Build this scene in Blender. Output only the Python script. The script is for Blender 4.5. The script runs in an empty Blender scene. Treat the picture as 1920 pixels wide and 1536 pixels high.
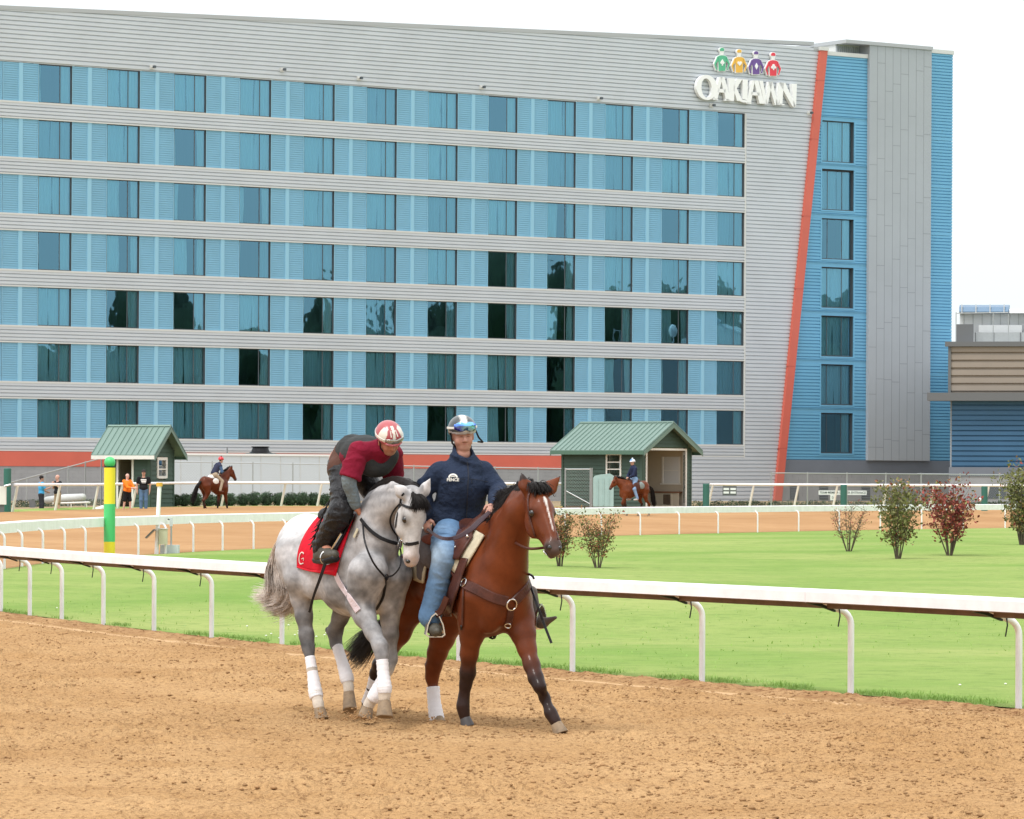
import bpy, bmesh, math, random
import numpy as np
from mathutils import Vector, Matrix
from mathutils.bvhtree import BVHTree
random.seed(7); RNG = np.random.default_rng(7)
S = bpy.context.scene; COL = S.collection

# ------------------------------------------------------------------ camera
F_PX, CU, CV, ROLL, HC = 7500.0, 960.0, 895.0, 0.0045, 2.03     # photo 1920x1536
cam = bpy.data.objects.new('camera', bpy.data.cameras.new('camera')); COL.objects.link(cam)
cam.data.sensor_fit = 'HORIZONTAL'; cam.data.sensor_width = 36.0
cam.data.lens = 36.0 * F_PX / 1920.0
cam.data.shift_y = (CV - 768.0) / 1920.0
cam.data.clip_start = 1.0; cam.data.clip_end = 3000.0
cr, sr = math.cos(ROLL), math.sin(ROLL)
cam.matrix_world = Matrix(((cr, -sr, 0, 0), (0, 0, -1, 0), (sr, cr, 0, HC), (0, 0, 0, 1)))
S.camera = cam
# ------------------------------------------------------------------ light
SUN_EL, SUN_AZ = math.radians(62), math.radians(218)
W = bpy.data.worlds.new('World'); S.world = W; W.use_nodes = True
nt = W.node_tree; nt.nodes.clear()
o_ = nt.nodes.new('ShaderNodeOutputWorld'); b_ = nt.nodes.new('ShaderNodeBackground')
sky = nt.nodes.new('ShaderNodeTexSky'); sky.sky_type = 'NISHITA'; sky.sun_disc = False
sky.sun_elevation = SUN_EL; sky.sun_rotation = SUN_AZ
geo = nt.nodes.new('ShaderNodeTexCoord'); sep = nt.nodes.new('ShaderNodeSeparateXYZ')
rmp = nt.nodes.new('ShaderNodeValToRGB')
rmp.color_ramp.elements[0].position = 0.0; rmp.color_ramp.elements[0].color = (.50, .545, .555, 1)
rmp.color_ramp.elements[1].position = 1.0; rmp.color_ramp.elements[1].color = (1, 1, 1, 1)
e = rmp.color_ramp.elements.new(.28); e.color = (.79, .80, .81, 1)
vm = nt.nodes.new('ShaderNodeVectorMath'); vm.operation = 'SCALE'; vm.inputs[3].default_value = 17.8
nz = nt.nodes.new('ShaderNodeTexNoise'); nz.inputs['Scale'].default_value = 2.2; nz.inputs['Detail'].default_value = 5
mz = nt.nodes.new('ShaderNodeMapRange'); mz.inputs[3].default_value = .93; mz.inputs[4].default_value = 1.07
vm2 = nt.nodes.new('ShaderNodeVectorMath'); vm2.operation = 'SCALE'
mix = nt.nodes.new('ShaderNodeMixRGB'); mix.inputs[0].default_value = .88
L = nt.links.new
L(geo.outputs['Generated'], sep.inputs[0]); L(sep.outputs['Z'], rmp.inputs[0])
L(geo.outputs['Generated'], nz.inputs['Vector']); L(nz.outputs[0], mz.inputs[0])
L(rmp.outputs[0], vm.inputs[0]); L(vm.outputs[0], vm2.inputs[0]); L(mz.outputs[0], vm2.inputs[3])
L(sky.outputs[0], mix.inputs[1]); L(vm2.outputs[0], mix.inputs[2])
L(mix.outputs[0], b_.inputs[0]); b_.inputs[1].default_value = 0.1; L(b_.outputs[0], o_.inputs[0])
sd = bpy.data.lights.new('sun', 'SUN'); sd.energy = 2.0; sd.angle = math.radians(15); sd.color = (1, .975, .94)
so = bpy.data.objects.new('sun', sd); COL.objects.link(so)
# light comes from behind-left of the camera, high
sun_dir = Vector((-0.62 * math.cos(SUN_EL), -0.78 * math.cos(SUN_EL), math.sin(SUN_EL)))
so.rotation_euler = sun_dir.to_track_quat('Z', 'Y').to_euler(); so.location = (0, 0, 60)
S.view_settings.view_transform = 'Standard'; S.view_settings.look = 'None'
S.view_settings.exposure = 0.12; S.view_settings.gamma = 1

# ------------------------------------------------------------------ helpers
def ray(u, v):
    du, dv = u - CU, v - CV
    return np.array([(du * cr + dv * sr) / F_PX, 1.0, (du * sr - dv * cr) / F_PX])
CAM = np.array([0, 0, HC])
def P(u, v, Y): return CAM + ray(u, v) * Y
def G(u, v, z=0.0):
    r = ray(u, v); return CAM + r * ((z - HC) / r[2])
def proj(p):
    X, Y, Z = p[0], p[1], p[2] - HC
    return (CU + F_PX / Y * (X * cr + Z * sr), CV + F_PX / Y * (X * sr - Z * cr))

def tag(o, label=None, cat=None, group=None, kind=None):
    if label: o['label'] = label
    if cat: o['category'] = cat
    if group: o['group'] = group
    if kind: o['kind'] = kind
    return o
def empty(name, loc, label=None, cat=None, group=None, rz=0):
    o = bpy.data.objects.new(name, None); COL.objects.link(o); o.location = loc
    o.rotation_euler = (0, 0, rz); o.empty_display_size = .2
    return tag(o, label, cat, group)
def setparent(o, p):
    """parent keeping world coordinates of the geometry (meshes are built in world space)"""
    o.parent = p
    M = p.matrix_world_calc if hasattr(p, 'matrix_world_calc') else full(p)
    o.matrix_parent_inverse = M.inverted()
def full(p):
    M = Matrix.LocRotScale(p.location, p.rotation_euler, p.scale)
    return (full(p.parent) @ p.matrix_parent_inverse @ M) if p.parent else M
class MB:
    def __init__(s): s.v = []; s.f = []; s.m = []; s.n = 0
    def add(s, vs, fs, mi=0):
        s.v.append(np.asarray(vs, float).reshape(-1, 3)); k = s.n
        s.f += [tuple(i + k for i in f) for f in fs]; s.m += [mi] * len(fs); s.n += len(s.v[-1]); return s
    def box(s, lo, hi, mi=0, M=None):
        x0, y0, z0 = lo; x1, y1, z1 = hi
        v = np.array([(x0,y0,z0),(x1,y0,z0),(x1,y1,z0),(x0,y1,z0),(x0,y0,z1),(x1,y0,z1),(x1,y1,z1),(x0,y1,z1)], float)
        if M is not None: v = v @ M[:, :3].T + M[:, 3]
        return s.add(v, [(0,3,2,1),(4,5,6,7),(0,1,5,4),(1,2,6,5),(2,3,7,6),(3,0,4,7)], mi)
    def tube(s, pts, rad, n=8, mi=0, cap=True, sx=1.0, side=None):
        pts = np.asarray(pts, float); m = len(pts)
        rad = np.full(m, rad) if np.isscalar(rad) else np.asarray(rad, float)
        t = np.gradient(pts, axis=0); t /= np.linalg.norm(t, axis=1)[:, None] + 1e-12
        up = np.array([0, 0, 1.]) if abs(t[0][2]) < .9 else np.array([1., 0, 0])
        if side is not None: up = np.asarray(side, float)
        vs = []; a = np.arange(n) * 2 * math.pi / n
        x = np.cross(t[0], up); x /= np.linalg.norm(x)
        for i in range(m):
            x = x - t[i] * x.dot(t[i]); x /= np.linalg.norm(x) + 1e-12; y = np.cross(t[i], x)
            vs.append(pts[i] + rad[i] * (np.cos(a)[:, None] * x * sx + np.sin(a)[:, None] * y))
        fs = [(i*n+j, i*n+(j+1) % n, (i+1)*n+(j+1) % n, (i+1)*n+j) for i in range(m-1) for j in range(n)]
        if cap: fs += [tuple(range(n-1, -1, -1)), tuple((m-1)*n + j for j in range(n))]
        return s.add(np.vstack(vs), fs, mi)
    def prism(s, poly, M, d0, d1, mi=0):
        """poly in local (x,z), extruded along local y from d0 to d1; M 3x4 maps local to world"""
        n = len(poly); a = np.array([(p[0], d0, p[1]) for p in poly] + [(p[0], d1, p[1]) for p in poly], float)
        if M is not None: a = a @ M[:, :3].T + M[:, 3]
        return s.add(a, [tuple(range(n)), tuple(range(2*n-1, n-1, -1))] + [(i, i+n, (i+1) % n + n, (i+1) % n) for i in range(n)], mi)
    def ball(s, c, r, n=12, mi=0):
        r = np.array([r]*3 if np.isscalar(r) else r); vs = []; m = n // 2
        for i in range(m+1):
            ph = math.pi * i / m
            for j in range(n): vs.append((math.sin(ph)*math.cos(2*math.pi*j/n), math.sin(ph)*math.sin(2*math.pi*j/n), math.cos(ph)))
        fs = [(i*n+j, (i+1)*n+j, (i+1)*n+(j+1) % n, i*n+(j+1) % n) for i in range(m) for j in range(n)]
        return s.add(np.array(vs)*r + np.asarray(c, float), fs, mi)
    def build(s, name, mats, parent=None, smooth=False, colors=None):
        me = bpy.data.meshes.new(name)
        V = np.vstack(s.v) if s.v else np.zeros((0, 3))
        me.from_pydata(V.tolist(), [], s.f)
        mats = mats if isinstance(mats, (list, tuple)) else [mats]
        for m in mats: me.materials.append(m)
        if len(mats) > 1: me.polygons.foreach_set('material_index', s.m)
        if smooth: me.polygons.foreach_set('use_smooth', [True] * len(s.f))
        me.update()
        o = bpy.data.objects.new(name, me); COL.objects.link(o)
        if parent is not None: setparent(o, parent)
        return o
def mesh_obj(name, V, Fq, mats, parent=None, smooth=True, col=None, mi=None):
    me = bpy.data.meshes.new(name); V = np.asarray(V, np.float32); Fq = np.asarray(Fq, np.int32)
    k = Fq.shape[1]; me.vertices.add(len(V)); me.vertices.foreach_set('co', V.ravel())
    me.loops.add(Fq.size); me.loops.foreach_set('vertex_index', Fq.ravel())
    me.polygons.add(len(Fq)); me.polygons.foreach_set('loop_start', np.arange(0, Fq.size, k, dtype=np.int32))
    me.update(calc_edges=True); me.validate()
    if smooth: me.polygons.foreach_set('use_smooth', np.ones(len(me.polygons), bool))
    for m in (mats if isinstance(mats, (list, tuple)) else [mats]): me.materials.append(m)
    if mi is not None and len(me.polygons) == len(Fq): me.polygons.foreach_set('material_index', np.asarray(mi, np.int32))
    if col is not None:
        ca = me.color_attributes.new('Col', 'FLOAT_COLOR', 'POINT')
        c = np.ones((len(V), 4), np.float32); c[:, :3] = col; ca.data.foreach_set('color', c.ravel())
    o = bpy.data.objects.new(name, me); COL.objects.link(o)
    if parent is not None: setparent(o, parent)
    return o

def srgb(r, g, b):
    f = lambda c: (c/255/12.92) if c/255 <= .04045 else ((c/255+.055)/1.055)**2.4
    return (f(r), f(g), f(b))
def mat(name, col=(.5,.5,.5), rough=.6, metal=0, var=0.0, vscale=3.0, bump=0.0, bscale=20.0, spec=.5, col2=None, attr=None,
        sheen=0, coat=0, stretch=None, detail=6, bdist=.01, emit=None):
    m = bpy.data.materials.new(name); m.use_nodes = True; n = m.node_tree; bs = n.nodes['Principled BSDF']
    bs.inputs['Roughness'].default_value = rough; bs.inputs['Metallic'].default_value = metal
    bs.inputs['Specular IOR Level'].default_value = spec; bs.inputs['Coat Weight'].default_value = coat
    bs.inputs['Sheen Weight'].default_value = sheen
    c = (*col, 1); bs.inputs['Base Color'].default_value = c
    tc = n.nodes.new('ShaderNodeTexCoord'); src = tc.outputs['Object']
    if stretch:
        mp = n.nodes.new('ShaderNodeMapping'); mp.inputs['Scale'].default_value = stretch
        n.links.new(src, mp.inputs[0]); src = mp.outputs[0]
    if attr:
        at = n.nodes.new('ShaderNodeAttribute'); at.attribute_name = attr; base = at.outputs['Color']
    else: base = None
    if var > 0 or col2:
        t = n.nodes.new('ShaderNodeTexNoise'); t.inputs['Scale'].default_value = vscale; t.inputs['Detail'].default_value = detail
        t.inputs['Roughness'].default_value = .65
        n.links.new(src, t.inputs['Vector'])
        if base is None:
            r = n.nodes.new('ShaderNodeValToRGB'); r.color_ramp.elements[0].position = .32; r.color_ramp.elements[1].position = .68
            c2 = col2 if col2 else tuple(min(1, x*(1+var)) for x in col)
            c1 = col if col2 else tuple(x*(1-var) for x in col)
            r.color_ramp.elements[0].color = (*c1, 1); r.color_ramp.elements[1].color = (*c2, 1)
            n.links.new(t.outputs[0], r.inputs[0]); n.links.new(r.outputs[0], bs.inputs['Base Color'])
        else:
            mr = n.nodes.new('ShaderNodeMapRange'); mr.inputs[1].default_value = .3; mr.inputs[2].default_value = .7
            mr.inputs[3].default_value = 1-var; mr.inputs[4].default_value = 1+var
            vm = n.nodes.new('ShaderNodeVectorMath'); vm.operation = 'SCALE'
            n.links.new(t.outputs[0], mr.inputs[0]); n.links.new(base, vm.inputs[0]); n.links.new(mr.outputs[0], vm.inputs[3])
            n.links.new(vm.outputs[0], bs.inputs['Base Color'])
    elif base is not None: n.links.new(base, bs.inputs['Base Color'])
    if bump > 0:
        t2 = n.nodes.new('ShaderNodeTexNoise'); t2.inputs['Scale'].default_value = bscale; t2.inputs['Detail'].default_value = 5
        n.links.new(src, t2.inputs['Vector'])
        bp = n.nodes.new('ShaderNodeBump'); bp.inputs['Strength'].default_value = bump; bp.inputs['Distance'].default_value = bdist
        n.links.new(t2.outputs[0], bp.inputs['Height']); n.links.new(bp.outputs[0], bs.inputs['Normal'])
    return m
def textmesh(txt, size, M, thick, material, parent=None, name='lettering', bold=0.0, align='CENTER', space=1.0, xs=1.0):
    c = bpy.data.curves.new('t', 'FONT'); c.body = txt; c.size = size; c.extrude = thick/2; c.offset = bold
    c.align_x = align; c.align_y = 'CENTER'; c.space_character = space; c.resolution_u = 3
    o = bpy.data.objects.new('t', c); COL.objects.link(o)
    dg = bpy.context.evaluated_depsgraph_get(); me = bpy.data.meshes.new_from_object(o.evaluated_get(dg))
    V = np.zeros(len(me.vertices)*3); me.vertices.foreach_get('co', V); V = V.reshape(-1, 3)
    # text local: x right, y up, z toward reader -> facade local (x, out, z)
    V = np.stack([V[:, 0]*xs, V[:, 2], V[:, 1]], 1) @ M[:, :3].T + M[:, 3]
    me.vertices.foreach_set('co', V.ravel()); me.materials.clear(); me.materials.append(material); me.update()
    bpy.data.objects.remove(o); bpy.data.curves.remove(c)
    me.name = name; ob = bpy.data.objects.new(name, me); COL.objects.link(ob)
    if parent is not None: setparent(ob, parent)
    return ob
def frame(O, dx, dy=None, dz=(0, 0, 1)):
    """3x4: local x->dx, y->dy (outward), z->dz"""
    dx = np.asarray(dx, float); dz = np.asarray(dz, float)
    dy = np.cross(dx, dz) if dy is None else np.asarray(dy, float)      # toward the viewer when dx points right
    return np.column_stack([dx, dy, dz, np.asarray(O, float)])
def catmull(pts, n):
    pts = np.asarray(pts, float); t = np.linspace(0, len(pts)-1, n); out = []
    for x in t:
        i = min(int(x), len(pts)-2); f = x-i
        p0, p1, p2, p3 = pts[max(i-1, 0)], pts[i], pts[i+1], pts[min(i+2, len(pts)-1)]
        out.append(.5*((2*p1)+(-p0+p2)*f+(2*p0-5*p1+4*p2-p3)*f*f+(-p0+3*p1-3*p2+p3)*f**3))
    return np.array(out)
def vnoise(x, y, seed=0):
    """cheap smooth value noise, numpy"""
    xi = np.floor(x).astype(np.int64); yi = np.floor(y).astype(np.int64); xf = x-xi; yf = y-yi
    def h(a, b):
        n = (a*374761393 + b*668265263 + seed*1442695041) & 0x7fffffff
        n = ((n ^ (n >> 13))*1274126177) & 0x7fffffff
        return ((n ^ (n >> 16)) & 0xffff)/65535.0
    sx = xf*xf*(3-2*xf); sy = yf*yf*(3-2*yf)
    return (h(xi, yi)*(1-sx)+h(xi+1, yi)*sx)*(1-sy)+(h(xi, yi+1)*(1-sx)+h(xi+1, yi+1)*sx)*sy
# ================================================================== materials of the ground
def ground_mat(name, c_lo, c_hi, dark, spk_scale, spk_amt, big_scale=.25, bump=.6, bscale=25, bdist=.02, rough=.95):
    m = bpy.data.materials.new(name); m.use_nodes = True; n = m.node_tree; N = n.nodes.new; Lk = n.links.new
    bs = n.nodes['Principled BSDF']; bs.inputs['Roughness'].default_value = rough; bs.inputs['Specular IOR Level'].default_value = .04
    g = N('ShaderNodeNewGeometry'); mp = N('ShaderNodeMapping'); Lk(g.outputs['Position'], mp.inputs[0])
    t1 = N('ShaderNodeTexNoise'); t1.inputs['Scale'].default_value = big_scale; t1.inputs['Detail'].default_value = 8; t1.inputs['Roughness'].default_value = .6
    t2 = N('ShaderNodeTexNoise'); t2.inputs['Scale'].default_value = spk_scale; t2.inputs['Detail'].default_value = 6; t2.inputs['Roughness'].default_value = .75
    t3 = N('ShaderNodeTexNoise'); t3.inputs['Scale'].default_value = spk_scale*.22; t3.inputs['Detail'].default_value = 4
    for t in (t1, t2, t3): Lk(mp.outputs[0], t.inputs['Vector'])
    r1 = N('ShaderNodeValToRGB'); r1.color_ramp.elements[0].position = .35; r1.color_ramp.elements[1].position = .65
    r1.color_ramp.elements[0].color = (*c_lo, 1); r1.color_ramp.elements[1].color = (*c_hi, 1); Lk(t1.outputs[0], r1.inputs[0])
    r2 = N('ShaderNodeValToRGB'); r2.color_ramp.elements[0].position = .33; r2.color_ramp.elements[1].position = .52
    r2.color_ramp.elements[0].color = (1, 1, 1, 1); r2.color_ramp.elements[1].color = (0, 0, 0, 1); Lk(t2.outputs[0], r2.inputs[0])
    r3 = N('ShaderNodeMapRange'); r3.inputs[1].default_value = .35; r3.inputs[2].default_value = .65
    Lk(t3.outputs[0], r3.inputs[0]); r3.inputs[3].default_value = .45; r3.inputs[4].default_value = 1.3
    mu = N('ShaderNodeMath'); mu.operation = 'MULTIPLY'; Lk(r2.outputs[0], mu.inputs[0]); Lk(r3.outputs[0], mu.inputs[1])
    mu2 = N('ShaderNodeMath'); mu2.operation = 'MULTIPLY'; mu2.use_clamp = True; Lk(mu.outputs[0], mu2.inputs[0]); mu2.inputs[1].default_value = spk_amt
    mx = N('ShaderNodeMixRGB'); Lk(mu2.outputs[0], mx.inputs[0]); Lk(r1.outputs[0], mx.inputs[1]); mx.inputs[2].default_value = (*dark, 1)
    Lk(mx.outputs[0], bs.inputs['Base Color'])
    t4 = N('ShaderNodeTexNoise'); t4.inputs['Scale'].default_value = bscale; t4.inputs['Detail'].default_value = 6; Lk(mp.outputs[0], t4.inputs['Vector'])
    bp = N('ShaderNodeBump'); bp.inputs['Strength'].default_value = bump; bp.inputs['Distance'].default_value = bdist
    Lk(t4.outputs[0], bp.inputs['Height']); Lk(bp.outputs[0], bs.inputs['Normal'])
    return m
M_SAND = ground_mat('track_sand', (.45, .265, .120), (.55, .345, .170), (.16, .08, .036), 22, .85, .5, 1.0, 34, .05)
M_SANDFAR = ground_mat('far_track_sand', (.35, .20, .095), (.43, .26, .13), (.24, .12, .055), 1.6, .35, .12, .3, 6, .03)
M_LIP = ground_mat('track_edge_clods', (.33, .185, .085), (.48, .30, .15), (.15, .065, .03), 12, .9, 1.5, 1.0, 18, .04)
M_CURB = ground_mat('pale_groove_dust', (.50, .32, .17), (.58, .39, .22), (.35, .2, .1), 9, .5, .5, .4, 20, .02)
M_GRASS = ground_mat('mown_grass', (.185, .305, .070), (.325, .385, .130), (.14, .225, .06), 3, .65, .12, .8, 30, .05)
M_DIRT = ground_mat('bare_ground', (.30, .22, .13), (.36, .28, .18), (.18, .13, .08), 3, .5)
M_BLADE = mat('grass_blade', (.27, .43, .10), .6, var=.2, vscale=1.5, spec=.3)

# ================================================================== plan curves (fitted from rail feet)
def hor(u): return CV + ROLL*(u-CU)
nd = np.array([(3,1146),(57,1155.6),(117,1164),(195,1175),(290,1186),(398,1195.3),(530,1210.3),(1075,1259),(1318,1282),(1597,1307),(1910,1330)], float)
NEAR = np.polyfit((nd[:, 0]-960)/960, nd[:, 1], 3)
def nearY(u):
    t = (np.asarray(u, float)-960)/960; t2 = np.clip(t, -1.15, 1.15)
    d = np.polyval(NEAR, t2) + np.polyval(np.polyder(NEAR), t2)*(t-t2)
    return HC*F_PX/(d-hor(u))
fd = np.array([(-200,1098),(-60,1078),(42,1063),(81,1057.5),(200,1046),(363,1036),(418,1033.2),(476,1030.5),(760,1018),(1201,1004),(1347,1000.6),(1498,997),(1651,994.2),(1728,992.9),(1885,990.6),(2200,986)], float)
def farY(u): return HC*F_PX/(np.interp(u, fd[:, 0], fd[:, 1])-hor(u))
od = np.array([(-400,128,.5),(-100,150,.55),(26,158,.57),(110,166,.57),(180,172,.56),(300,178,.63),(500,183,.66),(800,186,.66),(1100,188,.66),(1900,195,.66),(2400,199,.66)], float)
def outY(u): return np.interp(u, od[:, 0], od[:, 1])
def outZ(u): return np.interp(u, od[:, 0], od[:, 2])

HOOF_BUMPS = []     # (x, y, z) ground raised to meet planted hooves, filled below
def XY(u, Y): r = ray(u, CV); return np.array([r[0]*Y, Y])
def dist_near(x, y):
    """signed distance (m) from the near rail line; + = toward the camera (track side)"""
    d = np.full(np.shape(x), 1e9); sg = np.ones(np.shape(x))
    for a, b in zip(NRP[:-1], NRP[1:]):
        ab = b-a; L2 = ab.dot(ab); t = np.clip(((x-a[0])*ab[0]+(y-a[1])*ab[1])/L2, 0, 1)
        px, py = a[0]+t*ab[0], a[1]+t*ab[1]; dd = np.hypot(x-px, y-py)
        s = np.sign((x-a[0])*ab[1]-(y-a[1])*ab[0]); m = dd < d; d = np.where(m, dd, d); sg = np.where(m, s, sg)
    return d*sg
us = np.linspace(-900, 2900, 60)
NRP = np.array([XY(u, nearY(u)) for u in us])
def sand_h(x, y):
    d = dist_near(x, y)
    n = lambda s, k: vnoise(x*s, y*s, k)-.5
    rough = .035*n(3.1, 1)+.028*n(7.3, 2)+.022*n(15.7, 3)+.014*n(33., 4)
    ruts = .022*(vnoise(x*.9-y*.9, (x+y)*.35, 9)-.5)
    mk = np.clip(vnoise(x*.9+5, y*.35, 51)*.6+vnoise(x*2.6, y*.9, 52)*.55-.35, 0, 1)*2
    z = (rough*(.55+1.5*mk)+ruts)*np.clip((d-.62)/.4, .12, 1)
    # pale groove then a low clod bank at the rail foot
    z += -.012*np.exp(-((d-.74)/.10)**2) + (.030+.04*n(6., 5)+.03*n(17., 6))*np.exp(-((d-.25)/.20)**2)
    for hx, hy, hz in HOOF_BUMPS:
        w = np.exp(-((x-hx)**2+(y-hy)**2)/.16**2); z = z*(1-w)+hz*w
    return z
def build_clods():
    n = 26000; u = RNG.uniform(-60, 1980, n); t = RNG.uniform(0, 1, n)**.8; y0 = 23.0; y1 = nearY(u)-.4; Y = y0+(y1-y0)*t; x = (u-CU)/F_PX*Y
    keep = vnoise(x*1.3, Y*.6, 41)*.6+vnoise(x*4, Y*2, 42)*.5 > .42; x, Y = x[keep], Y[keep]; n = len(x)
    r = RNG.exponential(.0045, n)+.004; r = np.minimum(r, .026); z = sand_h(x, Y)
    D = np.array([(1,0,0),(-1,0,0),(0,1,0),(0,-1,0),(0,0,1),(0,0,-1)], float); J = RNG.uniform(.6, 1.35, (n, 6, 1))
    a = RNG.uniform(0, 6.28, n); c, s = np.cos(a), np.sin(a); Dx = D[None, :, 0]*c[:, None]-D[None, :, 1]*s[:, None]; Dy = D[None, :, 0]*s[:, None]+D[None, :, 1]*c[:, None]
    V = np.stack([Dx, Dy, np.broadcast_to(D[None, :, 2]*.7, Dx.shape)], 2)*J*r[:, None, None]+np.stack([x, Y, z+r*.25], 1)[:, None]
    T = np.array([(0,2,4),(2,1,4),(1,3,4),(3,0,4),(2,0,5),(1,2,5),(3,1,5),(0,3,5)]); Fq = (np.arange(n)[:, None, None]*6+T).reshape(-1, 3)
    tag(mesh_obj('sand_clods', V.reshape(-1, 3), Fq, mat('clod_sand', (.36, .215, .105), .95, var=.3, vscale=3, spec=.1), smooth=False), 'small loose clods of brown sand scattered over the near dirt track', 'sand', kind='stuff')
def build_track():
    build_clods()
    mb = MB(); rg = random.Random(12)                         # grains thrown up by the grey's hooves
    for hu, hv, hY, n, sx in ((684, 1346, 32.7, 150, 22), (601, 1348, 32.9, 80, 12), (655, 1345, 33.0, 50, 14), (822, 1356, 33., 40, 10)):
        for _ in range(n):
            q = P(hu+rg.gauss(-4, sx), hv+6-abs(rg.gauss(0, 11)), hY+rg.gauss(0, .15)); q[2] = max(q[2], .0); r = rg.uniform(.003, .010)
            mb.add([q+[r,0,0], q+[-r,0,0], q+[0,r,0], q+[0,-r,0], q+[0,0,r], q+[0,0,-r]], [(0,2,4),(2,1,4),(1,3,4),(3,0,4),(2,0,5),(1,2,5),(3,1,5),(0,3,5)])
    tag(mb.build('kicked_sand', bpy.data.materials['clod_sand']), 'grains of sand thrown up around the hooves of the two near horses', 'sand', kind='stuff')
    # fine sand sheet in view, following the rail line in plan
    rows = [] ; us_ = np.linspace(-120, 2040, 620)
    Yn = 22.5; k = 430
    t = np.linspace(0, 1, k)
    X = np.zeros((k, len(us_))); Y = np.zeros_like(X)
    ye = nearY(us_)+.14
    for j, u in enumerate(us_):
        yy = Yn*(ye[j]/Yn)**t; X[:, j] = ray(u, CV)[0]*yy; Y[:, j] = yy
    Z = sand_h(X, Y)
    V = np.stack([X, Y, Z], 2).reshape(-1, 3); nU = len(us_)
    i = np.arange(k-1)[:, None]*nU+np.arange(nU-1)[None]; Fq = np.stack([i, i+1, i+nU+1, i+nU], 2).reshape(-1, 4)
    c = V[Fq].mean(1); d = dist_near(c[:, 0], c[:, 1])
    mi = np.where(d < .58+.10*(vnoise(c[:,0]*5, c[:,1]*5, 3)-.5), 1, 0); mi = np.where(np.abs(d-.74) < .07+.05*(vnoise(c[:,0]*3, c[:,1]*3, 8)-.5), 2, mi)
    tag(mesh_obj('dirt_track', V, Fq, [M_SAND, M_LIP, M_CURB], mi=mi), kind='structure')
build_track_later = build_track

# grass infield between the rails
def lawn_z(x, y, t=.5):
    s = np.sin(np.pi*np.clip(t, 0, 1))**.6
    hill = .30*np.exp(-((x-9)/9.)**2-((y-118)/17.)**2)+.22*np.exp(-((x+2)/5.)**2-((y-80)/10.)**2)-.22*np.exp(-((y-52-.2*x)/7.)**2)
    return .012+s*(hill+.30*(vnoise(x*.055+3, y*.030, 4)-.42)+.20*(vnoise(x*.16, y*.085, 5)-.5)+.07*(vnoise(x*.5, y*.3, 6)-.5))
def lawn_at(x, y):
    u = CU+F_PX*x/y; y0 = float(nearY(u))+.12; y1 = float(farY(u))+.05; return float(lawn_z(np.array([x]), np.array([y]), math.log(y/y0)/math.log(y1/y0))[0])
def build_infield():
    us_ = np.linspace(-700, 2700, 260); k = 150
    t = np.linspace(0, 1, k); V = []
    for u in us_:
        y0 = nearY(u)+.04; y1 = farY(u)+.05; yy = y0*(y1/y0)**t
        x = ray(u, CV)[0]*yy; s = np.sin(np.pi*np.clip(t, 0, 1))
        z = lawn_z(x, yy, t)
        V.append(np.stack([x, yy, z], 1))
    V = np.array(V).reshape(-1, 3); nU = k
    i = np.arange(len(us_)-1)[:, None]*nU+np.arange(nU-1)[None]; Fq = np.stack([i, i+nU, i+nU+1, i+1], 2).reshape(-1, 4)
    tag(mesh_obj('infield_lawn', V, Fq, M_GRASS), kind='structure')
build_infield()
# far track, banked up to the outer fence
def build_far():
    us_ = np.linspace(-900, 2900, 160); t = np.concatenate([[-.004], np.linspace(0, 1, 40)]); V = []
    for u in us_:
        y0 = float(farY(u)); y1 = float(outY(u)); yy = y0+(y1-y0)*t
        x = ray(u, CV)[0]*yy; tt = np.clip(t, 0, 1)
        z = outZ(u)*(tt**1.25)+.006+.02*(vnoise(x*.5, yy*.3, 7)-.5)*np.sin(np.pi*tt)
        V.append(np.stack([x, yy, z], 1))
    V = np.array(V).reshape(-1, 3); nU = len(t)
    i = np.arange(len(us_)-1)[:, None]*nU+np.arange(nU-1)[None]; Fq = np.stack([i, i+nU, i+nU+1, i+1], 2).reshape(-1, 4)
    tag(mesh_obj('far_dirt_track', V, Fq, M_SANDFAR), kind='structure')
    V = []
    for u in us_:
        y1 = float(outY(u)); yy = np.array([y1-.05, y1+1.5, y1+4, y1+12, 330]); x = ray(u, CV)[0]*yy
        z = np.array([outZ(u)-.004, outZ(u)+.01, .64, .60, .60]); V.append(np.stack([x, yy, z], 1))
    V = np.array(V).reshape(-1, 3); nU = 5
    i = np.arange(len(us_)-1)[:, None]*nU+np.arange(nU-1)[None]; Fq = np.stack([i, i+nU, i+nU+1, i+1], 2).reshape(-1, 4)
    mi = np.tile([1, 1, 0, 0], len(us_)-1)
    tag(mesh_obj('verge', V, Fq, [M_DIRT, M_GRASS], mi=mi), kind='structure')
build_far()
g = MB().add([(-1500,-300,-.45),(1500,-300,-.45),(1500,2500,-.45),(-1500,2500,-.45)], [(0,1,2,3)]).build('ground', M_GRASS)
tag(g, kind='structure')
# sand in front of / behind the camera so the place goes on (a coarse sheet under the fine one)
V = []; us_ = np.linspace(-9000, 9000, 40)
e0, e1 = NRP[0]-NRP[1], NRP[-1]-NRP[-2]; ed = [NRP[0]+e0/np.linalg.norm(e0)*90]+list(NRP)+[NRP[-1]+e1/np.linalg.norm(e1)*60]
V = [(p[0], p[1], -.05) for p in ed]+[(p[0]*2.2, -60, -.05) for p in ed]; m = len(ed)
g = MB().add(V, [(i, i+1, m+i+1, m+i) for i in range(m-1)]).build('dirt_track_apron', M_SAND); tag(g, kind='structure')

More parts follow.
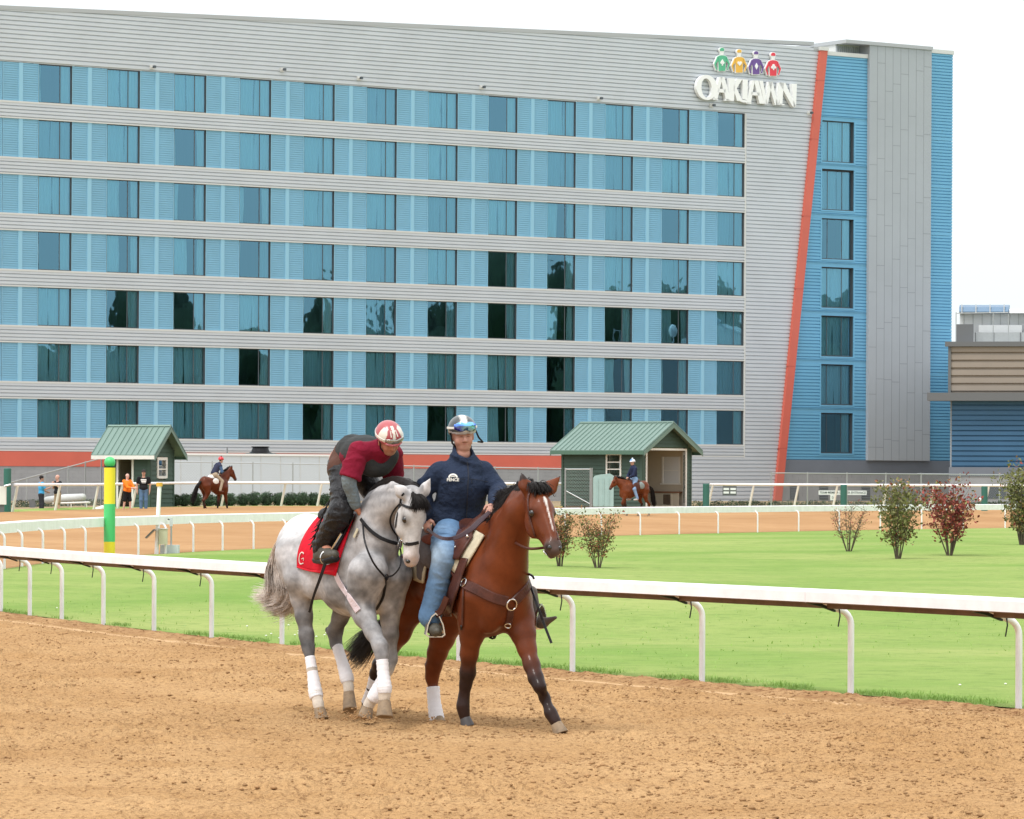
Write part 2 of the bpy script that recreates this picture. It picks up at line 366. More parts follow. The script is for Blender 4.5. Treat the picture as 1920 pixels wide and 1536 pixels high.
# grass tufts along the rail foot and scattered over the near lawn; one uncountable mass
def build_blades():
    n1, n2 = 9000, 1500
    u = np.concatenate([RNG.uniform(-40, 1960, n1), RNG.uniform(-60, 1980, n2)])
    dy = np.concatenate([RNG.uniform(.03, .45, n1)+RNG.exponential(.2, n1), RNG.uniform(.2, 1, n2)**1.6*34])
    Y = nearY(u)+dy; x = ray(0, CV)[0]*0 + ((u-CU)/F_PX)*Y
    keep = vnoise(x*2.2, Y*1.1, 31)+.9*(dy > 1.2)*vnoise(x*.5, Y*.3, 32) > .42; u, dy, Y, x = u[keep], dy[keep], Y[keep], x[keep]
    n = len(x); h = np.where(dy < 1.0, RNG.uniform(.02, .06, n), RNG.uniform(.012, .035, n)); w = np.where(dy < 1., .004, .008)*RNG.uniform(.6, 1.4, n)
    a = RNG.uniform(0, np.pi, n); lean = RNG.normal(0, .4, (n, 2))*h[:, None]
    b = np.stack([x, Y, np.full(n, .01)], 1); s = np.stack([np.cos(a)*w, np.sin(a)*w, 0*a], 1)
    tip = b+np.stack([lean[:, 0], lean[:, 1], h], 1); mid = b+np.stack([lean[:, 0]*.3, lean[:, 1]*.3, h*.55], 1)
    V = np.stack([b-s, b+s, mid+s*.7, mid-s*.7, tip+s*.1, tip-s*.1], 1).reshape(-1, 3)
    k = np.arange(n)[:, None]*6; Fq = np.concatenate([k+[0, 1, 2, 3], k+[3, 2, 4, 5]])
    tag(mesh_obj('grass_blades', V, Fq, M_BLADE, smooth=False), 'short green grass blades along the foot of the near white rail', 'grass', kind='stuff')
    # small white clover / daisies
    mb = MB()
    for _ in range(20):
        if random.random() < .6: uu = random.gauss(575, 60); d = abs(random.gauss(2, 1.6))+.3
        else: uu = random.uniform(20, 1900); d = random.uniform(.3, 4)
        y = float(nearY(uu))+d; xx = (uu-CU)/F_PX*y; hgt = random.uniform(.04, .08)
        mb.ball((xx, y, hgt), (.014, .014, .008), 8, 0); mb.tube([(xx, y, .0), (xx+.004, y, hgt)], .002, 4, 1)
    tag(mb.build('clover_flowers', [mat('petal_white', (.8, .8, .76)), M_BLADE]), 'tiny white clover flowers scattered in the lawn', 'flowers', kind='stuff')
build_blades()

# ================================================================== rails
M_RAIL = mat('white_rail_paint', (.87, .86, .88), .38, var=.08, vscale=3.5, spec=.5)
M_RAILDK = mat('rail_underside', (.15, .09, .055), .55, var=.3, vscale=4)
M_STRAP = mat('black_strap', (.02, .02, .02), .6)
def rail_post(h_post, out, M, ztop, r=.031):
    """goose-neck post: foot at local origin, neck bends toward local +y (out) up to the rail"""
    z0 = ztop-.34
    pts = [(0, 0, -.25), (0, 0, 0), (0, 0, z0*.5), (0, 0, z0)]
    for a in np.linspace(12, 78, 6):
        t = math.radians(a); pts.append((0, .17*(1-math.cos(t)), z0+.15*math.sin(t)))
    pts += [(0, out-.10, ztop-.145), (0, out, ztop-.105)]
    p = np.array(pts) @ M[:, :3].T + M[:, 3]
    return p
def rail_run(name, label, posts_u, Yf, ztop, out_sign, prof, offs, group=None, joints=(), bracket=True, per=1.0):
    """posts_u: photo columns of post feet; rail hangs 'offs' metres to the track side"""
    pu = np.array(posts_u, float); PP = np.array([XY(u, float(Yf(u))) for u in pu])
    T = np.gradient(PP, axis=0); T /= np.linalg.norm(T, axis=1)[:, None]
    Nn = np.stack([T[:, 1], -T[:, 0]], 1)*out_sign       # horizontal, toward the track side
    z0 = offs[1]
    root = empty(name, (*PP[len(PP)//2], 0), label, 'rail')
    cs = catmull(np.column_stack([PP+Nn*offs[0], Nn]), (len(PP)-1)*5+1)
    c, nn = cs[:, :2], cs[:, 2:]; nn /= np.linalg.norm(nn, axis=1)[:, None]
    k = len(prof); cuts = [0]+sorted(joints)+[len(c)-1]
    for a, b in zip(cuts[:-1], cuts[1:]):
        mb = MB(); vs = []
        tt = (c[b]-c[b-1])/np.linalg.norm(c[b]-c[b-1])
        for i in range(a, b+1):
            ci = c[i] - (tt*.006 if i == b and b != len(c)-1 else 0)
            for (w, z) in prof: vs.append((ci[0]+nn[i][0]*w, ci[1]+nn[i][1]*w, ztop+z))
        m = b-a+1
        fs = [(i*k+j, (i+1)*k+j, (i+1)*k+(j+1) % k, i*k+(j+1) % k) for i in range(m-1) for j in range(k)]
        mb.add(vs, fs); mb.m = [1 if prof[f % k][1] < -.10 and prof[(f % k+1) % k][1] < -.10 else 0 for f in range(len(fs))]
        mb.add([vs[j] for j in range(k)], [tuple(range(k))]); mb.add([vs[(m-1)*k+j] for j in range(k)], [tuple(range(k))[::-1]])
        mb.build('top_rail', [M_RAIL, M_RAILDK], root)
    for i in range(len(PP)):
        M = frame((PP[i][0], PP[i][1], z0), (*T[i], 0), (*Nn[i], 0))
        mb = MB(); mb.tube(rail_post(0, offs[0], M, ztop-z0), .031 if bracket else .029, 10)
        po = mb.build('post', M_RAIL, root, smooth=True)
        if bracket:
            mb = MB(); f = lambda x, y, z: M[:, :3] @ np.array([x, y, z])+M[:, 3]
            zt = ztop-.13-z0; poly = [(offs[0]-.17, zt-.0), (offs[0]+.15, zt), (offs[0]+.0, zt-.03), (offs[0]-.17, zt-.085)]
            M2 = np.column_stack([M[:, 1], M[:, 0], M[:, 2], M[:, 3]]); mb.prism(poly, M2, -.02, .02)
            mb.tube([f(.03, offs[0]-.2, zt-.03), f(.045, offs[0]-.2, zt-.12), f(.03, offs[0]-.19, zt-.22)], .007, 5)
            mb.build('bracket', M_STRAP, po)
    return root
near_u = [-130, -62, 3, 57, 117, 195, 290, 398, 530, 687, 862, 1075, 1318, 1597, 1912, 2270]
PROF_NEAR = [(.15, -.005), (.165, -.02), (.165, -.115), (.155, -.125), (.14, -.118), (-.06, -.122), (-.07, -.178), (-.15, -.185), (-.165, -.175), (-.165, -.02), (-.15, -.005), (-.08, 0), (.08, 0)]
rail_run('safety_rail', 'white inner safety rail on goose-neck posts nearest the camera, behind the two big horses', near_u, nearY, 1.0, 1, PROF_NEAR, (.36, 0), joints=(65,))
PROF_FAR = [(.15, -.005), (.165, -.02), (.165, -.10), (.14, -.105), (-.13, -.2), (-.15, -.235), (-.165, -.235), (-.165, -.02), (-.15, -.005), (0, 0)]
far_u = [-165, -110, -62, -25, 9, 42, 81, 122, 161, 211, 260, 311, 363, 418, 476, 536, 598, 662, 727, 793, 860, 926, 993, 1060, 1128, 1201, 1274, 1347, 1421, 1498, 1574, 1651, 1728.5, 1806, 1885, 1965, 2045]
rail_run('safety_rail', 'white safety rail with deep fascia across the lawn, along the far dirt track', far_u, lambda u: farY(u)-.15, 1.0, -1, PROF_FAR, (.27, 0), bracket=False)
# outer rail: thin white pipe on leaning posts, in two runs either side of the gap
M_CREAM = mat('cream_post_paint', (.68, .66, .58), .5, var=.08, vscale=3)
def outer_rail(label, u0, u1, posts, back=.0):
    root = empty('outer_rail', (*XY((u0+u1)/2, float(outY((u0+u1)/2))), .6), label, 'rail')
    pts = []
    for u in np.linspace(u0, u1, 16):
        Y = float(outY(u))+back; pts.append((*XY(u, Y), float(outZ(u))+1.07))
    mb = MB().tube(pts, .06, 8); mb.build('top_rail', M_RAIL, root, smooth=True)
    for u in posts:
        Y = float(outY(u))+back; x, y = XY(u, Y); z = float(outZ(u))
        mb = MB().tube([(x-.14, y+.05, z-.1), (x+.08, y, z+1.02)], .055, 8); mb.build('post', M_CREAM, root)
    return root
outer_rail('thin white outer rail on leaning posts, left of the right-hand green shed', 26, 1150, [29, 109, 181, 226, 253, 420, 532, 600, 690, 780, 870, 1015, 1099], .2)
outer_rail('thin white outer rail on leaning posts, right of the right-hand green shed', 1331, 1960, [1333, 1410, 1494, 1567, 1660, 1748, 1851, 1940], .2)
# ================================================================== the hotel
O2 = np.array([-28.27, 220.8]); D2 = np.array([.8209, .5711]); N2 = np.array([.5711, -.8209])
def fs(u):                       # distance along the facade seen at photo column u (taken at mid height)
    a = (u-CU)/F_PX + ROLL*(-400)/F_PX*0
    # point O + s D ; X = a*Y
    return (a*O2[1]-O2[0])/(D2[0]-a*D2[1])
def fz(u, v):
    s = fs(u); Y = O2[1]+s*D2[1]; return HC-(v-hor(u))/F_PX*Y
HM = frame((O2[0], O2[1], 0), (*D2, 0), (*N2, 0))        # local: x along facade, y outward, z up
def hp(s, o, z): return HM[:, :3] @ np.array([s, o, z])+HM[:, 3]
M_GREY = mat('grey_metal_siding', (.55, .585, .63), .42, .15, var=.04, vscale=.35, spec=.5)
M_COPE = mat('grey_coping', (.40, .42, .44), .5)
M_BLUE = mat('blue_metal_siding', (.15, .40, .60), .42, .1, var=.05, vscale=.4)
M_SHUT = mat('pale_blue_shutter_metal', (.20, .43, .60), .5, .05, var=.05, vscale=.5)
M_TRIMB = mat('light_blue_trim', (.26, .51, .67), .45)
M_TRIMG = mat('pale_grey_trim', (.60, .61, .60), .45)
M_RED = mat('coral_red_panel', (.58, .125, .085), .5, var=.06, vscale=.5)
M_PANEL = mat('smooth_grey_panel', (.36, .39, .42), .5, var=.04, vscale=.3)
M_BLOCK = mat('grey_block_wall', (.30, .305, .32), .85, var=.08, vscale=1.2, bump=.3, bscale=8)
M_SLATE = mat('slate_grey_band', (.16, .18, .215), .6, var=.06, vscale=.5)
M_FRAME = mat('dark_bronze_frame', (.085, .10, .115), .45, .3)
M_ROOM = mat('dim_room', (.045, .045, .05), .9)
M_CURT = mat('pale_curtain', (.88, .92, .94), .85, var=.12, vscale=1.5, stretch=(6, 6, .12))
M_CAP = mat('dark_cap_flashing', (.13, .135, .14), .5)
M_LOUV = mat('taupe_siding', (.30, .255, .215), .5, .1, var=.05, vscale=.5)
M_DBLUE = mat('deep_blue_siding', (.04, .125, .235), .45, .1, var=.05, vscale=.5)
M_CURTS = [M_CURT, mat('bright_curtain', (.93, .95, .95), .85, var=.08, vscale=1.5, stretch=(6, 6, .12)), mat('greyer_curtain', (.58, .64, .68), .85, var=.15, vscale=1.5, stretch=(6, 6, .12))]  # curtain cloth in three tones, one picked at random per window
def glass_mat(name, tint, refl):
    m = bpy.data.materials.new(name); m.use_nodes = True; n = m.node_tree; n.nodes.clear(); N = n.nodes.new
    o = N('ShaderNodeOutputMaterial'); mx = N('ShaderNodeMixShader'); tr = N('ShaderNodeBsdfTransparent'); gl = N('ShaderNodeBsdfGlossy')
    tr.inputs[0].default_value = (*tint, 1); gl.inputs[0].default_value = (*refl, 1); gl.inputs['Roughness'].default_value = .015
    fr = N('ShaderNodeFresnel'); fr.inputs[0].default_value = 1.6
    mr = N('ShaderNodeMapRange'); mr.inputs[3].default_value = .35; mr.inputs[4].default_value = 1.0
    # slightly wavy panes, as real glazing is
    tc = N('ShaderNodeTexCoord'); t = N('ShaderNodeTexNoise'); t.inputs['Scale'].default_value = .9; n.links.new(tc.outputs['Object'], t.inputs['Vector'])
    bp = N('ShaderNodeBump'); bp.inputs['Strength'].default_value = .10; bp.inputs['Distance'].default_value = .03
    n.links.new(t.outputs[0], bp.inputs['Height']); n.links.new(bp.outputs[0], gl.inputs['Normal'])
    n.links.new(fr.outputs[0], mr.inputs[0]); n.links.new(mr.outputs[0], mx.inputs[0])
    n.links.new(tr.outputs[0], mx.inputs[1]); n.links.new(gl.outputs[0], mx.inputs[2]); n.links.new(mx.outputs[0], o.inputs[0])
    return m
M_GLASS = glass_mat('tinted_blue_glass', (.57, .87, .95), (.28, .60, .80))

def ribs(mb, s0, s1, z0, z1, pitch, depth=.065, M=HM, off=0.0, mi=0, clip=None, web=.16):
    """horizontal corrugated sheet: long face, lower return (faces down), narrow groove, upper slope"""
    n = max(1, int(round((z1-z0)/pitch))); p = (z1-z0)/n; prof = []
    for i in range(n):
        z = z0+i*p; prof += [(0, z+.15*p), (depth, z+(.15+web)*p), (depth, z+p*.97), (0, z+p*.97+.001)]
    prof = [(0, z0)]+prof+[(0, z1)]
    vs, fs_ = [], []
    for (o, z) in prof:
        a, b = (s0, s1) if clip is None else clip(z, s0, s1)
        vs += [(a, o+off, z), (b, o+off, z)]
    k = len(prof); fs_ = [(2*i, 2*i+1, 2*i+3, 2*i+2) for i in range(k-1)]
    # end closures
    fs_.append(tuple(2*i for i in range(k))); fs_.append(tuple(2*i+1 for i in range(k))[::-1])
    v = np.array(vs) @ M[:, :3].T+M[:, 3]; mb.add(v, fs_[:k-1], mi)
    return mb
hotel = empty('hotel', tuple(hp(25, 0, .6)), 'seven-storey grey and blue metal-clad hotel with rows of windows', 'building')
FLOOR = 3.10; ZT = [24.86-FLOOR*k for k in range(7)]; WH = 2.13      # window heads, window height
SR = fs(1393); BAY = 4.33; WW = 2.08; SL = -7.5
ZG = .45
def par(s): return 27.78+(29.55-27.78)*s/fs(1520)       # sloping parapet
FT, FB = (fs(1537), 29.3), (fs(1453), ZG)               # the leaning fin, centre line top and bottom
def fin_s(z): return FB[0]+(FT[0]-FB[0])*(z-FB[1])/(FT[1]-FB[1])
# top corrugated field (ribs horizontal, cut by the sloping parapet)
mb = MB(); zt = ZT[0]+.02
def clip_top(z, a, b):
    b = min(b, fin_s(z)-.2)
    if z > par(SL): a = max(a, (z-27.78)/((29.55-27.78)/fs(1520)))
    return (min(a, b-.01), b)
ribs(mb, SL, 70, zt, 29.35, .243, clip=clip_top)
# right-hand corrugated field down to the ground
ribs(mb, SR+.12, 70, ZG, zt-.16, .243, clip=lambda z, a, b: (a, fin_s(z)-.2))
mb.box((SR+.10, -.02, zt-.16), (fin_s(zt)-.25, .055, zt-.0), 0, HM)
mb.build('siding', M_GREY, hotel)
mb = MB()
# coping following the slope
sE = fs(1521); a = hp(SL, -.3, par(SL)); 
mb.prism([(SL, par(SL)-.05), (sE, par(sE)-.05), (sE, par(sE)+.17), (SL, par(SL)+.17)], HM, -.35, .09)
mb.prism([(sE, 29.2), (fs(1545), 29.32), (fs(1545), 29.45), (sE, 29.42)], HM, -.3, .09)
mb.build('coping', M_COPE, hotel)
# bands between the window rows
for k in range(7):
    zb = ZT[k]-WH; zn = ZT[k+1]+.0 if k < 6 else 3.36
    mb = MB(); mb.box((SL, -.10, zb-.11), (SR, .075, zb-.002), 1, HM); mb.box((SL, -.10, zn), (SR, .07, zn+.07), 1, HM)
    ribs(mb, SL, SR, zn+.07, zb-.11, .225 if k < 6 else .2)
    mb.build('spandrel_band', [M_GREY, M_TRIMG], hotel)
# bottom: red stripe and block wall
s0 = SL
mb = MB().box((SL, -.1, 2.52), (SR-8, .12, 3.34), 0, HM); mb.build('red_stripe', M_RED, hotel)
mb = MB()
zc = ZG-.6
while zc < 2.5:
    ztp = min(zc+.2, 2.515); off = .35*(int(zc*5+9) % 2)
    s = SL+off
    while s < SR-8:
        mb.box((s+.006, -.1, zc+.005), (min(s+.79, SR-8), .095, ztp), 0, HM); s += .8
    zc += .205
mb.box((SL, -.12, ZG-.6), (SR-8, .083, 2.51), 0, HM)
mb.build('block_base', M_BLOCK, hotel)
mb = MB(); ribs(mb, SR-8, SR+.12, ZG-.5, 3.36, .243); mb.build('siding', M_GREY, hotel)
# shutters with a pilaster between windows
bays = [fs(x) for x in (131, 257, 382, 503, 623, 741, 855, 967, 1076, 1184, 1288, 1392)]
b0 = bays[-1]; bays = [b0-BAY*i for i in range(13)][::-1]
# measured right jambs
def shutter(k, sa, sb):
    mb = MB(); z0, z1 = ZT[k]-WH, ZT[k]; mid = (sa+sb)/2-.0
    for (x0, x1) in ((sa+.05, mid-.14), (mid+.14, sb-.05)):
        ribs(mb, x0, x1, z0, z1, .125, depth=.018, mi=0, off=-.01, web=.3)
        mb.box((x0-.03, -.06, z0), (x0, .03, z1), 1, HM); mb.box((x1, -.06, z0), (x1+.03, .03, z1), 1, HM)
    mb.box((mid-.11, -.06, z0), (mid+.11, .045, z1), 1, HM)
    mb.box((sa+.02, -.1, z0), (sb-.02, -.045, z1), 0, HM)
    return mb.build('shutter_panel', [M_SHUT, M_TRIMB], hotel)
CURT = ["OCCCCCOCCOO", ""]
ROWS = ["OCCCCCCOCCOO", "CCOCCCCCCCCC", "CHMMCCCCHCOC", "OHHOCCCOOCCC", "COOCOCOOHOHC", "CCCOCCCCOHOC", "CCCCOCOHOOOO"]
def curtain(mb, s0, s1, z0, z1, o):
    n = max(6, int((s1-s0)/.045)); vs = []
    ph = random.uniform(0, 6)
    for i in range(n+1):
        s = s0+(s1-s0)*i/n
        for z in (z0, (z0+z1)/2, z1):
            w = .035*math.sin(i*1.45+ph)+.012*math.sin(i*.63+z)
            sq = 0.04*math.sin((z-z0)*1.7+ph)*(i in (0, n))
            vs.append((s+sq, o+w, z))
    fs_ = [(3*i+j, 3*i+3+j, 3*i+4+j, 3*i+1+j) for i in range(n) for j in (0, 1)]
    mb.add(np.array(vs) @ HM[:, :3].T+HM[:, 3], fs_)
def window(k, sa, sb, state, mull=(.66,), side='N'):
    z0, z1 = ZT[k]-WH+.0, ZT[k]; return window_z(z0, z1, sa, sb, state, mull)
def window_z(z0, z1, sa, sb, state, mull=(.66,), rec=.08):
    w = sb-sa; f = .045; mb = MB()
    mb.box((sa, -rec-.05, z0), (sa+f, -rec+.03, z1), 0, HM); mb.box((sb-f, -rec-.05, z0), (sb, -rec+.03, z1), 0, HM)
    mb.box((sa+f, -rec-.05, z0), (sb-f, -rec+.03, z0+f), 0, HM); mb.box((sa+f, -rec-.05, z1-f), (sb-f, -rec+.03, z1), 0, HM)
    for m in mull: mb.box((sa+w*m-.025, -rec-.02, z0+f), (sa+w*m+.025, -rec+.012, z1-f), 0, HM)
    # reveal
    mb.box((sa-.02, -rec, z0), (sa-.001, .0, z1), 0, HM); mb.box((sb+.001, -rec, z0), (sb+.02, .0, z1), 0, HM)
    mb.box((sa, -rec, z1), (sb, .0, z1+.02), 0, HM); mb.box((sa, -rec, z0-.03), (sb, .02, z0-.001), 0, HM)
    wo = mb.build('window', M_FRAME, hotel)
    g = MB(); xs = [sa+f]+[sa+w*m for m in mull]+[sb-f]
    for a_, b_ in zip(xs[:-1], xs[1:]):
        tl = random.uniform(-.004, .004)
        g.add([hp(a_+.025, -rec, z0+f), hp(b_-.025, -rec+tl, z0+f), hp(b_-.025, -rec+tl, z1-f), hp(a_+.025, -rec, z1-f)], [(0, 1, 2, 3)])
    g.build('pane', M_GLASS, wo)
    sp = {'C': [(0, .5+random.uniform(-.14, .12)), (.52, 1)], 'O': [(0, .07+random.random()*.06), (.70+random.random()*.07, 1)],
          'H': [(0, .42+random.random()*.06), (.80, 1)], 'M': [(0, .2), (.78, 1)]}[state]
    if state == 'C': sp[1] = (sp[0][1]+.012+random.choice([0, 0, .02]), 1)
    c = MB()
    for a_, b_ in sp: curtain(c, sa+(w*a_ if a_ > 0 else -.2), sa+(w*b_ if b_ < 1 else w+.25), z0+.0, z1+.05, -rec-.16)
    c.build('curtain', random.choice(M_CURTS), wo, smooth=True)
for k in range(7):
    for i in range(13):
        sb = bays[i]; sa = sb-WW
        st = ROWS[k][i-1] if i > 0 else 'C'
        if i > 0: window(k, sa, sb, st)
        prev = bays[i-1] if i else sb-BAY
        if i > 0: shutter(k, prev, sa)
    shutter(k, bays[0]-2.25, bays[0])
    shutter(k, SL+.1, bays[0]-2.25)
# end jamb trim
mb = MB(); mb.box((SR, -.1, 3.3), (SR+.11, .07, ZT[0]+.02), 0, HM); mb.build('jamb_trim', M_TRIMG, hotel)
# dark rooms behind: back wall plus floor slabs and party walls
mb = MB(); mb.box((SL, -3.2, ZG), (SR+.1, -3.0, 25.2), 0, HM)
for k in range(7): mb.box((SL, -3.0, ZT[k]-WH-.85), (SR, -.105, ZT[k]-WH-.06), 0, HM)
mb.box((SL, -3.0, ZT[0]+.1), (SR, -.105, ZT[0]+.3), 0, HM)
for i in range(13): mb.box((bays[i]+.3, -3.0, 3.3), (bays[i]+.4, -.105, 25), 0, HM)
mb.build('room_interior', M_ROOM, hotel)
mb = MB(); mb.box((SL-.25, -16, ZG-.5), (SL, .1, 27.7), 0, HM); mb.build('end_wall', M_PANEL, hotel)
# body and flat roof
mb = MB(); mb.box((SL, -16, ZG-.5), (fs(1782)-.05, -3.25, 26.5), 0, HM); mb.build('rear_block', M_PANEL, hotel)
# the fin
mb = MB(); hw = .29
mb.prism([(FB[0]-hw, ZG-.4), (FB[0]+hw, ZG-.4), (FT[0]+hw, FT[1]-.1), (FT[0]-hw, FT[1]-.1)], HM, -.2, .26)
for q in (.12, .3, .47, .63, .8, .93):
    z = ZG+(FT[1]-ZG)*q; s = fin_s(z); mb.box((s-hw-.004, -.1, z), (s+hw+.004, .266, z+.03), 1, HM)
mb.build('leaning_fin', [M_RED, mat('red_joint', (.42, .08, .06), .6)], hotel)
mb = MB(); mb.box((FT[0]-hw-.05, -.2, FT[1]-.1), (FT[0]+hw+.05, .31, FT[1]+.12), 0, HM); mb.build('fin_cap', M_TRIMG, hotel)
# blue window bay right of the fin
sB0, sB1 = fs(1538), fs(1597.5); sT = fs(1622); rowv = [(228, 304), (318.5, 394), (411, 486), (502, 577), (593, 668), (684, 759), (775, 849.5)]
zz = [(fz(1567, b), fz(1567, a)) for a, b in rowv]; zfl = fz(1580, 863)
mb = MB(); cl = lambda z, a, b: (max(a, fin_s(z)+.2), b)
mb2 = MB()
ztop = 28.95
segs = []; ze = ztop
for j, (za, zb) in enumerate(zz):
    zl = zb+.30                      # belt above the window
    ribs(mb, 0, sT, zl+.0, ze, .2, depth=.055, clip=cl, mi=0)
    a_ = fin_s(zl)+.2; mb2.box((max(a_, fin_s(zl)+.1), -.1, zl-.28), (sT, .03, zl-.02), 0, HM)
    mb2.box((max(a_, fin_s(zl)+.1), -.1, zl-.03), (sT, .075, zl), 0, HM)
    ribs(mb, sB1+.13, sT, za-.12, zl-.28, .2, depth=.055)
    if fin_s(za)+.4 < sB0-.12: ribs(mb, 0, sB0-.12, za-.12, zl-.28, .2, depth=.055, clip=lambda z, a, b: (min(max(a, fin_s(z)+.2), b-.02), b))
    mb2.box((sB1+.02, -.1, za-.12), (sB1+.12, .07, zl-.28), 0, HM); mb2.box((sB0-.12, -.1, za-.12), (sB0-.02, .07, zl-.28), 0, HM)
    mb2.box((sB0-.02, -.1, za-.12), (sB1+.02, .08, za-.03), 0, HM)
    ze = za-.12
    window_z(za, zb, sB0, sB1, 'O' if j in (2, 6) else 'C', (.24, .70), .2)
ribs(mb, 0, sT, zfl, ze, .2, depth=.055, clip=cl)
mb.build('blue_siding', M_BLUE, hotel); mb2.build('belt_trim', M_BLUE, hotel)
mb = MB(); mb.box((fin_s(20), -3.3, zfl), (sT, -3.0, 29), 0, HM)
for j, (za, zb) in enumerate(zz): mb.box((fin_s(za), -3.0, za-.6), (sT, -.12, za-.13), 0, HM)
mb.build('room_interior', M_ROOM, hotel)
# slate band + block base under the blue part
sE2 = fs(1782)
mb = MB(); mb.box((fin_s(2)+.2, -.2, fz(1600, 887)), (sE2, .10, zfl), 0, HM); mb.build('slate_band', M_SLATE, hotel)
mb = MB(); zc = ZG-.6; zt2 = fz(1600, 887)-.01
while zc < zt2:
    s = fin_s(1.5)+.1+.35*(int(zc*5+9) % 2)
    while s < sE2: mb.box((s+.006, -.1, zc+.005), (min(s+.79, sE2), .07, min(zc+.2, zt2)), 0, HM); s += .8
    zc += .205
mb.box((fin_s(1.5), -.12, ZG-.6), (sE2, .058, zt2), 0, HM); mb.build('block_base', M_BLOCK, hotel)
# grey louvred openings in the base
for u in (1488, 1543, 1622):
    s = fs(u); mb = MB(); mb.box((s-.35, .0, .7), (s+.35, .085, 1.75), 0, HM)
    for q in range(6): mb.box((s-.31, .085, .78+q*.16), (s+.31, .11, .86+q*.16), 1, HM)
    mb.build('base_louvre', [M_FRAME, M_SLATE], hotel)
# smooth grey panel tower
sP0, sP1 = sT, fs(1738)
zt3 = fz(1650, 83.5)
mb = MB(); mb.box((sP0, -6, zfl), (sP1, .28, zt3-.12), 0, HM)
ns = 8; wj = (sP1-sP0)/ns
for i in range(1, ns): mb.box((sP0+wj*i-.018, .2, zfl), (sP0+wj*i+.018, .284, zt3-.12), 1, HM)
rr = random.Random(3)
for i in range(ns):
    z = zfl+rr.uniform(.4, 2.2)
    while z < zt3-1: mb.box((sP0+wj*i+.02, .2, z), (sP0+wj*(i+1)-.02, .283, z+.035), 1, HM); z += rr.uniform(2.2, 4.4)
mb.build('panel_tower', [M_PANEL, mat('panel_joint', (.25, .27, .29), .6)], hotel)
mb = MB(); mb.box((fs(1576), -5.5, zt3-.14), (sP1+.05, .36, zt3+.08), 0, HM); mb.build('tower_coping', M_COPE, hotel)
mb = MB(); mb.box((fs(1578), -5, 28.9), (sT, -.8, zt3-.14), 0, HM)
for i in range(12): mb.box((fs(1579)+i*.16, -.8, 29.2), (fs(1579)+i*.16+.08, -.74, zt3-.2), 1, HM)
mb.build('rooftop_screen', [M_TRIMG, M_PANEL], hotel)
# right blue strip
mb = MB(); zb_top = fz(1760, 101); ze = zb_top
belts = [fz(1760, v) for v in (258, 347, 436, 524, 612, 700, 788)]
mb2 = MB()
for zbt in belts+[zfl]:
    ribs(mb, sP1, sE2, zbt, ze-(.22 if ze != zb_top else 0), .2, depth=.06)
    if zbt != zfl: MB().box((sP1, -.1, zbt-.19), (sE2, .05, zbt), 0, HM).build('belt_trim', M_BLUE, hotel)
    ze = zbt
mb.build('blue_siding', M_BLUE, hotel)
mb = MB(); mb.box((sP1, -16, zfl), (sE2-.03, -.02, zb_top), 0, HM); mb.build('blue_corner', M_BLUE, hotel)
mb = MB(); mb.box((sP1+.05, -4, zb_top), (sE2+.05, .12, zb_top+.25), 0, HM); mb.box((fs(1546), -4, ztop), (sT, .12, ztop+.25), 0, HM); mb.build('coping', M_TRIMG, hotel)
mb = MB(); mb.box((fs(1546), -16, 26), (sT, -.03, ztop), 0, HM); mb.build('rear_block', M_PANEL, hotel)

# small flood lights under the parapet: little white brackets with a dark head
for u, v in ((280, 126), (524, 131), (668, 147), (898, 164), (1118, 185), (1329, 198), (1512, 212)):
    s, z = fs(u), fz(u, v); mb = MB()
    mb.box((s-.14, .05, z-.13), (s+.14, .12, z+.13), 0, HM); mb.tube([hp(s, .1, z), hp(s, .35, z)], .035, 6, 0)
    mb.box((s-.07, .28, z-.08), (s+.07, .45, z+.06), 1, HM)
    mb.build('flood_light', [M_TRIMG, M_FRAME], hotel)

# ------------------------------------------------------------------ lettering sign
M_WHITE = mat('white_sign_face', (.86, .87, .87), .4)
sign = empty('sign', tuple(hp(fs(1395), .2, 25.6)), 'raised white OAKLAWN letters under four coloured jockey figures, high on the grey siding', 'sign')
SCX = fs(1396); Zs = lambda v: fz(1396, v)
def LM(s, z, o=.12): return np.column_stack([HM[:, 0], HM[:, 1], HM[:, 2], hp(s, o, z)])
# letters drawn in a unit frame from the close-up (px of a 1920 wide crop: scale 8.727, origin 1290,80)
def cx(x): return fs(1283.5+x/8.727)
def cz(x, y):
    u, v = 1290+x/8.727, 80+y/8.727; return fz(u, v)
def poly_part(name, polys, material, o0, o1, parent):
    mb = MB()
    for poly in polys: mb.prism([(cx(x), cz(x, y)) for x, y in poly], HM, o0, o1)
    return mb.build(name, material, parent)
def stroke(p, q, w0, w1, cut=None):
    w0, w1 = w0*.78, w1*.78
    (x0, y0), (x1, y1) = p, q; return [(x0-w0/2, y0), (x0+w0/2, y0), (x1+w1/2, y1), (x1-w1/2, y1)]
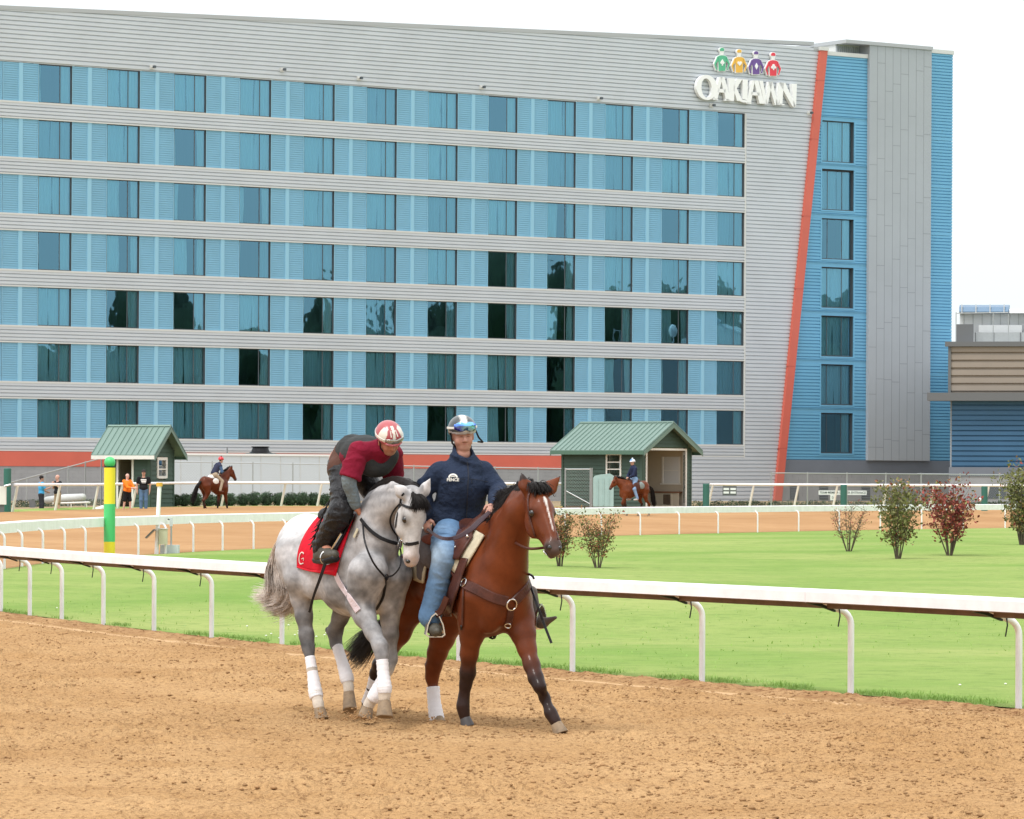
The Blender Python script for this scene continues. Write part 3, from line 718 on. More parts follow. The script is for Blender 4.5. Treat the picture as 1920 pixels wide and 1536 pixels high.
# O as a ring
n = 28; ro, ri = [], []
for i in range(n):
    a = 2*math.pi*i/n; ro.append((283+172*math.cos(a), 745+205*math.sin(a)+14*math.cos(a))); ri.append((278+84*math.cos(a)+6*math.sin(a), 755+158*math.sin(a)+8*math.cos(a)))
mb = MB(); outer = [(cx(x), cz(x, y)) for x, y in ro]; inner = [(cx(x), cz(x, y)) for x, y in ri]
for i in range(n):
    j = (i+1) % n; mb.prism([outer[i], outer[j], inner[j], inner[i]], HM, .1, .34)
mb.build('letter', M_WHITE, sign)
poly_part('letter', [stroke((510, 575), (425, 948), 70, 78), stroke((535, 575), (640, 962), 84, 100), [(470, 765), (590, 775), (590, 832), (460, 822)], [(390, 918), (465, 925), (465, 955), (385, 945)], [(585, 930), (720, 945), (720, 970), (580, 962)]], M_WHITE, .1, .345, sign)
poly_part('letter', [[(640, 590), (742, 600), (728, 965), (650, 955)], [(770, 600), (862, 608), (770, 762), (870, 965), (780, 965), (720, 790), (722, 730)]], M_WHITE, .1, .35, sign)
poly_part('letter', [[(868, 610), (952, 618), (945, 960), (870, 930)], [(790, 930), (940, 960), (935, 992), (880, 990), (800, 960)]], M_WHITE, .1, .355, sign)
poly_part('letter', [stroke((1040, 630), (965, 1000), 60, 95), stroke((1085, 630), (1185, 1010), 90, 100), [(1010, 820), (1140, 830), (1140, 880), (1000, 870)], [(925, 985), (1010, 995), (1005, 1015), (920, 1005)]], M_WHITE, .1, .36, sign)
poly_part('letter', [stroke((1165, 635), (1250, 1020), 75, 60), stroke((1320, 650), (1255, 1020), 90, 50), stroke((1320, 650), (1420, 1035), 90, 62), stroke((1490, 665), (1425, 1035), 95, 50)], M_WHITE, .1, .365, sign)
poly_part('letter', [stroke((1500, 665), (1490, 1030), 90, 60), [(1455, 665), (1560, 670), (1730, 1040), (1715, 1075), (1680, 1055)], [(1665, 685), (1750, 690), (1738, 1060), (1700, 1070)], [(1460, 1010), (1550, 1015), (1545, 1035), (1455, 1030)]], M_WHITE, .1, .37, sign)
# four jockey figures
M_J = [mat('sign_green', (.10, .46, .27), .5), mat('sign_yellow', (.80, .46, .07), .5), mat('sign_purple', (.15, .08, .30), .5), mat('sign_red', (.72, .05, .08), .5)]
def jock(x0, y0, k):
    f = empty('jockey_figure', tuple(hp(cx(x0), .2, cz(x0, y0)))); setparent2(f, sign)
    A = lambda pts: [(x0+x, y0+y) for x, y in pts]
    sh = [(-40, -22), (40, -22), (80, 5), (132, 122), (98, 235), (62, 235), (-62, 235), (-98, 235), (-132, 122), (-80, 5)]
    # white outline plate made of pieces (leaves the gap between arm and body open)
    for inset, o0, o1, M_, nm in ((0, .1, .22, M_WHITE, 'outline'), (11, .2, .26, M_J[k], 'silks')):
        q = inset
        polys = [A([(-44+q*.3, -24+q), (44-q*.3, -24+q), (84-q*.4, 4+q*.6), (66-q, 110), (62-q, 248-q), (-62+q, 248-q), (-66+q, 110), (-84+q*.4, 4+q*.6)]),
                 A([(60, 30), (84-q*.5, 4+q), (136-q, 124), (100-q*.6, 236-q), (76+q*.5, 226-q), (104-q*.2+4, 128), (66, 70)]),
                 A([(-60, 30), (-66, 70), (-104+q*.2-4, 128), (-76-q*.5, 226-q), (-100+q*.6, 236-q), (-136+q, 124), (-84+q*.5, 4+q)])]
        poly_part(nm, polys, M_, o0, o1, f)
    poly_part('face', [A([(-38, -88), (38, -88), (20, -22), (-20, -22)])], M_WHITE, .1, .24, f)
    cap_ = [(34*math.cos(a), -108-32*math.sin(a)) for a in np.linspace(0, math.pi, 9)]+[(-30, -88), (30, -88)]
    poly_part('cap_edge', [A([(x*1.35, (y+108)*1.3-108) for x, y in cap_])], M_WHITE, .1, .225, f)
    poly_part('cap', [A(cap_)], M_J[k], .2, .262, f)
    if k == 2: sy = [[(0, 52), (28, 105), (0, 165), (-28, 105)]]
    elif k == 1: sy = [[(0, 130), (-38, 85), (-34, 62), (-14, 56), (0, 68), (14, 56), (34, 62), (38, 85)]]
    elif k == 0: sy = [[(0, 48), (36, 105), (24, 125), (-24, 125), (-36, 105)], [(-5, 120), (5, 120), (12, 152), (-12, 152)]]
    else: sy = [[(22*math.cos(a)+a0, 22*math.sin(a)+b0) for a in np.linspace(0, 2*math.pi, 11)[:-1]] for a0, b0 in ((0, 68), (-20, 100), (20, 100))]+[[(-6, 98), (6, 98), (10, 145), (-10, 145)]]
    poly_part('suit_mark', [A(p) for p in sy], M_WHITE, .25, .285, f)
def setparent2(o, p): o.parent = p; o.matrix_parent_inverse = full(p).inverted()
for k, (x0, y0) in enumerate(((545, 235), (827, 262), (1103, 290), (1382, 315))): jock(x0, y0, k)

# ------------------------------------------------------------------ low wing right of the hotel
wing = empty('service_wing', tuple(P(1850, 945, 238)), 'low wing with taupe upper wall and deep blue lower wall, right of the hotel', 'building')
WO = P(1781, 895, 236); WDx = np.array([.985, -.17, 0]); WDx /= np.linalg.norm(WDx)
WM = frame((WO[0], WO[1], 0), WDx)
wz = lambda v, Y=236: HC-(v-898.7)/F_PX*Y
def wbox(mb, a, b, mi=0): return mb.box(a, b, mi, WM)
mb = MB(); ribs(mb, 0.05, 16, wz(737), wz(650), .44, depth=.12, M=WM); mb.build('taupe_siding', M_LOUV, wing)
mb = MB(); wbox(mb, (-.3, -.3, wz(650)), (16, .35, wz(641))); wbox(mb, (-1.3, -.2, wz(752)), (16, .9, wz(737))); wbox(mb, (-.12, -.2, wz(737)), (.05, .2, wz(650))); mb.build('ledge', M_CAP, wing)
mb = MB(); ribs(mb, 0.1, 16, wz(876), wz(752), .3, depth=.08, M=WM); mb.build('blue_siding', M_DBLUE, wing)
mb = MB(); wbox(mb, (-.05, -.1, wz(893)), (16, .15, wz(876))); mb.build('slate_band', M_SLATE, wing)
mb = MB(); wbox(mb, (-.05, -.1, .0), (16, .1, wz(893))); mb.build('block_base', M_BLOCK, wing)
mb = MB(); wbox(mb, (0, -25, 0), (30, -.12, wz(650))); mb.build('rear_block', M_PANEL, wing)
for x in (2.0, 3.6):
    mb = MB(); wbox(mb, (x, .1, .9), (x+1.3, .13, 1.7)); mb.build('dark_opening', M_FRAME, wing)
# upper storey and plant behind it
M_PALE = mat('pale_cladding', (.55, .57, .58), .5, var=.05, vscale=.5); M_PLANT = mat('grey_plant_metal', (.38, .40, .40), .5, .2, var=.06)
mb = MB(); wbox(mb, (.06, -9, wz(660)), (30, -8, wz(578)))
for i in range(24): wbox(mb, (.3+i*.55, -8, wz(660)), (.34+i*.55, -7.97, wz(578)), 1)
mb.build('upper_storey', [M_PALE, M_PLANT], wing)
mb = MB(); pr = [(-8.6, wz(578)), (-7.6, wz(578)), (-7.3, wz(575)), (-7.4, wz(566)), (-8.0, wz(561)), (-9, wz(561))]
mb.prism([(p[0], p[1]) for p in pr], np.column_stack([WM[:, 1], WM[:, 0], WM[:, 2], WM[:, 3]]), .06, 3.05)
mb.build('blue_roof_edge', mat('blue_roof_metal', (.16, .25, .36), .4, .3), wing)
for i in range(4): MB().box((.2+i*.85, -7.4, wz(578)), (.26+i*.85, -7.25, wz(561)), 0, WM).build('roof_seam', M_PALE, wing)
mb = MB(); wbox(mb, (1.2, -6, wz(641)), (16, -4, wz(619)))
for x in (1.2, 2.3, 3.9, 5.4, 6.6): wbox(mb, (x, -4, wz(641)), (x+.05, -3.95, wz(619)), 1)
mb.build('roof_plant', [M_PLANT, M_CAP], wing)
mb = MB(); wbox(mb, (1.3, -7.5, wz(619)), (3.9, -6.4, wz(602))); mb.build('air_unit', M_PALE, wing)
mb = MB(); wbox(mb, (4.6, -7.9, wz(617)), (16, -6.3, wz(609))); mb.build('duct', M_CAP, wing)
mb = MB(); wbox(mb, (.1, -3.5, wz(641)), (1.15, -3.3, wz(604)));
mb.build('roof_door', M_CAP, wing)
mb = MB()
for x in (.2, 2.4, 3.3): mb.tube([WM[:, :3] @ np.array([x, -2, wz(641)])+WM[:, 3], WM[:, :3] @ np.array([x, -2, wz(583 if x < 3 else 586)])+WM[:, 3]], .03, 6)
mb.tube([WM[:, :3] @ np.array([.2, -2, wz(585)])+WM[:, 3], WM[:, :3] @ np.array([3.3, -2, wz(584)])+WM[:, 3]], .03, 6)
mb.build('pipe_frame', M_PLANT, wing)
mb = MB(); c = WM[:, :3] @ np.array([5.5, -5.2, wz(582)])+WM[:, 3]; mb.ball(c, (.36, .3, .4), 12); mb.tube([c-np.array([0, 0, .9]), c], .06, 6); mb.build('white_dish', M_WHITE, wing, smooth=True)
mb = MB(); wbox(mb, (3.1, -9.2, wz(578)), (30, -7.2, wz(570))); mb.build('white_fascia', M_WHITE, wing)

# distant treeline on the unseen side, mirrored in the lower panes
M_LEAFD = mat('treeline_leaf', (.030, .048, .025), .9, var=.4, vscale=.3)
mb = MB(); rr = random.Random(5)
for i in range(64):
    y = 18+i*3.9+rr.uniform(-2, 2); x = 172-abs(y-150)*.12+rr.uniform(-9, 9); h = 14+7*math.sin(y*.045+.6)*.6+rr.uniform(-3, 5)+(5 if y > 175 else 0)
    for q in range(5):
        t = rr.uniform(.35, .95); mb.ball((x+rr.uniform(-3, 3), y+rr.uniform(-3.5, 3.5), h*t), (rr.uniform(2, 4.4), rr.uniform(2, 4.4), h*.22), 8)
    mb.ball((x, y, h*.4), (3.5, 4.2, h*.42), 8)
tl = mb.build('treeline', M_LEAFD, None, smooth=True); tag(tl, 'far-off dark wood beyond the right edge, seen only as reflections in the lower hotel windows', 'trees', kind='stuff')
# ================================================================== implicit modelling (smooth union -> one continuous mesh)
class SDF:
    def __init__(s, res=.012): s.p = []; s.res = res
    def cap(s, a, b, ra, rb=None, k=.03, sq=None, sub=False):
        """round cone; sq=(axis, factor) squashes (factor<1) or stretches along axis"""
        s.p.append(('c', np.asarray(a, float), np.asarray(b, float), ra, ra if rb is None else rb, k, sq, sub)); return s
    def chain(s, pts, k=.03, sq=None):
        for (a, ra), (b, rb) in zip(pts[:-1], pts[1:]): s.cap(a, b, ra, rb, k, sq)
        return s
    def ell(s, c, r, R=None, k=.04, sub=False):
        s.p.append(('e', np.asarray(c, float), np.asarray(r, float), np.eye(3) if R is None else np.asarray(R, float), k, sub)); return s
    def mesh(s, smooth=2, clip=None):
        res = s.res; lo = np.full(3, 1e9); hi = -lo
        for p in s.p:
            if p[-1]: continue
            if p[0] == 'c': m = max(p[3], p[4])*(max(1, p[6][1]) if p[6] else 1)+.03; pts = [p[1], p[2]]
            else: m = p[2].max()+.03; pts = [p[1]]
            for q in pts: lo = np.minimum(lo, q-m); hi = np.maximum(hi, q+m)
        n = np.ceil((hi-lo)/res).astype(int)+3; Fd = np.full(n, .5, np.float32)
        ax = [lo[i]+res*np.arange(n[i]) for i in range(3)]
        for p in s.p:
            if p[0] == 'c':
                _, a, b, ra, rb, k, sq, sub = p; m = max(ra, rb)*(max(1, sq[1]) if sq else 1)+k+.04; l = np.minimum(a, b)-m; h = np.maximum(a, b)+m
            else:
                _, c, r, R, k, sub = p; m = r.max()+k+.04; l = c-m; h = c+m
            i0 = np.clip(((l-lo)/res).astype(int), 0, n-1); i1 = np.clip(((h-lo)/res).astype(int)+2, 1, n)
            if (i1 <= i0).any(): continue
            g = np.stack(np.meshgrid(*[ax[i][i0[i]:i1[i]] for i in range(3)], indexing='ij'), -1)
            if p[0] == 'c':
                if sq:
                    u = np.asarray(sq[0], float); u = u/np.linalg.norm(u); c0 = (a+b)/2; f = 1/sq[1]-1
                    g = g+((g-c0)@u)[..., None]*u*f; a2 = a+((a-c0)@u)*u*f; b2 = b+((b-c0)@u)*u*f
                else: a2, b2 = a, b
                ab = b2-a2; L2 = ab@ab+1e-12; t = np.clip(((g-a2)@ab)/L2, 0, 1)
                d = np.linalg.norm(g-a2-t[..., None]*ab, axis=-1)-(ra+(rb-ra)*t)
                if sq and sq[1] < 1: d = d*(sq[1]*.5+.5)
            else:
                q = (g-c)@R.T; k0 = np.linalg.norm(q/r, axis=-1); k1 = np.linalg.norm(q/(r*r), axis=-1)+1e-9; d = k0*(k0-1)/k1
            sl = tuple(slice(i0[i], i1[i]) for i in range(3)); cur = Fd[sl]
            if sub: hh = np.maximum(k-np.abs(-cur-(d)), 0)/k; Fd[sl] = -(np.minimum(-cur, d)-hh*hh*k/4)
            else: hh = np.maximum(k-np.abs(cur-d), 0)/k; Fd[sl] = np.minimum(cur, d)-hh*hh*k/4
        if clip: 
            G3 = np.meshgrid(*ax, indexing='ij')
            for (pt, nrm) in clip:
                nrm = np.asarray(nrm, float)/np.linalg.norm(nrm); dd = (G3[0]-pt[0])*nrm[0]+(G3[1]-pt[1])*nrm[1]+(G3[2]-pt[2])*nrm[2]
                Fd = np.maximum(Fd, dd.astype(np.float32))
        return surfnet(Fd, lo, res, smooth)
def surfnet(Fd, lo, res, smooth):
    sg = Fd < 0; nx, ny, nz = Fd.shape
    c = sum(sg[i:nx-1+i, j:ny-1+j, k:nz-1+k].astype(np.int8) for i in (0, 1) for j in (0, 1) for k in (0, 1))
    act = (c > 0) & (c < 8); I, J, K = np.nonzero(act); idx = np.full(act.shape, -1, np.int32); idx[I, J, K] = np.arange(len(I))
    corner = [(i, j, k) for i in (0, 1) for j in (0, 1) for k in (0, 1)]
    val = np.stack([Fd[I+i, J+j, K+k] for i, j, k in corner], 1)
    acc = np.zeros((len(I), 3)); cnt = np.zeros(len(I))
    for a in range(8):
        for b in range(a+1, 8):
            ca, cb = np.array(corner[a]), np.array(corner[b])
            if np.abs(ca-cb).sum() != 1: continue
            va, vb = val[:, a], val[:, b]; m = (va < 0) != (vb < 0)
            t = np.where(m, va/np.where(m, va-vb, 1), 0)
            acc += m[:, None]*(ca+t[:, None]*(cb-ca)); cnt += m
    V = lo+res*(np.stack([I, J, K], 1)+acc/cnt[:, None])
    Fs = []
    for axx in range(3):
        s0 = [slice(None)]*3; s1 = [slice(None)]*3; s0[axx] = slice(0, -1); s1[axx] = slice(1, None)
        A, B = sg[tuple(s0)], sg[tuple(s1)]; d = A != B; i, j, k = np.nonzero(d); p = np.stack([i, j, k], 1)
        o1, o2 = [q for q in range(3) if q != axx]; ok = (p[:, o1] > 0) & (p[:, o2] > 0) & (p[:, o1] < Fd.shape[o1]-1) & (p[:, o2] < Fd.shape[o2]-1); p = p[ok]
        def cell(d1, d2):
            q = p.copy(); q[:, o1] += d1; q[:, o2] += d2; return idx[q[:, 0], q[:, 1], q[:, 2]]
        f = np.stack([cell(-1, -1), cell(0, -1), cell(0, 0), cell(-1, 0)], 1)
        fl = A[p[:, 0], p[:, 1], p[:, 2]]
        if axx == 1: fl = ~fl
        f[~fl] = f[~fl][:, ::-1]; Fs.append(f)
    Fq = np.concatenate(Fs); Fq = Fq[(Fq >= 0).all(1)]
    if smooth:
        E = np.concatenate([Fq[:, [i, (i+1) % 4]] for i in range(4)]); 
        for _ in range(smooth):
            a = np.zeros_like(V); n = np.zeros(len(V))
            for q in range(3):
                a[:, q] = np.bincount(E[:, 0], V[E[:, 1], q], len(V))+np.bincount(E[:, 1], V[E[:, 0], q], len(V))
            n = np.bincount(E[:, 0], minlength=len(V))+np.bincount(E[:, 1], minlength=len(V))
            V = V*.5+.5*a/np.maximum(n, 1)[:, None]
    return V, Fq
def wrinkle(V, Fq, amp=.008, fr=(9, 9, 22), seed=3, M=None, mask=None):
    """cloth creases: ridged noise pushed along the surface normals"""
    a, b, c = V[Fq[:, 0]], V[Fq[:, 1]], V[Fq[:, 2]]; fn = np.cross(b-a, c-a); N = np.zeros_like(V)
    for i in range(4):
        for q in range(3): N[:, q] += np.bincount(Fq[:, i], fn[:, q], len(V))
    N /= np.linalg.norm(N, axis=1)[:, None]+1e-12
    Q = (V @ (np.eye(3) if M is None else np.asarray(M).T))*np.array(fr)
    n = vnoise(Q[:, 0]+Q[:, 2]*.6, Q[:, 2]+Q[:, 1]*.5, seed); n2 = vnoise(Q[:, 0]*2.3-Q[:, 1], Q[:, 2]*2.1, seed+1)
    r = (1-np.abs(2*n-1))**2-.35+.35*((1-np.abs(2*n2-1))-.5)
    g = np.clip((vnoise(V[:, 0]*5+V[:, 1]*3, V[:, 2]*5, seed+5)-.25)*1.8, .15, 1); ctr = V.mean(0)
    s = np.sign(np.mean(np.sum(N*(V-ctr), 1))); return V+N*s*(amp*r*g*(1 if mask is None else mask))[:, None]
def unit(v): v = np.asarray(v, float); return v/np.linalg.norm(v)

def hand(sd, wrist, palm_dir, back, thumb_side, curl=.9, s=1.0, k=.012):
    """palm + four unequal bent fingers + thumb leaving the side of the palm. back: unit vector out of the back of the hand"""
    d = unit(palm_dir); b = unit(back-d*np.dot(back, d)); t = np.cross(d, b)*thumb_side
    sd.cap(wrist, wrist+d*.05*s, .024*s, .03*s, k=.02, sq=(b, .62))
    pc = wrist+d*.075*s; sd.cap(wrist+d*.04*s, pc, .034*s, .036*s, k=.02, sq=(b, .45))
    for i, (off, ln) in enumerate(((.028, .070), (.010, .080), (-.009, .074), (-.026, .058))):
        p = wrist+d*.085*s+t*off*s; dirn = d; r = .0098*s-.0006*i
        for j, f in enumerate((.45, .32, .23)):
            a = curl*(.55, .9, .75)[j]; ax = t
            dirn = dirn*math.cos(a)-b*math.sin(a)*1.0; 
            nb = b*math.cos(a)+unit(dirn)*0; dirn = unit(dirn)
            q = p+dirn*ln*f*s; sd.cap(p, q, r, r*.9, k=.006); p = q; r *= .9
    p = wrist+d*.03*s+t*.03*s; q = p+unit(d*.6+t*.7-b*.3)*.035*s; r2 = q+unit(d*.9+t*.1-b*.6)*.03*s
    sd.cap(p, q, .014*s, .012*s, k=.012); sd.cap(q, r2, .0115*s, .0095*s, k=.006)
def head(sd, c, fwd, up, s=1.0, k=.02):
    """human head, c = centre of the skull; returns landmark dict"""
    f = unit(fwd); u = unit(np.asarray(up)-f*np.dot(up, f)); l = np.cross(u, f)     # l: person's left
    at = lambda F, Lf, U: c+(f*F+l*Lf+u*U)*s
    R = np.array([f, l, u])
    sd.ell(at(-.01, 0, .025), np.array([.095, .076, .088])*s, R, k)
    sd.ell(at(.02, 0, -.045), np.array([.07, .062, .075])*s, R, .03)
    sd.ell(at(.045, 0, -.085), np.array([.042, .042, .032])*s, R, .025)      # chin
    for q in (-1, 1):
        sd.ell(at(.055, q*.036, -.035), np.array([.03, .026, .03])*s, R, .02)    # cheek
        sd.cap(at(.074, q*.016, .022), at(.066, q*.044, .022), .012*s, .010*s, k=.012)   # brow
        sd.ell(at(.088, q*.031, .004), np.array([.018, .020, .012])*s, R, .006, sub=True)
        sd.ell(at(.072, q*.031, .003), np.array([.013, .014, .011])*s, R, .004)  # lidded eye
        sd.ell(at(-.005, q*.077, -.012), np.array([.020, .010, .032])*s, R, .008)  # ear
        sd.ell(at(0, q*.088, -.008), np.array([.010, .006, .018])*s, R, .004, sub=True)
    sd.cap(at(.080, 0, .012), at(.104, 0, -.028), .0095*s, .0135*s, k=.010)     # nose
    for q in (-1, 1): sd.ell(at(.094, q*.012, -.032), np.array([.011, .009, .008])*s, R, .006)
    sd.ell(at(.082, 0, -.054), np.array([.014, .022, .0065])*s, R, .006); sd.ell(at(.080, 0, -.066), np.array([.013, .019, .0075])*s, R, .006)
    return dict(at=at, f=f, l=l, u=u, R=R)

def bvh(V, Fq): return BVHTree.FromPolygons([tuple(p) for p in V], [tuple(int(i) for i in f) for f in Fq])
def hit(tree, u, v, out=.0):
    """where the line of sight through a photo point meets a body"""
    d = Vector(unit(ray(u, v))); loc, nrm, i, dist = tree.ray_cast(Vector(CAM), d)
    if loc is None:
        best = None
        for t in np.linspace(30.5, 35.5, 60):
            q = Vector(CAM+ray(u, v)*t); l2, n2, i2, d2 = tree.find_nearest(q)
            if best is None or d2 < best[0]: best = (d2, l2, n2)
        loc, nrm = best[1], best[2]
    if nrm.dot(d) > 0: nrm = -nrm
    return np.array(loc)+np.array(nrm)*out, np.array(nrm)
def ribbon(mb, pts, nrms, w, th=.004, mi=0):
    pts = np.asarray(pts); nrms = np.asarray(nrms); t = np.gradient(pts, axis=0); t /= np.linalg.norm(t, axis=1)[:, None]+1e-9
    n = nrms-t*(nrms*t).sum(1)[:, None]; n /= np.linalg.norm(n, axis=1)[:, None]+1e-9; s = np.cross(t, n)
    m = len(pts); w = np.full(m, w) if np.isscalar(w) else np.interp(np.linspace(0, 1, m), np.linspace(0, 1, len(w)), w); w = w[:, None]/2
    V = np.stack([pts-s*w, pts-s*w*.8+n*th, pts+s*w*.8+n*th, pts+s*w, pts-n*th*.8], 1).reshape(-1, 3)
    fs_ = [(i*5+j, (i+1)*5+j, (i+1)*5+(j+1) % 5, i*5+(j+1) % 5) for i in range(m-1) for j in range(5)]+[(4, 3, 2, 1, 0), tuple((m-1)*5+j for j in range(5))]
    mb.add(V, fs_, mi)
def strap(mb, tree, uv, w, out=.006, n=None, mi=0, th=.004):
    uv = np.asarray(uv, float); L_ = np.hypot(*np.diff(uv, axis=0).T).sum(); n = n or max(6, int(L_/4)); q = catmull(np.column_stack([uv, uv[:, :1]*0]), n)[:, :2]
    h = [hit(tree, a, b, out) for a, b in q]; P_ = np.array([x[0] for x in h]); N_ = np.array([x[1] for x in h])
    if len(P_) > 4:
        for _ in range(2): P_[1:-1] = (P_[:-2]+2*P_[1:-1]+P_[2:])/4; N_[1:-1] = (N_[:-2]+N_[1:-1]+N_[2:])/3
    ribbon(mb, P_, N_, w, th, mi); return P_
def ring(mb, c, n, r, t=.004, mi=0, sx=1.0):
    n = unit(n); a = unit(np.cross(n, [0, 0, 1.01])); b = np.cross(n, a)
    pts = [c+r*(math.cos(q)*a*sx+math.sin(q)*b) for q in np.linspace(0, 2*math.pi, 19)]; mb.tube(pts, t, 6, mi, cap=False)
def patch(tree, grid_uv, out, th):
    """cloth laid on a body: grid of photo points dropped onto it, given thickness"""
    H, Wd = grid_uv.shape[:2]; Q = np.zeros((H, Wd, 3)); Nn = np.zeros((H, Wd, 3))
    for i in range(H):
        for j in range(Wd): Q[i, j], Nn[i, j] = hit(tree, *grid_uv[i, j], out=out)
    for _ in range(3):
        Q[1:-1, 1:-1] = (Q[1:-1, 1:-1]*2+Q[:-2, 1:-1]+Q[2:, 1:-1]+Q[1:-1, :-2]+Q[1:-1, 2:])/6
        Nn[1:-1, 1:-1] = (Nn[1:-1, 1:-1]+Nn[:-2, 1:-1]+Nn[2:, 1:-1]+Nn[1:-1, :-2]+Nn[1:-1, 2:])/5
    V = np.concatenate([(Q+Nn*th).reshape(-1, 3), Q.reshape(-1, 3)]); o = H*Wd; fs_ = []
    for i in range(H-1):
        for j in range(Wd-1): a = i*Wd+j; fs_ += [(a, a+1, a+Wd+1, a+Wd), (o+a, o+a+Wd, o+a+Wd+1, o+a+1)]
    for j in range(Wd-1): fs_ += [(j, o+j, o+j+1, j+1), ((H-1)*Wd+j, (H-1)*Wd+j+1, o+(H-1)*Wd+j+1, o+(H-1)*Wd+j)]
    for i in range(H-1): fs_ += [(i*Wd, (i+1)*Wd, o+(i+1)*Wd, o+i*Wd), (i*Wd+Wd-1, o+i*Wd+Wd-1, o+(i+1)*Wd+Wd-1, (i+1)*Wd+Wd-1)]
    return V, fs_
def quadgrid(c00, c10, c11, c01, nu, nv, bulge=None):
    """c: tl, tr, br, bl (photo points)"""
    g = np.zeros((nv+1, nu+1, 2)); c00, c10, c11, c01 = map(np.asarray, (c00, c10, c11, c01))
    for i in range(nv+1):
        for j in range(nu+1):
            s, t = j/nu, i/nv; g[i, j] = (c00*(1-s)+c10*s)*(1-t)+(c01*(1-s)+c11*s)*t
            if bulge: g[i, j] += np.asarray(bulge(s, t))
    return g
def strands(paths, n, spread, r0, r1, seg=9, flare=1.0, seed=1, clump=14):
    """hair as many thin tapering three-sided strands following guide paths (list of point lists)"""
    rg = np.random.default_rng(seed); V, Fq = [], []; k = 0
    G_ = [catmull(p, seg) for p in paths]; G_ = np.array(G_)
    cl = rg.normal(0, 1, (clump, 3))
    for i in range(n):
        x = rg.uniform(0, len(G_)-1.0001) if len(G_) > 1 else 0; a = int(x); f = x-a
        base = G_[a] if len(G_) == 1 else G_[a]*(1-f)+G_[a+1]*f
        o1 = rg.normal(0, 1, 3)*.55+cl[rg.integers(clump)]*.8; o2 = rg.normal(0, 1, 3)
        t = np.linspace(0, 1, seg)[:, None]; ln = rg.uniform(.72, 1.0)
        pts = catmull(base, seg*3)[(np.linspace(0, (seg*3-1)*ln, seg)).astype(int)]
        pts = pts+spread*(o1*(.25+t*flare)+o2*.35*np.sin(t*math.pi*1.3+rg.uniform(0, 6))*t)
        r = (r0*(1-t)+r1*t)*rg.uniform(.7, 1.3)
        tg = np.gradient(pts, axis=0); tg /= np.linalg.norm(tg, axis=1)[:, None]+1e-9
        s = np.cross(tg, [.3, .2, 1]); s /= np.linalg.norm(s, axis=1)[:, None]+1e-9; b = np.cross(tg, s)
        v = np.stack([pts+r*s, pts-r*.5*s+r*.87*b, pts-r*.5*s-r*.87*b], 1).reshape(-1, 3)
        V.append(v); q = np.arange(seg-1)[:, None]*3
        Fq.append(np.concatenate([k+q+[0, 1, 4, 3], k+q+[1, 2, 5, 4], k+q+[2, 0, 3, 5]])); k += seg*3
    return np.vstack(V), np.vstack(Fq)
# ================================================================== the two big horses
class Body:
    """sagittal frame: origin on the ground under the barrel, F forward, Lt left"""
    def __init__(s, u, Y, th, z0=0.0):
        s.O = np.array([(u-CU)/F_PX*Y, Y, z0]); t = math.radians(th)
        s.F = np.array([math.cos(t), -math.sin(t), 0]); s.L = np.array([math.sin(t), math.cos(t), 0]); s.U = np.array([0, 0, 1.])
        s.R = np.array([s.F, s.L, s.U])
    def J(s, u, v, lat=0.0):
        r = ray(u, v); Y = ((s.O-CAM)@s.L+lat)/(r@s.L); return CAM+r*Y
    def W(s, F, Lt, U): return s.O+s.F*F+s.L*Lt+s.U*U
    def loc(s, p): return (np.asarray(p)-s.O)@s.R.T
M_COATG = mat('dapple_grey_coat', attr='Col', rough=.6, var=.17, vscale=26, bump=.12, bscale=90, bdist=.004, spec=.12)
M_COATB = mat('bay_coat', attr='Col', rough=.40, coat=.10, var=.20, vscale=7, bump=.10, bscale=60, bdist=.004, spec=.14, sheen=.0)
M_EYE = mat('dark_eye', (.01, .008, .006), .08, spec=.8)
M_HOOF = mat('hoof_horn', (.24, .17, .105), .7, var=.35, vscale=14)
M_WRAP = mat('white_leg_wrap', (.80, .78, .80), .85, var=.05, vscale=20, bump=.5, bscale=60, bdist=.004)
M_BLK = mat('black_leather', (.014, .014, .016), .42, spec=.22, bump=.15, bscale=80)
M_BRN = mat('brown_leather', (.075, .026, .018), .4, spec=.25, var=.25, vscale=14, bump=.2, bscale=70)
M_STEEL = mat('bright_steel', (.75, .75, .74), .22, 1.0)
M_HAIRB = mat('black_mane_hair', (.014, .011, .010), .5, var=.3, vscale=8, spec=.2)
M_HAIRG = mat('silver_tail_hair', (.62, .54, .48), .6, var=.35, vscale=7)

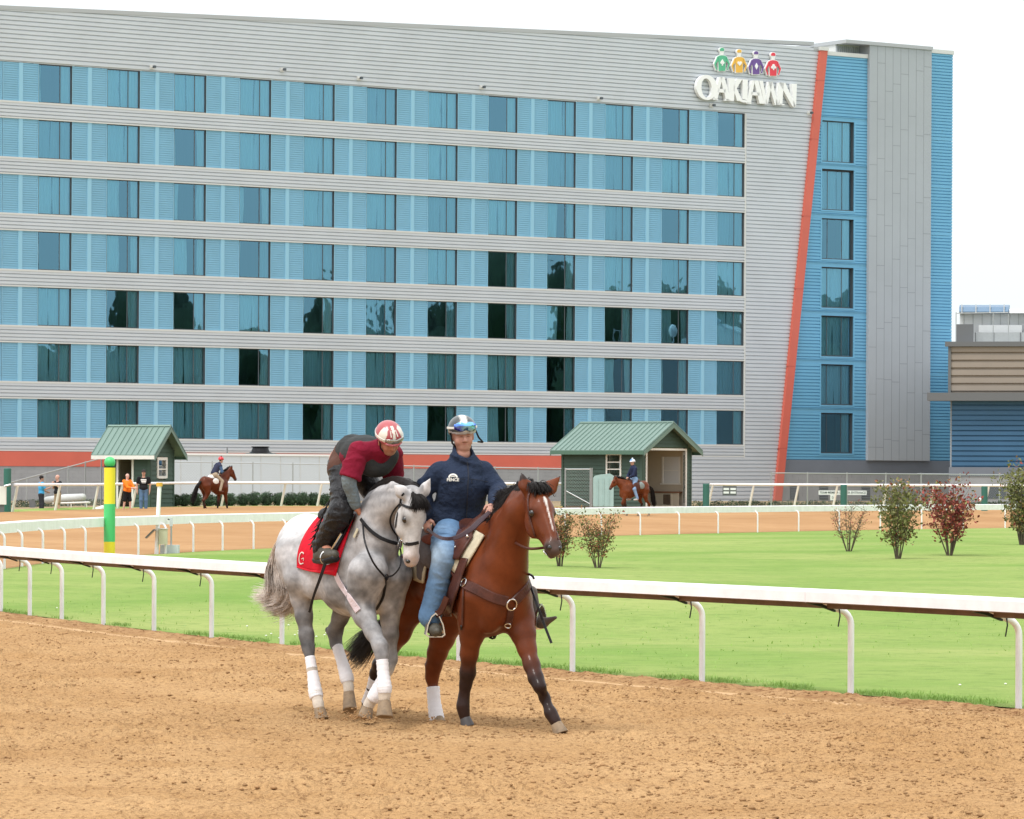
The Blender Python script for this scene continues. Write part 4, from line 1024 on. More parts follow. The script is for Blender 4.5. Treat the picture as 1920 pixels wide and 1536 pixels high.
def horse_head(sd, B, poll, muz, l, k=.03, ear_r=None, ear_l=None):
    a = unit(muz-poll); l = unit(l-a*np.dot(l, a)); f = np.cross(l, a)          # f: out of the forehead
    if f@B.F < 0 and abs(f@B.F) > .2: f = -f
    sc = np.linalg.norm(muz-poll)/.60
    at = lambda t, F, Lt: poll+(a*t+f*F+l*Lt)*sc
    R = np.array([a, f, l])
    E = lambda t, F, Lt, r, kk=k, sub=False: sd.ell(at(t, F, Lt), np.array(r)*sc, R, kk, sub)
    C = lambda p, q, r0, r1, kk=k, sq=None: sd.cap(at(*p), at(*q), r0*sc, r1*sc, kk, sq)
    E(.07, -.02, 0, (.11, .10, .088))
    E(.16, .005, 0, (.14, .095, .106))
    for q in (-1, 1):
        E(.19, .035, q*.078, (.045, .030, .026), .025)            # brow over the eye
        E(.23, -.085, q*.052, (.135, .105, .045), .02)            # cheek
        C((.24, .0, q*.066), (.40, .005, q*.040), .022, .014, .025)   # facial crest
        E(.535, .022, q*.046, (.042, .034, .024), .02)            # nostril bulge
        E(.553, .030, q*.066, (.026, .018, .020), .006, True)
        E(.208, .022, q*.100, (.020, .016, .014), .008, True)     # eye socket
    C((.14, .045, 0), (.50, .038, 0), .070, .042, .03, (l, 1.05))   # nasal bone
    C((.22, -.03, 0), (.50, -.012, 0), .075, .048, .04, (l, .85))
    C((.26, -.10, 0), (.50, -.052, 0), .045, .030, .035)         # lower jaw
    E(.52, .002, 0, (.065, .062, .064), .03); E(.575, .012, 0, (.034, .040, .052), .025)
    C((.555, .005, -.025), (.555, .005, .025), .034, .034, .02)
    E(.59, -.005, 0, (.022, .030, .042), .015); E(.565, -.055, 0, (.034, .022, .030), .02)
    E(.583, -.036, 0, (.05, .0045, .06), .003, True)              # mouth line
    for (b0, tip, q) in ((at(.02, .0, -.062), ear_r, -1), (at(.02, .0, .062), ear_l, 1)):
        tip = at(-.15, .05, q*.10) if tip is None else tip
        m = b0*.5+tip*.5; d = unit(tip-b0)
        sq = (unit(f+.2*l*q), .50); tip = b0+(tip-b0)*1.15
        sd.cap(b0, m, .038*sc, .060*sc, .015, sq); sd.cap(m, tip, .060*sc, .004, .012, sq)
    return dict(at=at, a=a, f=f, l=l, sc=sc, eyes=[at(.208, .018, q*.088) for q in (-1, 1)])
def hoof(p_top, p_bot, B, r=.056, name='hoof', parent=None, fwd=None, tilt=1.0):
    d = unit(p_bot-p_top); f = unit(B.F if fwd is None else fwd); f = unit(f-d*np.dot(f, d)); s = np.cross(d, f); mb = MB()
    ln = np.linalg.norm(p_bot-p_top); n = 14; vs = []
    for t, rr in ((-.12, .80), (0, .86), (.5, 1.0), (.92, 1.12), (1.0, 1.13), (1.0, .9), (.93, .5)):
        for i in range(n):
            a = 2*math.pi*i/n; ca, sa = math.cos(a), math.sin(a); k = 1.12 if ca > 0 else .86
            vs.append(p_top+d*ln*t+(f*ca*k+s*sa*.95)*r*rr+f*.012*t)
    m = 7; fs_ = [(i*n+j, i*n+(j+1) % n, (i+1)*n+(j+1) % n, (i+1)*n+j) for i in range(m-1) for j in range(n)]+[tuple(range(n))[::-1], tuple((m-1)*n+j for j in range(n))]
    mb.add(vs, fs_); return mb.build(name, M_HOOF, parent, smooth=True)
def wrap(pts, parent, name='leg_wrap'):
    """bandage: spiral-ridged sleeve round a leg; pts = [(p, r), ...]"""
    P_ = catmull([p for p, r in pts], 26); r = np.interp(np.linspace(0, len(pts)-1, 26), range(len(pts)), [r for p, r in pts])
    r = r*(1+.045*np.sin(np.arange(26)*2.4)); r[0] *= .96; r[-1] *= .93
    mb = MB(); mb.tube(P_, r, 18); return mb.build(name, M_WRAP, parent, smooth=True)

def torso(sd, B, s=1.0, h=0.0, tuck=0.0, low=0.0):
    E = lambda F, Lt, U, r, k=.08: sd.ell(B.W(F*s, Lt*s, U*s+h), np.array(r)*s, B.R, k)
    C = lambda p, q, r0, r1, k=.08, sq=None: sd.cap(B.W(p[0]*s, p[1]*s, p[2]*s+h), B.W(q[0]*s, q[1]*s, q[2]*s+h), r0*s, r1*s, k, sq)
    E(-.08, 0, 1.25+tuck*.5, (.46, .275, .31-tuck*.5)); E(.22, 0, 1.20, (.40, .265, .36)); E(-.34, 0, 1.31+tuck*.5, (.30, .25, .27-tuck*.5))
    E(-.55, 0, 1.37, (.24, .24, .25)); E(.30, 0, 1.08-low, (.34, .19, .26), .10)
    for q in (-1, 1):
        E(-.55, q*.12, 1.29, (.22, .13, .28), .06); E(-.42, q*.165, 1.47, (.13, .07, .08), .045)
        E(.46, q*.130, 1.18, (.19, .12, .29), .055); E(.52, q*.10, 1.00-low*.5, (.17, .10, .17), .05)
        E(.27, q*.165, 1.33, (.15, .09, .22), .05); E(.36, q*.16, 1.05-low*.4, (.13, .10, .16), .05)
    C((.30, 0, 1.55), (-.05, 0, 1.50), .10, .09, .10, (B.L, .8)); C((-.05, 0, 1.46), (-.55, 0, 1.50), .13, .14, .08)
    E(.50, 0, 1.20, (.22, .19, .32), .10)

# ------------------------------------------------------------------ grey horse
BG = Body(632, 33.3, 60); Jg = BG.J
grey = empty('horse', tuple(BG.O), 'dapple-grey horse with white leg wraps and black mane, carrying the crouching rider', 'horse')
sd = SDF(.0125)
torso(sd, BG, 1.0, .065, tuck=.10)
wth = BG.W(.37, 0, 1.62)
poll_g = Jg(777, 930); muz_g = Jg(769, 1061, -.03)
sd.chain([(BG.W(.44, 0, 1.36), .25), (Jg(704, 1012), .225), (Jg(706, 978), .185), (Jg(722, 950), .145), (Jg(752, 936), .10)], k=.08, sq=(BG.L, .78))
sd.cap(BG.W(.28, 0, 1.60), Jg(703, 940), .09, .07, .08, (BG.L, .7)); sd.cap(Jg(703, 940), Jg(742, 916), .07, .06, .06, (BG.L, .7)); sd.cap(Jg(742, 916), Jg(776, 924), .06, .06, .05, (BG.L, .8))
HG = horse_head(sd, BG, poll_g, muz_g, np.array([math.sin(math.radians(56)), math.cos(math.radians(56)), 0.]), ear_r=Jg(740, 911, -.17), ear_l=Jg(806, 900, .11))
lr, ll = -.17, .17
C = sd.chain
# right hind (nearest, planted)
rh = [(Jg(562, 1040, -.15), .21), (Jg(568, 1085, -.19), .15), (Jg(566, 1122, -.18), .088), (Jg(570, 1155, -.17), .066), (Jg(575, 1192, -.16), .056), (Jg(578, 1214, -.16), .046), (Jg(585, 1256, -.16), .036), (Jg(592, 1300, -.16), .045), (Jg(597, 1320, -.16), .036), (Jg(599, 1334, -.16), .04)]
C(rh, k=.05); sd.cap(Jg(567, 1189, -.17), Jg(575, 1215, -.165), .03, .025, .03); sd.ell(Jg(590, 1092, -.17), np.array([.13, .10, .15]), BG.R, .06)
# left hind (lifted)
lh = [(Jg(600, 1050, .14), .20), (Jg(640, 1105, .17), .135), (Jg(646, 1135, .17), .09), (Jg(638, 1158, .17), .064), (Jg(628, 1184, .17), .060), (Jg(630, 1208, .17), .043), (Jg(641, 1240, .17), .035), (Jg(650, 1271, .17), .044), (Jg(654, 1290, .165), .034), (Jg(654, 1300, .16), .038)]
C(lh, k=.05); sd.cap(Jg(615, 1181, .17), Jg(626, 1205, .17), .028, .025, .03)
# right fore
rf = [(Jg(690, 1075, -.15), .17), (Jg(676, 1130, -.17), .115), (Jg(684, 1156, -.17), .085), (Jg(700, 1186, -.165), .062), (Jg(713, 1212, -.16), .057), (Jg(716, 1230, -.16), .044), (Jg(718, 1262, -.16), .036), (Jg(721, 1290, -.16), .045), (Jg(721, 1306, -.16), .036), (Jg(720, 1318, -.16), .040)]
C(rf, k=.05)
# left fore (folding back)
lf = [(Jg(735, 1080, .13), .17), (Jg(733, 1130, .15), .10), (Jg(731, 1162, .15), .07), (Jg(732, 1190, .15), .060), (Jg(731, 1236, .15), .056), (Jg(726, 1256, .12), .044), (Jg(714, 1280, .06), .036), (Jg(703, 1303, .0), .044), (Jg(693, 1319, -.03), .036), (Jg(689, 1327, -.04), .04)]
C(lf, k=.05)
# chest muscles and girth hollow
sd.ell(BG.W(.60, .07, 1.16), np.array([.12, .10, .18]), BG.R, .08); sd.ell(BG.W(.60, -.07, 1.16), np.array([.12, .10, .18]), BG.R, .08)
V, Fq = sd.mesh(2)
def coat_grey(V):
    q = BG.loc(V); n = len(V); lz = V[:, 2]
    base = np.tile(np.array([.315, .31, .315]), (n, 1)); base *= (1-.35*np.clip((1.15-q[:, 2])/.35, 0, 1)*(q[:, 0] < .3))[:, None]  # belly and lower hindquarters darkened: underside shade put into the coat colour
    d1 = vnoise(V[:, 0]*13+V[:, 1]*9, V[:, 2]*13+V[:, 1]*5, 3); d2 = vnoise(V[:, 0]*31+V[:, 1]*17, V[:, 2]*29, 4); d3 = vnoise(V[:, 0]*3+V[:, 1]*2, V[:, 2]*3.3+V[:, 1], 8)
    dap = np.clip((d1-.35)*1.6, -.4, .6)*.7+.45*(d2-.5)+.8*(d3-.5)
    k = 1+dap*.85; base *= k[:, None]
    top = np.clip((q[:, 2]-1.46)/.22, 0, 1)*np.clip((.1-q[:, 0])/.3, 0, 1); base = base*(1-top[:, None]*.75)+np.array([.80, .80, .80])*top[:, None]*.75  # rump top whitened: light from above painted into the coat
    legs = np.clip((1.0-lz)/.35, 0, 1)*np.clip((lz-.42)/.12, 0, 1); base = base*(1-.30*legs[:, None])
    low = np.clip((.50-lz)/.1, 0, 1); base = base*(1-low[:, None])+np.array([.62, .55, .47])*low[:, None]
    hd = np.clip(((V-poll_g)@HG['a'])/.12, 0, 1)*(np.linalg.norm((V-poll_g)-((V-poll_g)@HG['a'])[:, None]*HG['a'], axis=1) < .2)*(q[:, 0] > .6)*(V[:, 2] > 1.3)
    base = base*(1-.75*hd[:, None])+np.array([.52, .51, .50])*.75*hd[:, None]
    mz_ = np.clip((((V-poll_g)@HG['a'])/HG['sc']-.42)/.12, 0, 1)*hd; base = base*(1-.6*mz_[:, None])+np.array([.55, .42, .38])*.6*mz_[:, None]
    er = np.clip((-((V-poll_g)@HG['a'])-.02)/.04, 0, 1)*(q[:, 0] > .75)*(np.abs((V-poll_g)@HG['l']) > .045); base = base*(1-er[:, None])+np.array([.62, .60, .60])*er[:, None]
    for e_ in HG['eyes']:
        w = np.exp(-(np.linalg.norm(V-e_, axis=1)/.048)**2); base = base*(1-.85*w[:, None])
    for Lt in (-.06, .06):
        w = np.exp(-(np.linalg.norm(V-HG['at'](.553, .022, Lt), axis=1)/.022)**2); base = base*(1-.8*w[:, None])
    return np.clip(base, .015, .86)
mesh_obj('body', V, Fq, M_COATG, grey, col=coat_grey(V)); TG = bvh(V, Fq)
for e_ in HG['eyes']: MB().ball(e_, .029, 12).build('eye', M_EYE, grey, smooth=True)
hoof(Jg(599, 1330, -.16), BG.J(602, 1350, -.16), BG, parent=grey); hoof(Jg(654, 1299, .16), Jg(655, 1331, .12), BG, parent=grey, fwd=-BG.F*.3+np.array([0, 0, -1])*.9+BG.F*.6)
hoof(Jg(720.5, 1317, -.16), Jg(719, 1345, -.18), BG, parent=grey, r=.062); hoof(Jg(689, 1326, -.04), Jg(682, 1346, -.07), BG, parent=grey, fwd=BG.F-BG.U*.6)
wrap([(Jg(581, 1232, -.16), .044), (Jg(586, 1262, -.16), .046), (Jg(591, 1296, -.16), .060), (Jg(594, 1309, -.16), .056)], grey)
wrap([(Jg(632, 1212, .17), .047), (Jg(641, 1240, .17), .048), (Jg(650, 1270, .17), .060), (Jg(652, 1280, .17), .052)], grey)
wrap([(Jg(716.5, 1236, -.16), .050), (Jg(718.5, 1262, -.16), .049), (Jg(721, 1289, -.16), .062), (Jg(721.5, 1300, -.16), .052)], grey)
wrap([(Jg(726, 1257, .12), .046), (Jg(714, 1280, .06), .048), (Jg(704, 1303, .0), .062), (Jg(698, 1312, -.02), .052)], grey)
def nostril(tree, uv, parent, r=(.016, .016, .024)):
    for (u, v) in uv:
        p, n_ = hit(tree, u, v, -.006); MB().ball(p, r, 12).build('nostril', M_EYE, parent, smooth=True)
nostril(TG, [(765, 1053)], grey, (.020, .018, .018))
# mane (falls to the far side, dark roll along the crest), forelock, tail
paths = []
cr_ = [BG.W(.28, .0, 1.70), Jg(690, 945), Jg(700, 926), Jg(716, 912), Jg(735, 906), Jg(752, 908), Jg(768, 915)]
cr_ = catmull(cr_, 16)
for i, c0 in enumerate(cr_):
    paths.append([c0+BG.L*-.015+BG.U*-.01, c0+BG.U*.030+BG.L*.01, c0+BG.L*.08+BG.U*.0-BG.F*.02, c0+BG.L*.13-BG.U*.12-BG.F*.03])
V, Fq = strands(paths, 3200, .012, .0032, .0012, seed=4); mesh_obj('mane', V, Fq, M_HAIRB, grey)
sd = SDF(.010); sd.chain([(c0+BG.U*.012+BG.L*.012, .040) for c0 in cr_], k=.03); sd.chain([(c0-BG.U*.02+BG.L*.06, .035) for c0 in cr_], k=.05); V, Fq = sd.mesh(2); mesh_obj('mane_crest', V, Fq, M_HAIRB, grey)
paths = [[c0-BG.L*.01+BG.U*.005, c0+BG.U*.02+BG.L*.01, c0+BG.U*.01+BG.L*.03+BG.F*.04] for c0 in cr_]
V, Fq = strands(paths, 1600, .010, .004, .002, seg=5, seed=14); mesh_obj('mane', V, Fq, M_HAIRB, grey)
hat = HG['at']
paths = [[hat(-.03, .03, q), hat(.02, .085, q*1.5), hat(.07, .105, q*1.9), hat(.125, .108, q*2.3)] for q in (-.04, -.015, .015, .04)]
V, Fq = strands(paths, 520, .014, .0036, .001, seed=5); mesh_obj('forelock', V, Fq, M_HAIRB, grey)
T0 = BG.W(-.80, .0, 1.45)
tp = [[Jg(536, 996, 0), Jg(520+dx*.4, 1030, 0), Jg(512+dx, 1075, dl), Jg(516+dx*1.3, 1108, dl), Jg(508+dx*1.2, 1130+dy, dl), Jg(478+dx, 1134+dy*1.4, dl)] for dx, dy, dl in ((-6, -16, -.05), (4, -6, .05), (14, 2, -.02), (24, 8, .04), (32, 10, .0))]
V, Fq = strands(tp, 3000, .022, .0038, .0007, seg=14, flare=1.5, seed=6); mesh_obj('tail', V, Fq, M_HAIRG, grey)

# ------------------------------------------------------------------ bay horse
BB = Body(0, 32.54, 62); BB.O = np.array([-.346, 32.54, 0.]); Jb = BB.J
bay = empty('horse', tuple(BB.O), 'bright bay horse with white blaze and one wrapped hind leg, ridden beside the grey', 'horse')
sd = SDF(.0125); torso(sd, BB, 1.02, -.04, low=.06)
poll_b = Jb(1003, 926); muz_b = P(1040, 1040, Jb(1003, 926)[1]-.33)
sd.chain([(BB.W(.46, 0, 1.30), .26), (Jb(944, 1050), .225), (Jb(956, 1005), .175), (Jb(972, 965), .14), (Jb(995, 940), .11)], k=.08, sq=(BB.L, .76))
sd.cap(BB.W(.30, 0, 1.56), Jb(940, 975), .09, .075, .08, (BB.L, .7)); sd.cap(Jb(940, 975), Jb(972, 932), .075, .06, .06, (BB.L, .7)); sd.cap(Jb(972, 932), Jb(1000, 922), .06, .06, .05, (BB.L, .8))
HB = horse_head(sd, BB, poll_b, muz_b, np.array([math.sin(math.radians(66)), math.cos(math.radians(66)), -.06]), ear_r=P(979, 890, poll_b[1]-.03), ear_l=P(1047, 897, poll_b[1]+.05))
C = sd.chain
b_lh = [(Jb(845, 1120, .13), .20), (Jb(838, 1165, .16), .135), (Jb(829, 1197, .16), .098), (Jb(820, 1224, .16), .078), (Jb(813, 1250, .16), .062), (Jb(810, 1270, .16), .048), (Jb(813, 1300, .16), .037), (Jb(817, 1335, .16), .045), (Jb(819, 1347, .16), .038)]
C(b_lh, k=.05); sd.cap(Jb(801, 1246, .16), Jb(807, 1270, .16), .026, .022, .03)
b_rh = [(Jb(778, 1080, -.12), .21), (Jb(764, 1135, -.16), .16), (Jb(746, 1185, -.16), .105), (Jb(726, 1225, -.16), .070), (Jb(712, 1246, -.16), .056), (Jb(704, 1262, -.16), .042), (Jb(697, 1292, -.16), .036), (Jb(690, 1318, -.16), .042), (Jb(686, 1330, -.16), .036)]
C(b_rh, k=.05)
Yrf, Ylf = 32.3, 31.75
b_rf = [(Jb(900, 1120, -.14), .17), (Jb(888, 1165, -.15), .12), (Jb(884, 1193, -.15), .088), (Jb(880, 1226, -.15), .066), (Jb(877, 1262, -.14), .058), (Jb(873, 1284, -.14), .043), (P(870, 1306, Yrf), .037), (P(868, 1324, Yrf), .044), (P(870, 1338, Yrf), .034), (P(872, 1347, Yrf), .038)]
C(b_rf, k=.05)
b_lf = [(Jb(960, 1120, .14), .17), (Jb(972, 1160, .15), .125), (Jb(981, 1188, .15), .095), (Jb(988, 1216, .15), .070), (Jb(997, 1247, .15), .060), (Jb(1005, 1272, .15), .055), (Jb(1012, 1288, .15), .043), (P(1021, 1308, Ylf+.1), .037), (P(1033, 1338, Ylf+.03), .043), (P(1041, 1352, Ylf), .034), (P(1044, 1359, Ylf), .038)]
C(b_lf, k=.05)
sd.ell(BB.W(.60, .08, 1.08), np.array([.13, .11, .20]), BB.R, .09); sd.ell(BB.W(.60, -.08, 1.08), np.array([.13, .11, .20]), BB.R, .09)
V, Fq = sd.mesh(2)
def coat_bay(V, B=BB, H=HB, poll=poll_b, big=True):
    q = B.loc(V); n = len(V); z = q[:, 2]
    base = np.tile(np.array([.128, .031, .0095]), (n, 1))
    d = vnoise(V[:, 0]*5+V[:, 1]*4, V[:, 2]*5, 5)-.5; base *= (1+.35*d)[:, None]
    blk = np.array([.016, .012, .012])
    w = np.clip((.62+.1*d-z)/.16, 0, 1)
    w = w*np.clip(((q[:, 0] > .1) | (z < .50)).astype(float)+0, 0, 1)
    hind = (q[:, 0] < 0.1)
    w = np.where(hind, np.clip((.60+.1*d-z)/.12, 0, 1)*(q[:, 1] < 0), w)
    base = base*(1-.9*w[:, None])+blk*.9*w[:, None]
    t = ((V-poll)@H['a'])/H['sc']; rad = np.linalg.norm((V-poll)-((V-poll)@H['a'])[:, None]*H['a'], axis=1); hd = (rad < .21) & (q[:, 0] > .5) & (t > -.05)
    mz_ = np.clip((t-.47)/.06, 0, 1)*hd; base = base*(1-.85*mz_[:, None])+np.array([.075, .06, .055])*.85*mz_[:, None]
    for Lt in (-.06, .06):
        w = np.exp(-(np.linalg.norm(V-H['at'](.553, .026, Lt), axis=1)/(.026*H['sc']))**2); base = base*(1-.9*w[:, None])
    ft = (V-poll)@H['f']/H['sc']; lt = (V-poll)@H['l']/H['sc']
    wd = np.interp(t, [.09, .12, .16, .20, .42, .46], [-.014, .010, .013, .006, .004, -.01])
    bl = np.clip((wd-np.abs(lt-.004))/.010+.5, 0, 1)*hd*(ft > .02); base = base*(1-bl[:, None])+np.array([.75, .70, .66])*bl[:, None]
    for e_ in H['eyes']:
        w = np.exp(-(np.linalg.norm(V-e_, axis=1)/.046)**2); base = base*(1-.85*w[:, None])
    up = (V-poll)@H['a'] < -.085; eart = up & (rad < .25) & (q[:, 0] > .55); base[eart & (V[:, 2] > poll[2]+.10)] = (.03, .02, .018)
    return base
mesh_obj('body', V, Fq, M_COATB, bay, col=coat_bay(V)); TB = bvh(V, Fq)
for e_ in HB['eyes']: MB().ball(e_, .030, 12).build('eye', M_EYE, bay, smooth=True)
hoof(P(872, 1346, Yrf), P(875, 1361, Yrf), BB, parent=bay, r=.052).data.materials[0] = mat('dark_hoof', (.05, .045, .045), .6)
hoof(P(1043, 1358, Ylf), P(1050, 1377, Ylf-.02), BB, parent=bay, fwd=BB.F+BB.U*.35); hoof(Jb(819, 1345, .16), Jb(822, 1358, .16), BB, parent=bay)
hoof(Jb(686, 1329, -.16), Jb(681, 1348, -.16), BB, parent=bay)
wrap([(Jb(812, 1288, .16), .056), (Jb(814, 1315, .16), .056), (Jb(818, 1342, .16), .064), (Jb(820, 1352, .16), .060)], bay)
wrap([(Jb(703, 1264, -.16), .046), (Jb(697, 1292, -.16), .047), (Jb(690, 1318, -.16), .058)], bay)
nostril(TB, [(1030, 1027), (1050, 1028)], bay, (.018, .016, .024))
mb = MB(); strap(mb, TB, [(1014, 1036), (1019, 1045), (1028, 1050), (1040, 1049), (1047, 1045)], .008, .001, th=.003); mb.build('mouth_line', M_BLK, bay)
mb = MB(); strap(mb, TB, [(1020, 1050), (1028, 1054), (1038, 1053)], .010, .001, th=.004); mb.build('lower_lip', mat('pale_lip', (.42, .28, .24), .5), bay)
hat = HB['at']
cr_ = catmull([BB.W(.30, 0, 1.62), Jb(925, 985), Jb(940, 965), Jb(952, 945), Jb(968, 925), Jb(985, 915), Jb(1000, 912)], 14)
paths = []
for i, c0 in enumerate(cr_):
    g_ = math.sin(i*1.9)*.02
    fl = max(0, 1-abs(i-5)/4.0)                       # locks lifted by the wind in front of the rider
    paths.append([c0, c0+BB.U*(.05+.05*fl)+BB.F*-.02, c0+BB.U*(.03+.12*fl)-BB.F*(.10+.03*fl)+BB.L*.03, c0+BB.U*(-.06+.21*fl)-BB.F*(.13+.06*fl)+BB.L*(.05+g_)])
V, Fq = strands(paths, 2200, .018, .0032, .0008, seed=7); mesh_obj('mane', V, Fq, M_HAIRB, bay)
sd = SDF(.010); sd.chain([(c0+BB.U*.005, .030) for c0 in cr_], k=.03); sd.chain([(c0-BB.U*.03-BB.F*.035, .030) for c0 in cr_], k=.05); V, Fq = sd.mesh(2); mesh_obj('mane_crest', V, Fq, M_HAIRB, bay)
paths = [[c0-BB.U*.01, c0+BB.U*.03-BB.F*.01, c0+BB.U*.02-BB.F*.05, c0-BB.F*.09-BB.L*.04-BB.U*.05] for c0 in cr_]
V, Fq = strands(paths, 1500, .012, .004, .002, seg=6, seed=17); mesh_obj('mane', V, Fq, M_HAIRB, bay)
paths = [[hat(-.03, .0, q), hat(-.045, .07, q*1.3), hat(.02, .105, q*1.7), hat(.07, .10, q*2.0)] for q in (-.05, -.02, .01, .05)]
V, Fq = strands(paths, 420, .012, .005, .0015, seed=8); mesh_obj('forelock', V, Fq, M_HAIRB, bay)
tp = [[BB.W(-.80, .05, 1.38), BB.W(-1.0, .04, 1.2), Jb(728+dx, 1165, .05+dl), Jb(702+dx, 1185, dl), Jb(676+dx*1.2, 1215+dy, dl), Jb(652+dx*1.3, 1240+dy, dl)] for dx, dy, dl in ((-6, -14, -.03), (0, 0, .02), (6, 6, 0.04), (10, 12, -.02))]
V, Fq = strands(tp, 1300, .022, .0035, .0008, seg=12, flare=1.5, seed=9); mesh_obj('tail', V, Fq, M_HAIRB, bay)

for p in (BG.J(602, 1350, -.16), P(875, 1361, Yrf), P(1050, 1377, Ylf), Jb(822, 1358, .16)): HOOF_BUMPS.append((p[0], p[1], p[2]+.012))
# ================================================================== riders and tack
M_SKIN = mat('skin', (.52, .27, .19), .5, var=.08, vscale=14, spec=.35, attr=None)
M_SKINV = mat('skin_face', attr='Col', rough=.5, spec=.35)
def skincol(V, H, tone=(.50, .26, .185), brow=(.10, .055, .035), stub=0.0):
    c = np.tile(np.array(tone), (len(V), 1)); q = (V-H['at'](0, 0, 0))@H['R'].T
    def spot(F, Lt, U, rF, rL, rU, col, a=1.0):
        nonlocal c
        d = ((q[:, 0]-F)/rF)**2+((np.abs(q[:, 1])-Lt)/rL)**2+((q[:, 2]-U)/rU)**2; w = (np.exp(-d*1.3)*a)[:, None]; c = c*(1-w)+np.array(col)*w
    spot(.085, .031, .024, .03, .018, .006, brow, .85); spot(.08, .031, .001, .03, .017, .0055, (.04, .02, .016), .95); spot(.09, 0, -.047, .03, .024, .005, (.22, .11, .08), .7); spot(.10, .011, -.037, .02, .006, .004, (.10, .04, .03), .8); spot(.085, 0, -.060, .03, .018, .007, (.36, .09, .08), .9)  # brows, lid lines, moustache, lips; the nostril spots are painted shade
    spot(.06, .045, -.03, .04, .025, .025, (.50, .20, .15), .25)
    if stub: spot(.06, 0, -.085, .06, .06, .035, (.30, .22, .18), stub)
    h = (q[:, 2] > .03+.03*(q[:, 0] > .03)) | ((q[:, 0] < -.03) & (q[:, 2] > -.06)); h &= np.linalg.norm(q, axis=1) < .17
    c[h] = (.045, .028, .02); return c
def cloth(name, base, rough=.8, var=.12, bs=28, bump=.5, sheen=.02, bd=.02, spec=.08):
    return mat(name, base, rough, var=var, vscale=9, bump=bump, bscale=bs, sheen=sheen, bdist=bd, spec=spec)
def obj_sdf(name, sd, material, parent, smooth=2, clip=None, col=None, wr=None):
    V, Fq = sd.mesh(smooth, clip)
    if wr: V = wrinkle(V, Fq, *wr)
    return mesh_obj(name, V, Fq, material, parent, col=None if col is None else col(V))
def folds(pts, amp=.006, seed=0):
    """extra bumps along a sleeve for wrinkles: returns chain points with uneven radii"""
    rg = random.Random(seed); out = []
    P_ = catmull([p for p, r in pts], len(pts)*5); r = np.interp(np.linspace(0, len(pts)-1, len(P_)), range(len(pts)), [r for p, r in pts])
    for i, p in enumerate(P_): out.append((p, r[i]+(amp if i % 2 else -amp)*rg.uniform(.2, 1)))
    return out

# ------------------------------------------------------------------ rider one, crouched over the grey
h1 = dict(pel=Jg(648, 866, 0), wst=Jg(662, 850, 0), chs=Jg(700, 858, 0), nk=Jg(716, 842, 0),
          shR=Jg(672, 848, -.19), shL=Jg(736, 852, .19), elR=Jg(654, 902, -.27), wrR=Jg(668, 952, -.18), elL=Jg(737, 897, .27), wrL=Jg(715, 944, .14),
          hipR=Jg(640, 880, -.10), hipL=Jg(668, 872, .10), knR=Jg(640, 958, -.27), anR=Jg(605, 1022, -.30), knL=Jg(712, 945, .28), anL=Jg(672, 1010, .32))
r1 = empty('person', tuple(BG.O+np.array([0, 0, 1.9])), 'rider crouched forward in a maroon shirt, black vest and black chaps on the grey horse', 'person')
hc = Jg(729, 824, .01); hup = unit([.02, -.42, .90]); hf = unit([.40, -.75, -.62])
sd = SDF(.0075); H1 = head(sd, hc, hf, hup, 1.02)
sd.cap(h1['nk'], hc-H1['u']*.05-H1['f']*.02, .062, .056, k=.03)
sd.ell((h1['chs']+h1['wst'])/2+np.array([0, 0, -.0]), (.26, .15, .12), BG.R, .05); sd.cap(h1['wst'], h1['pel'], .12, .14, .05)
sd.chain([(h1['shR'], .06), (h1['elR'], .045), (h1['wrR'], .030)]); sd.chain([(h1['shL'], .06), (h1['elL'], .045), (h1['wrL'], .030)])
sd.cap(h1['shR'], h1['nk'], .06, .06); sd.cap(h1['shL'], h1['nk'], .06, .06)
for s_ in 'RL': sd.chain([(h1['hip'+s_], .09), (h1['kn'+s_], .058), (h1['an'+s_], .04)]); sd.cap(h1['pel'], h1['hip'+s_], .12, .09)
dR = unit(Jg(682, 972, -.10)-h1['wrR'])
hand(sd, h1['wrR'], dR, unit(-BG.L*.9+BG.U*.5), 1, .95, 1.2); hand(sd, h1['wrL'], unit(Jg(700, 965, .05)-h1['wrL']), unit(BG.L*.9+BG.U*.5), -1, .95, 1.05)
sd.cap(h1['anR'], Jg(624, 1040, -.31), .045, .035)
V, Fq = sd.mesh(1); mesh_obj('body', V, Fq, M_SKINV, r1, col=skincol(V, H1, (.46, .20, .13), stub=.5))
M_MAR = cloth('maroon_cotton', (.20, .012, .032)); M_VEST = cloth('black_vest', (.040, .043, .044), .7, bs=14); M_GSL = cloth('grey_undershirt', (.17, .215, .24), bs=40, bump=.8); M_CHAP = mat('black_chaps_leather', (.016, .016, .018), .40, bump=.8, bscale=16, bdist=.04, spec=.22, var=.2, vscale=12)
sd = SDF(.009)      # shirt with loose elbow sleeves
sd.ell((h1['chs']+h1['wst'])/2, (.275, .175, .14), BG.R, .05)
for s_ in 'RL':
    sd.cap(h1['chs'], h1['sh'+s_], .10, .080, .05)
sd.cap(h1['nk'], h1['chs'], .088, .13); sd.cap(h1['nk']-BG.F*.03, h1['shR'], .07, .08); sd.cap(h1['nk']-BG.F*.03, h1['shL'], .07, .08)
obj_sdf('shirt', sd, M_MAR, r1, wr=(.008, (8, 8, 14), 3))
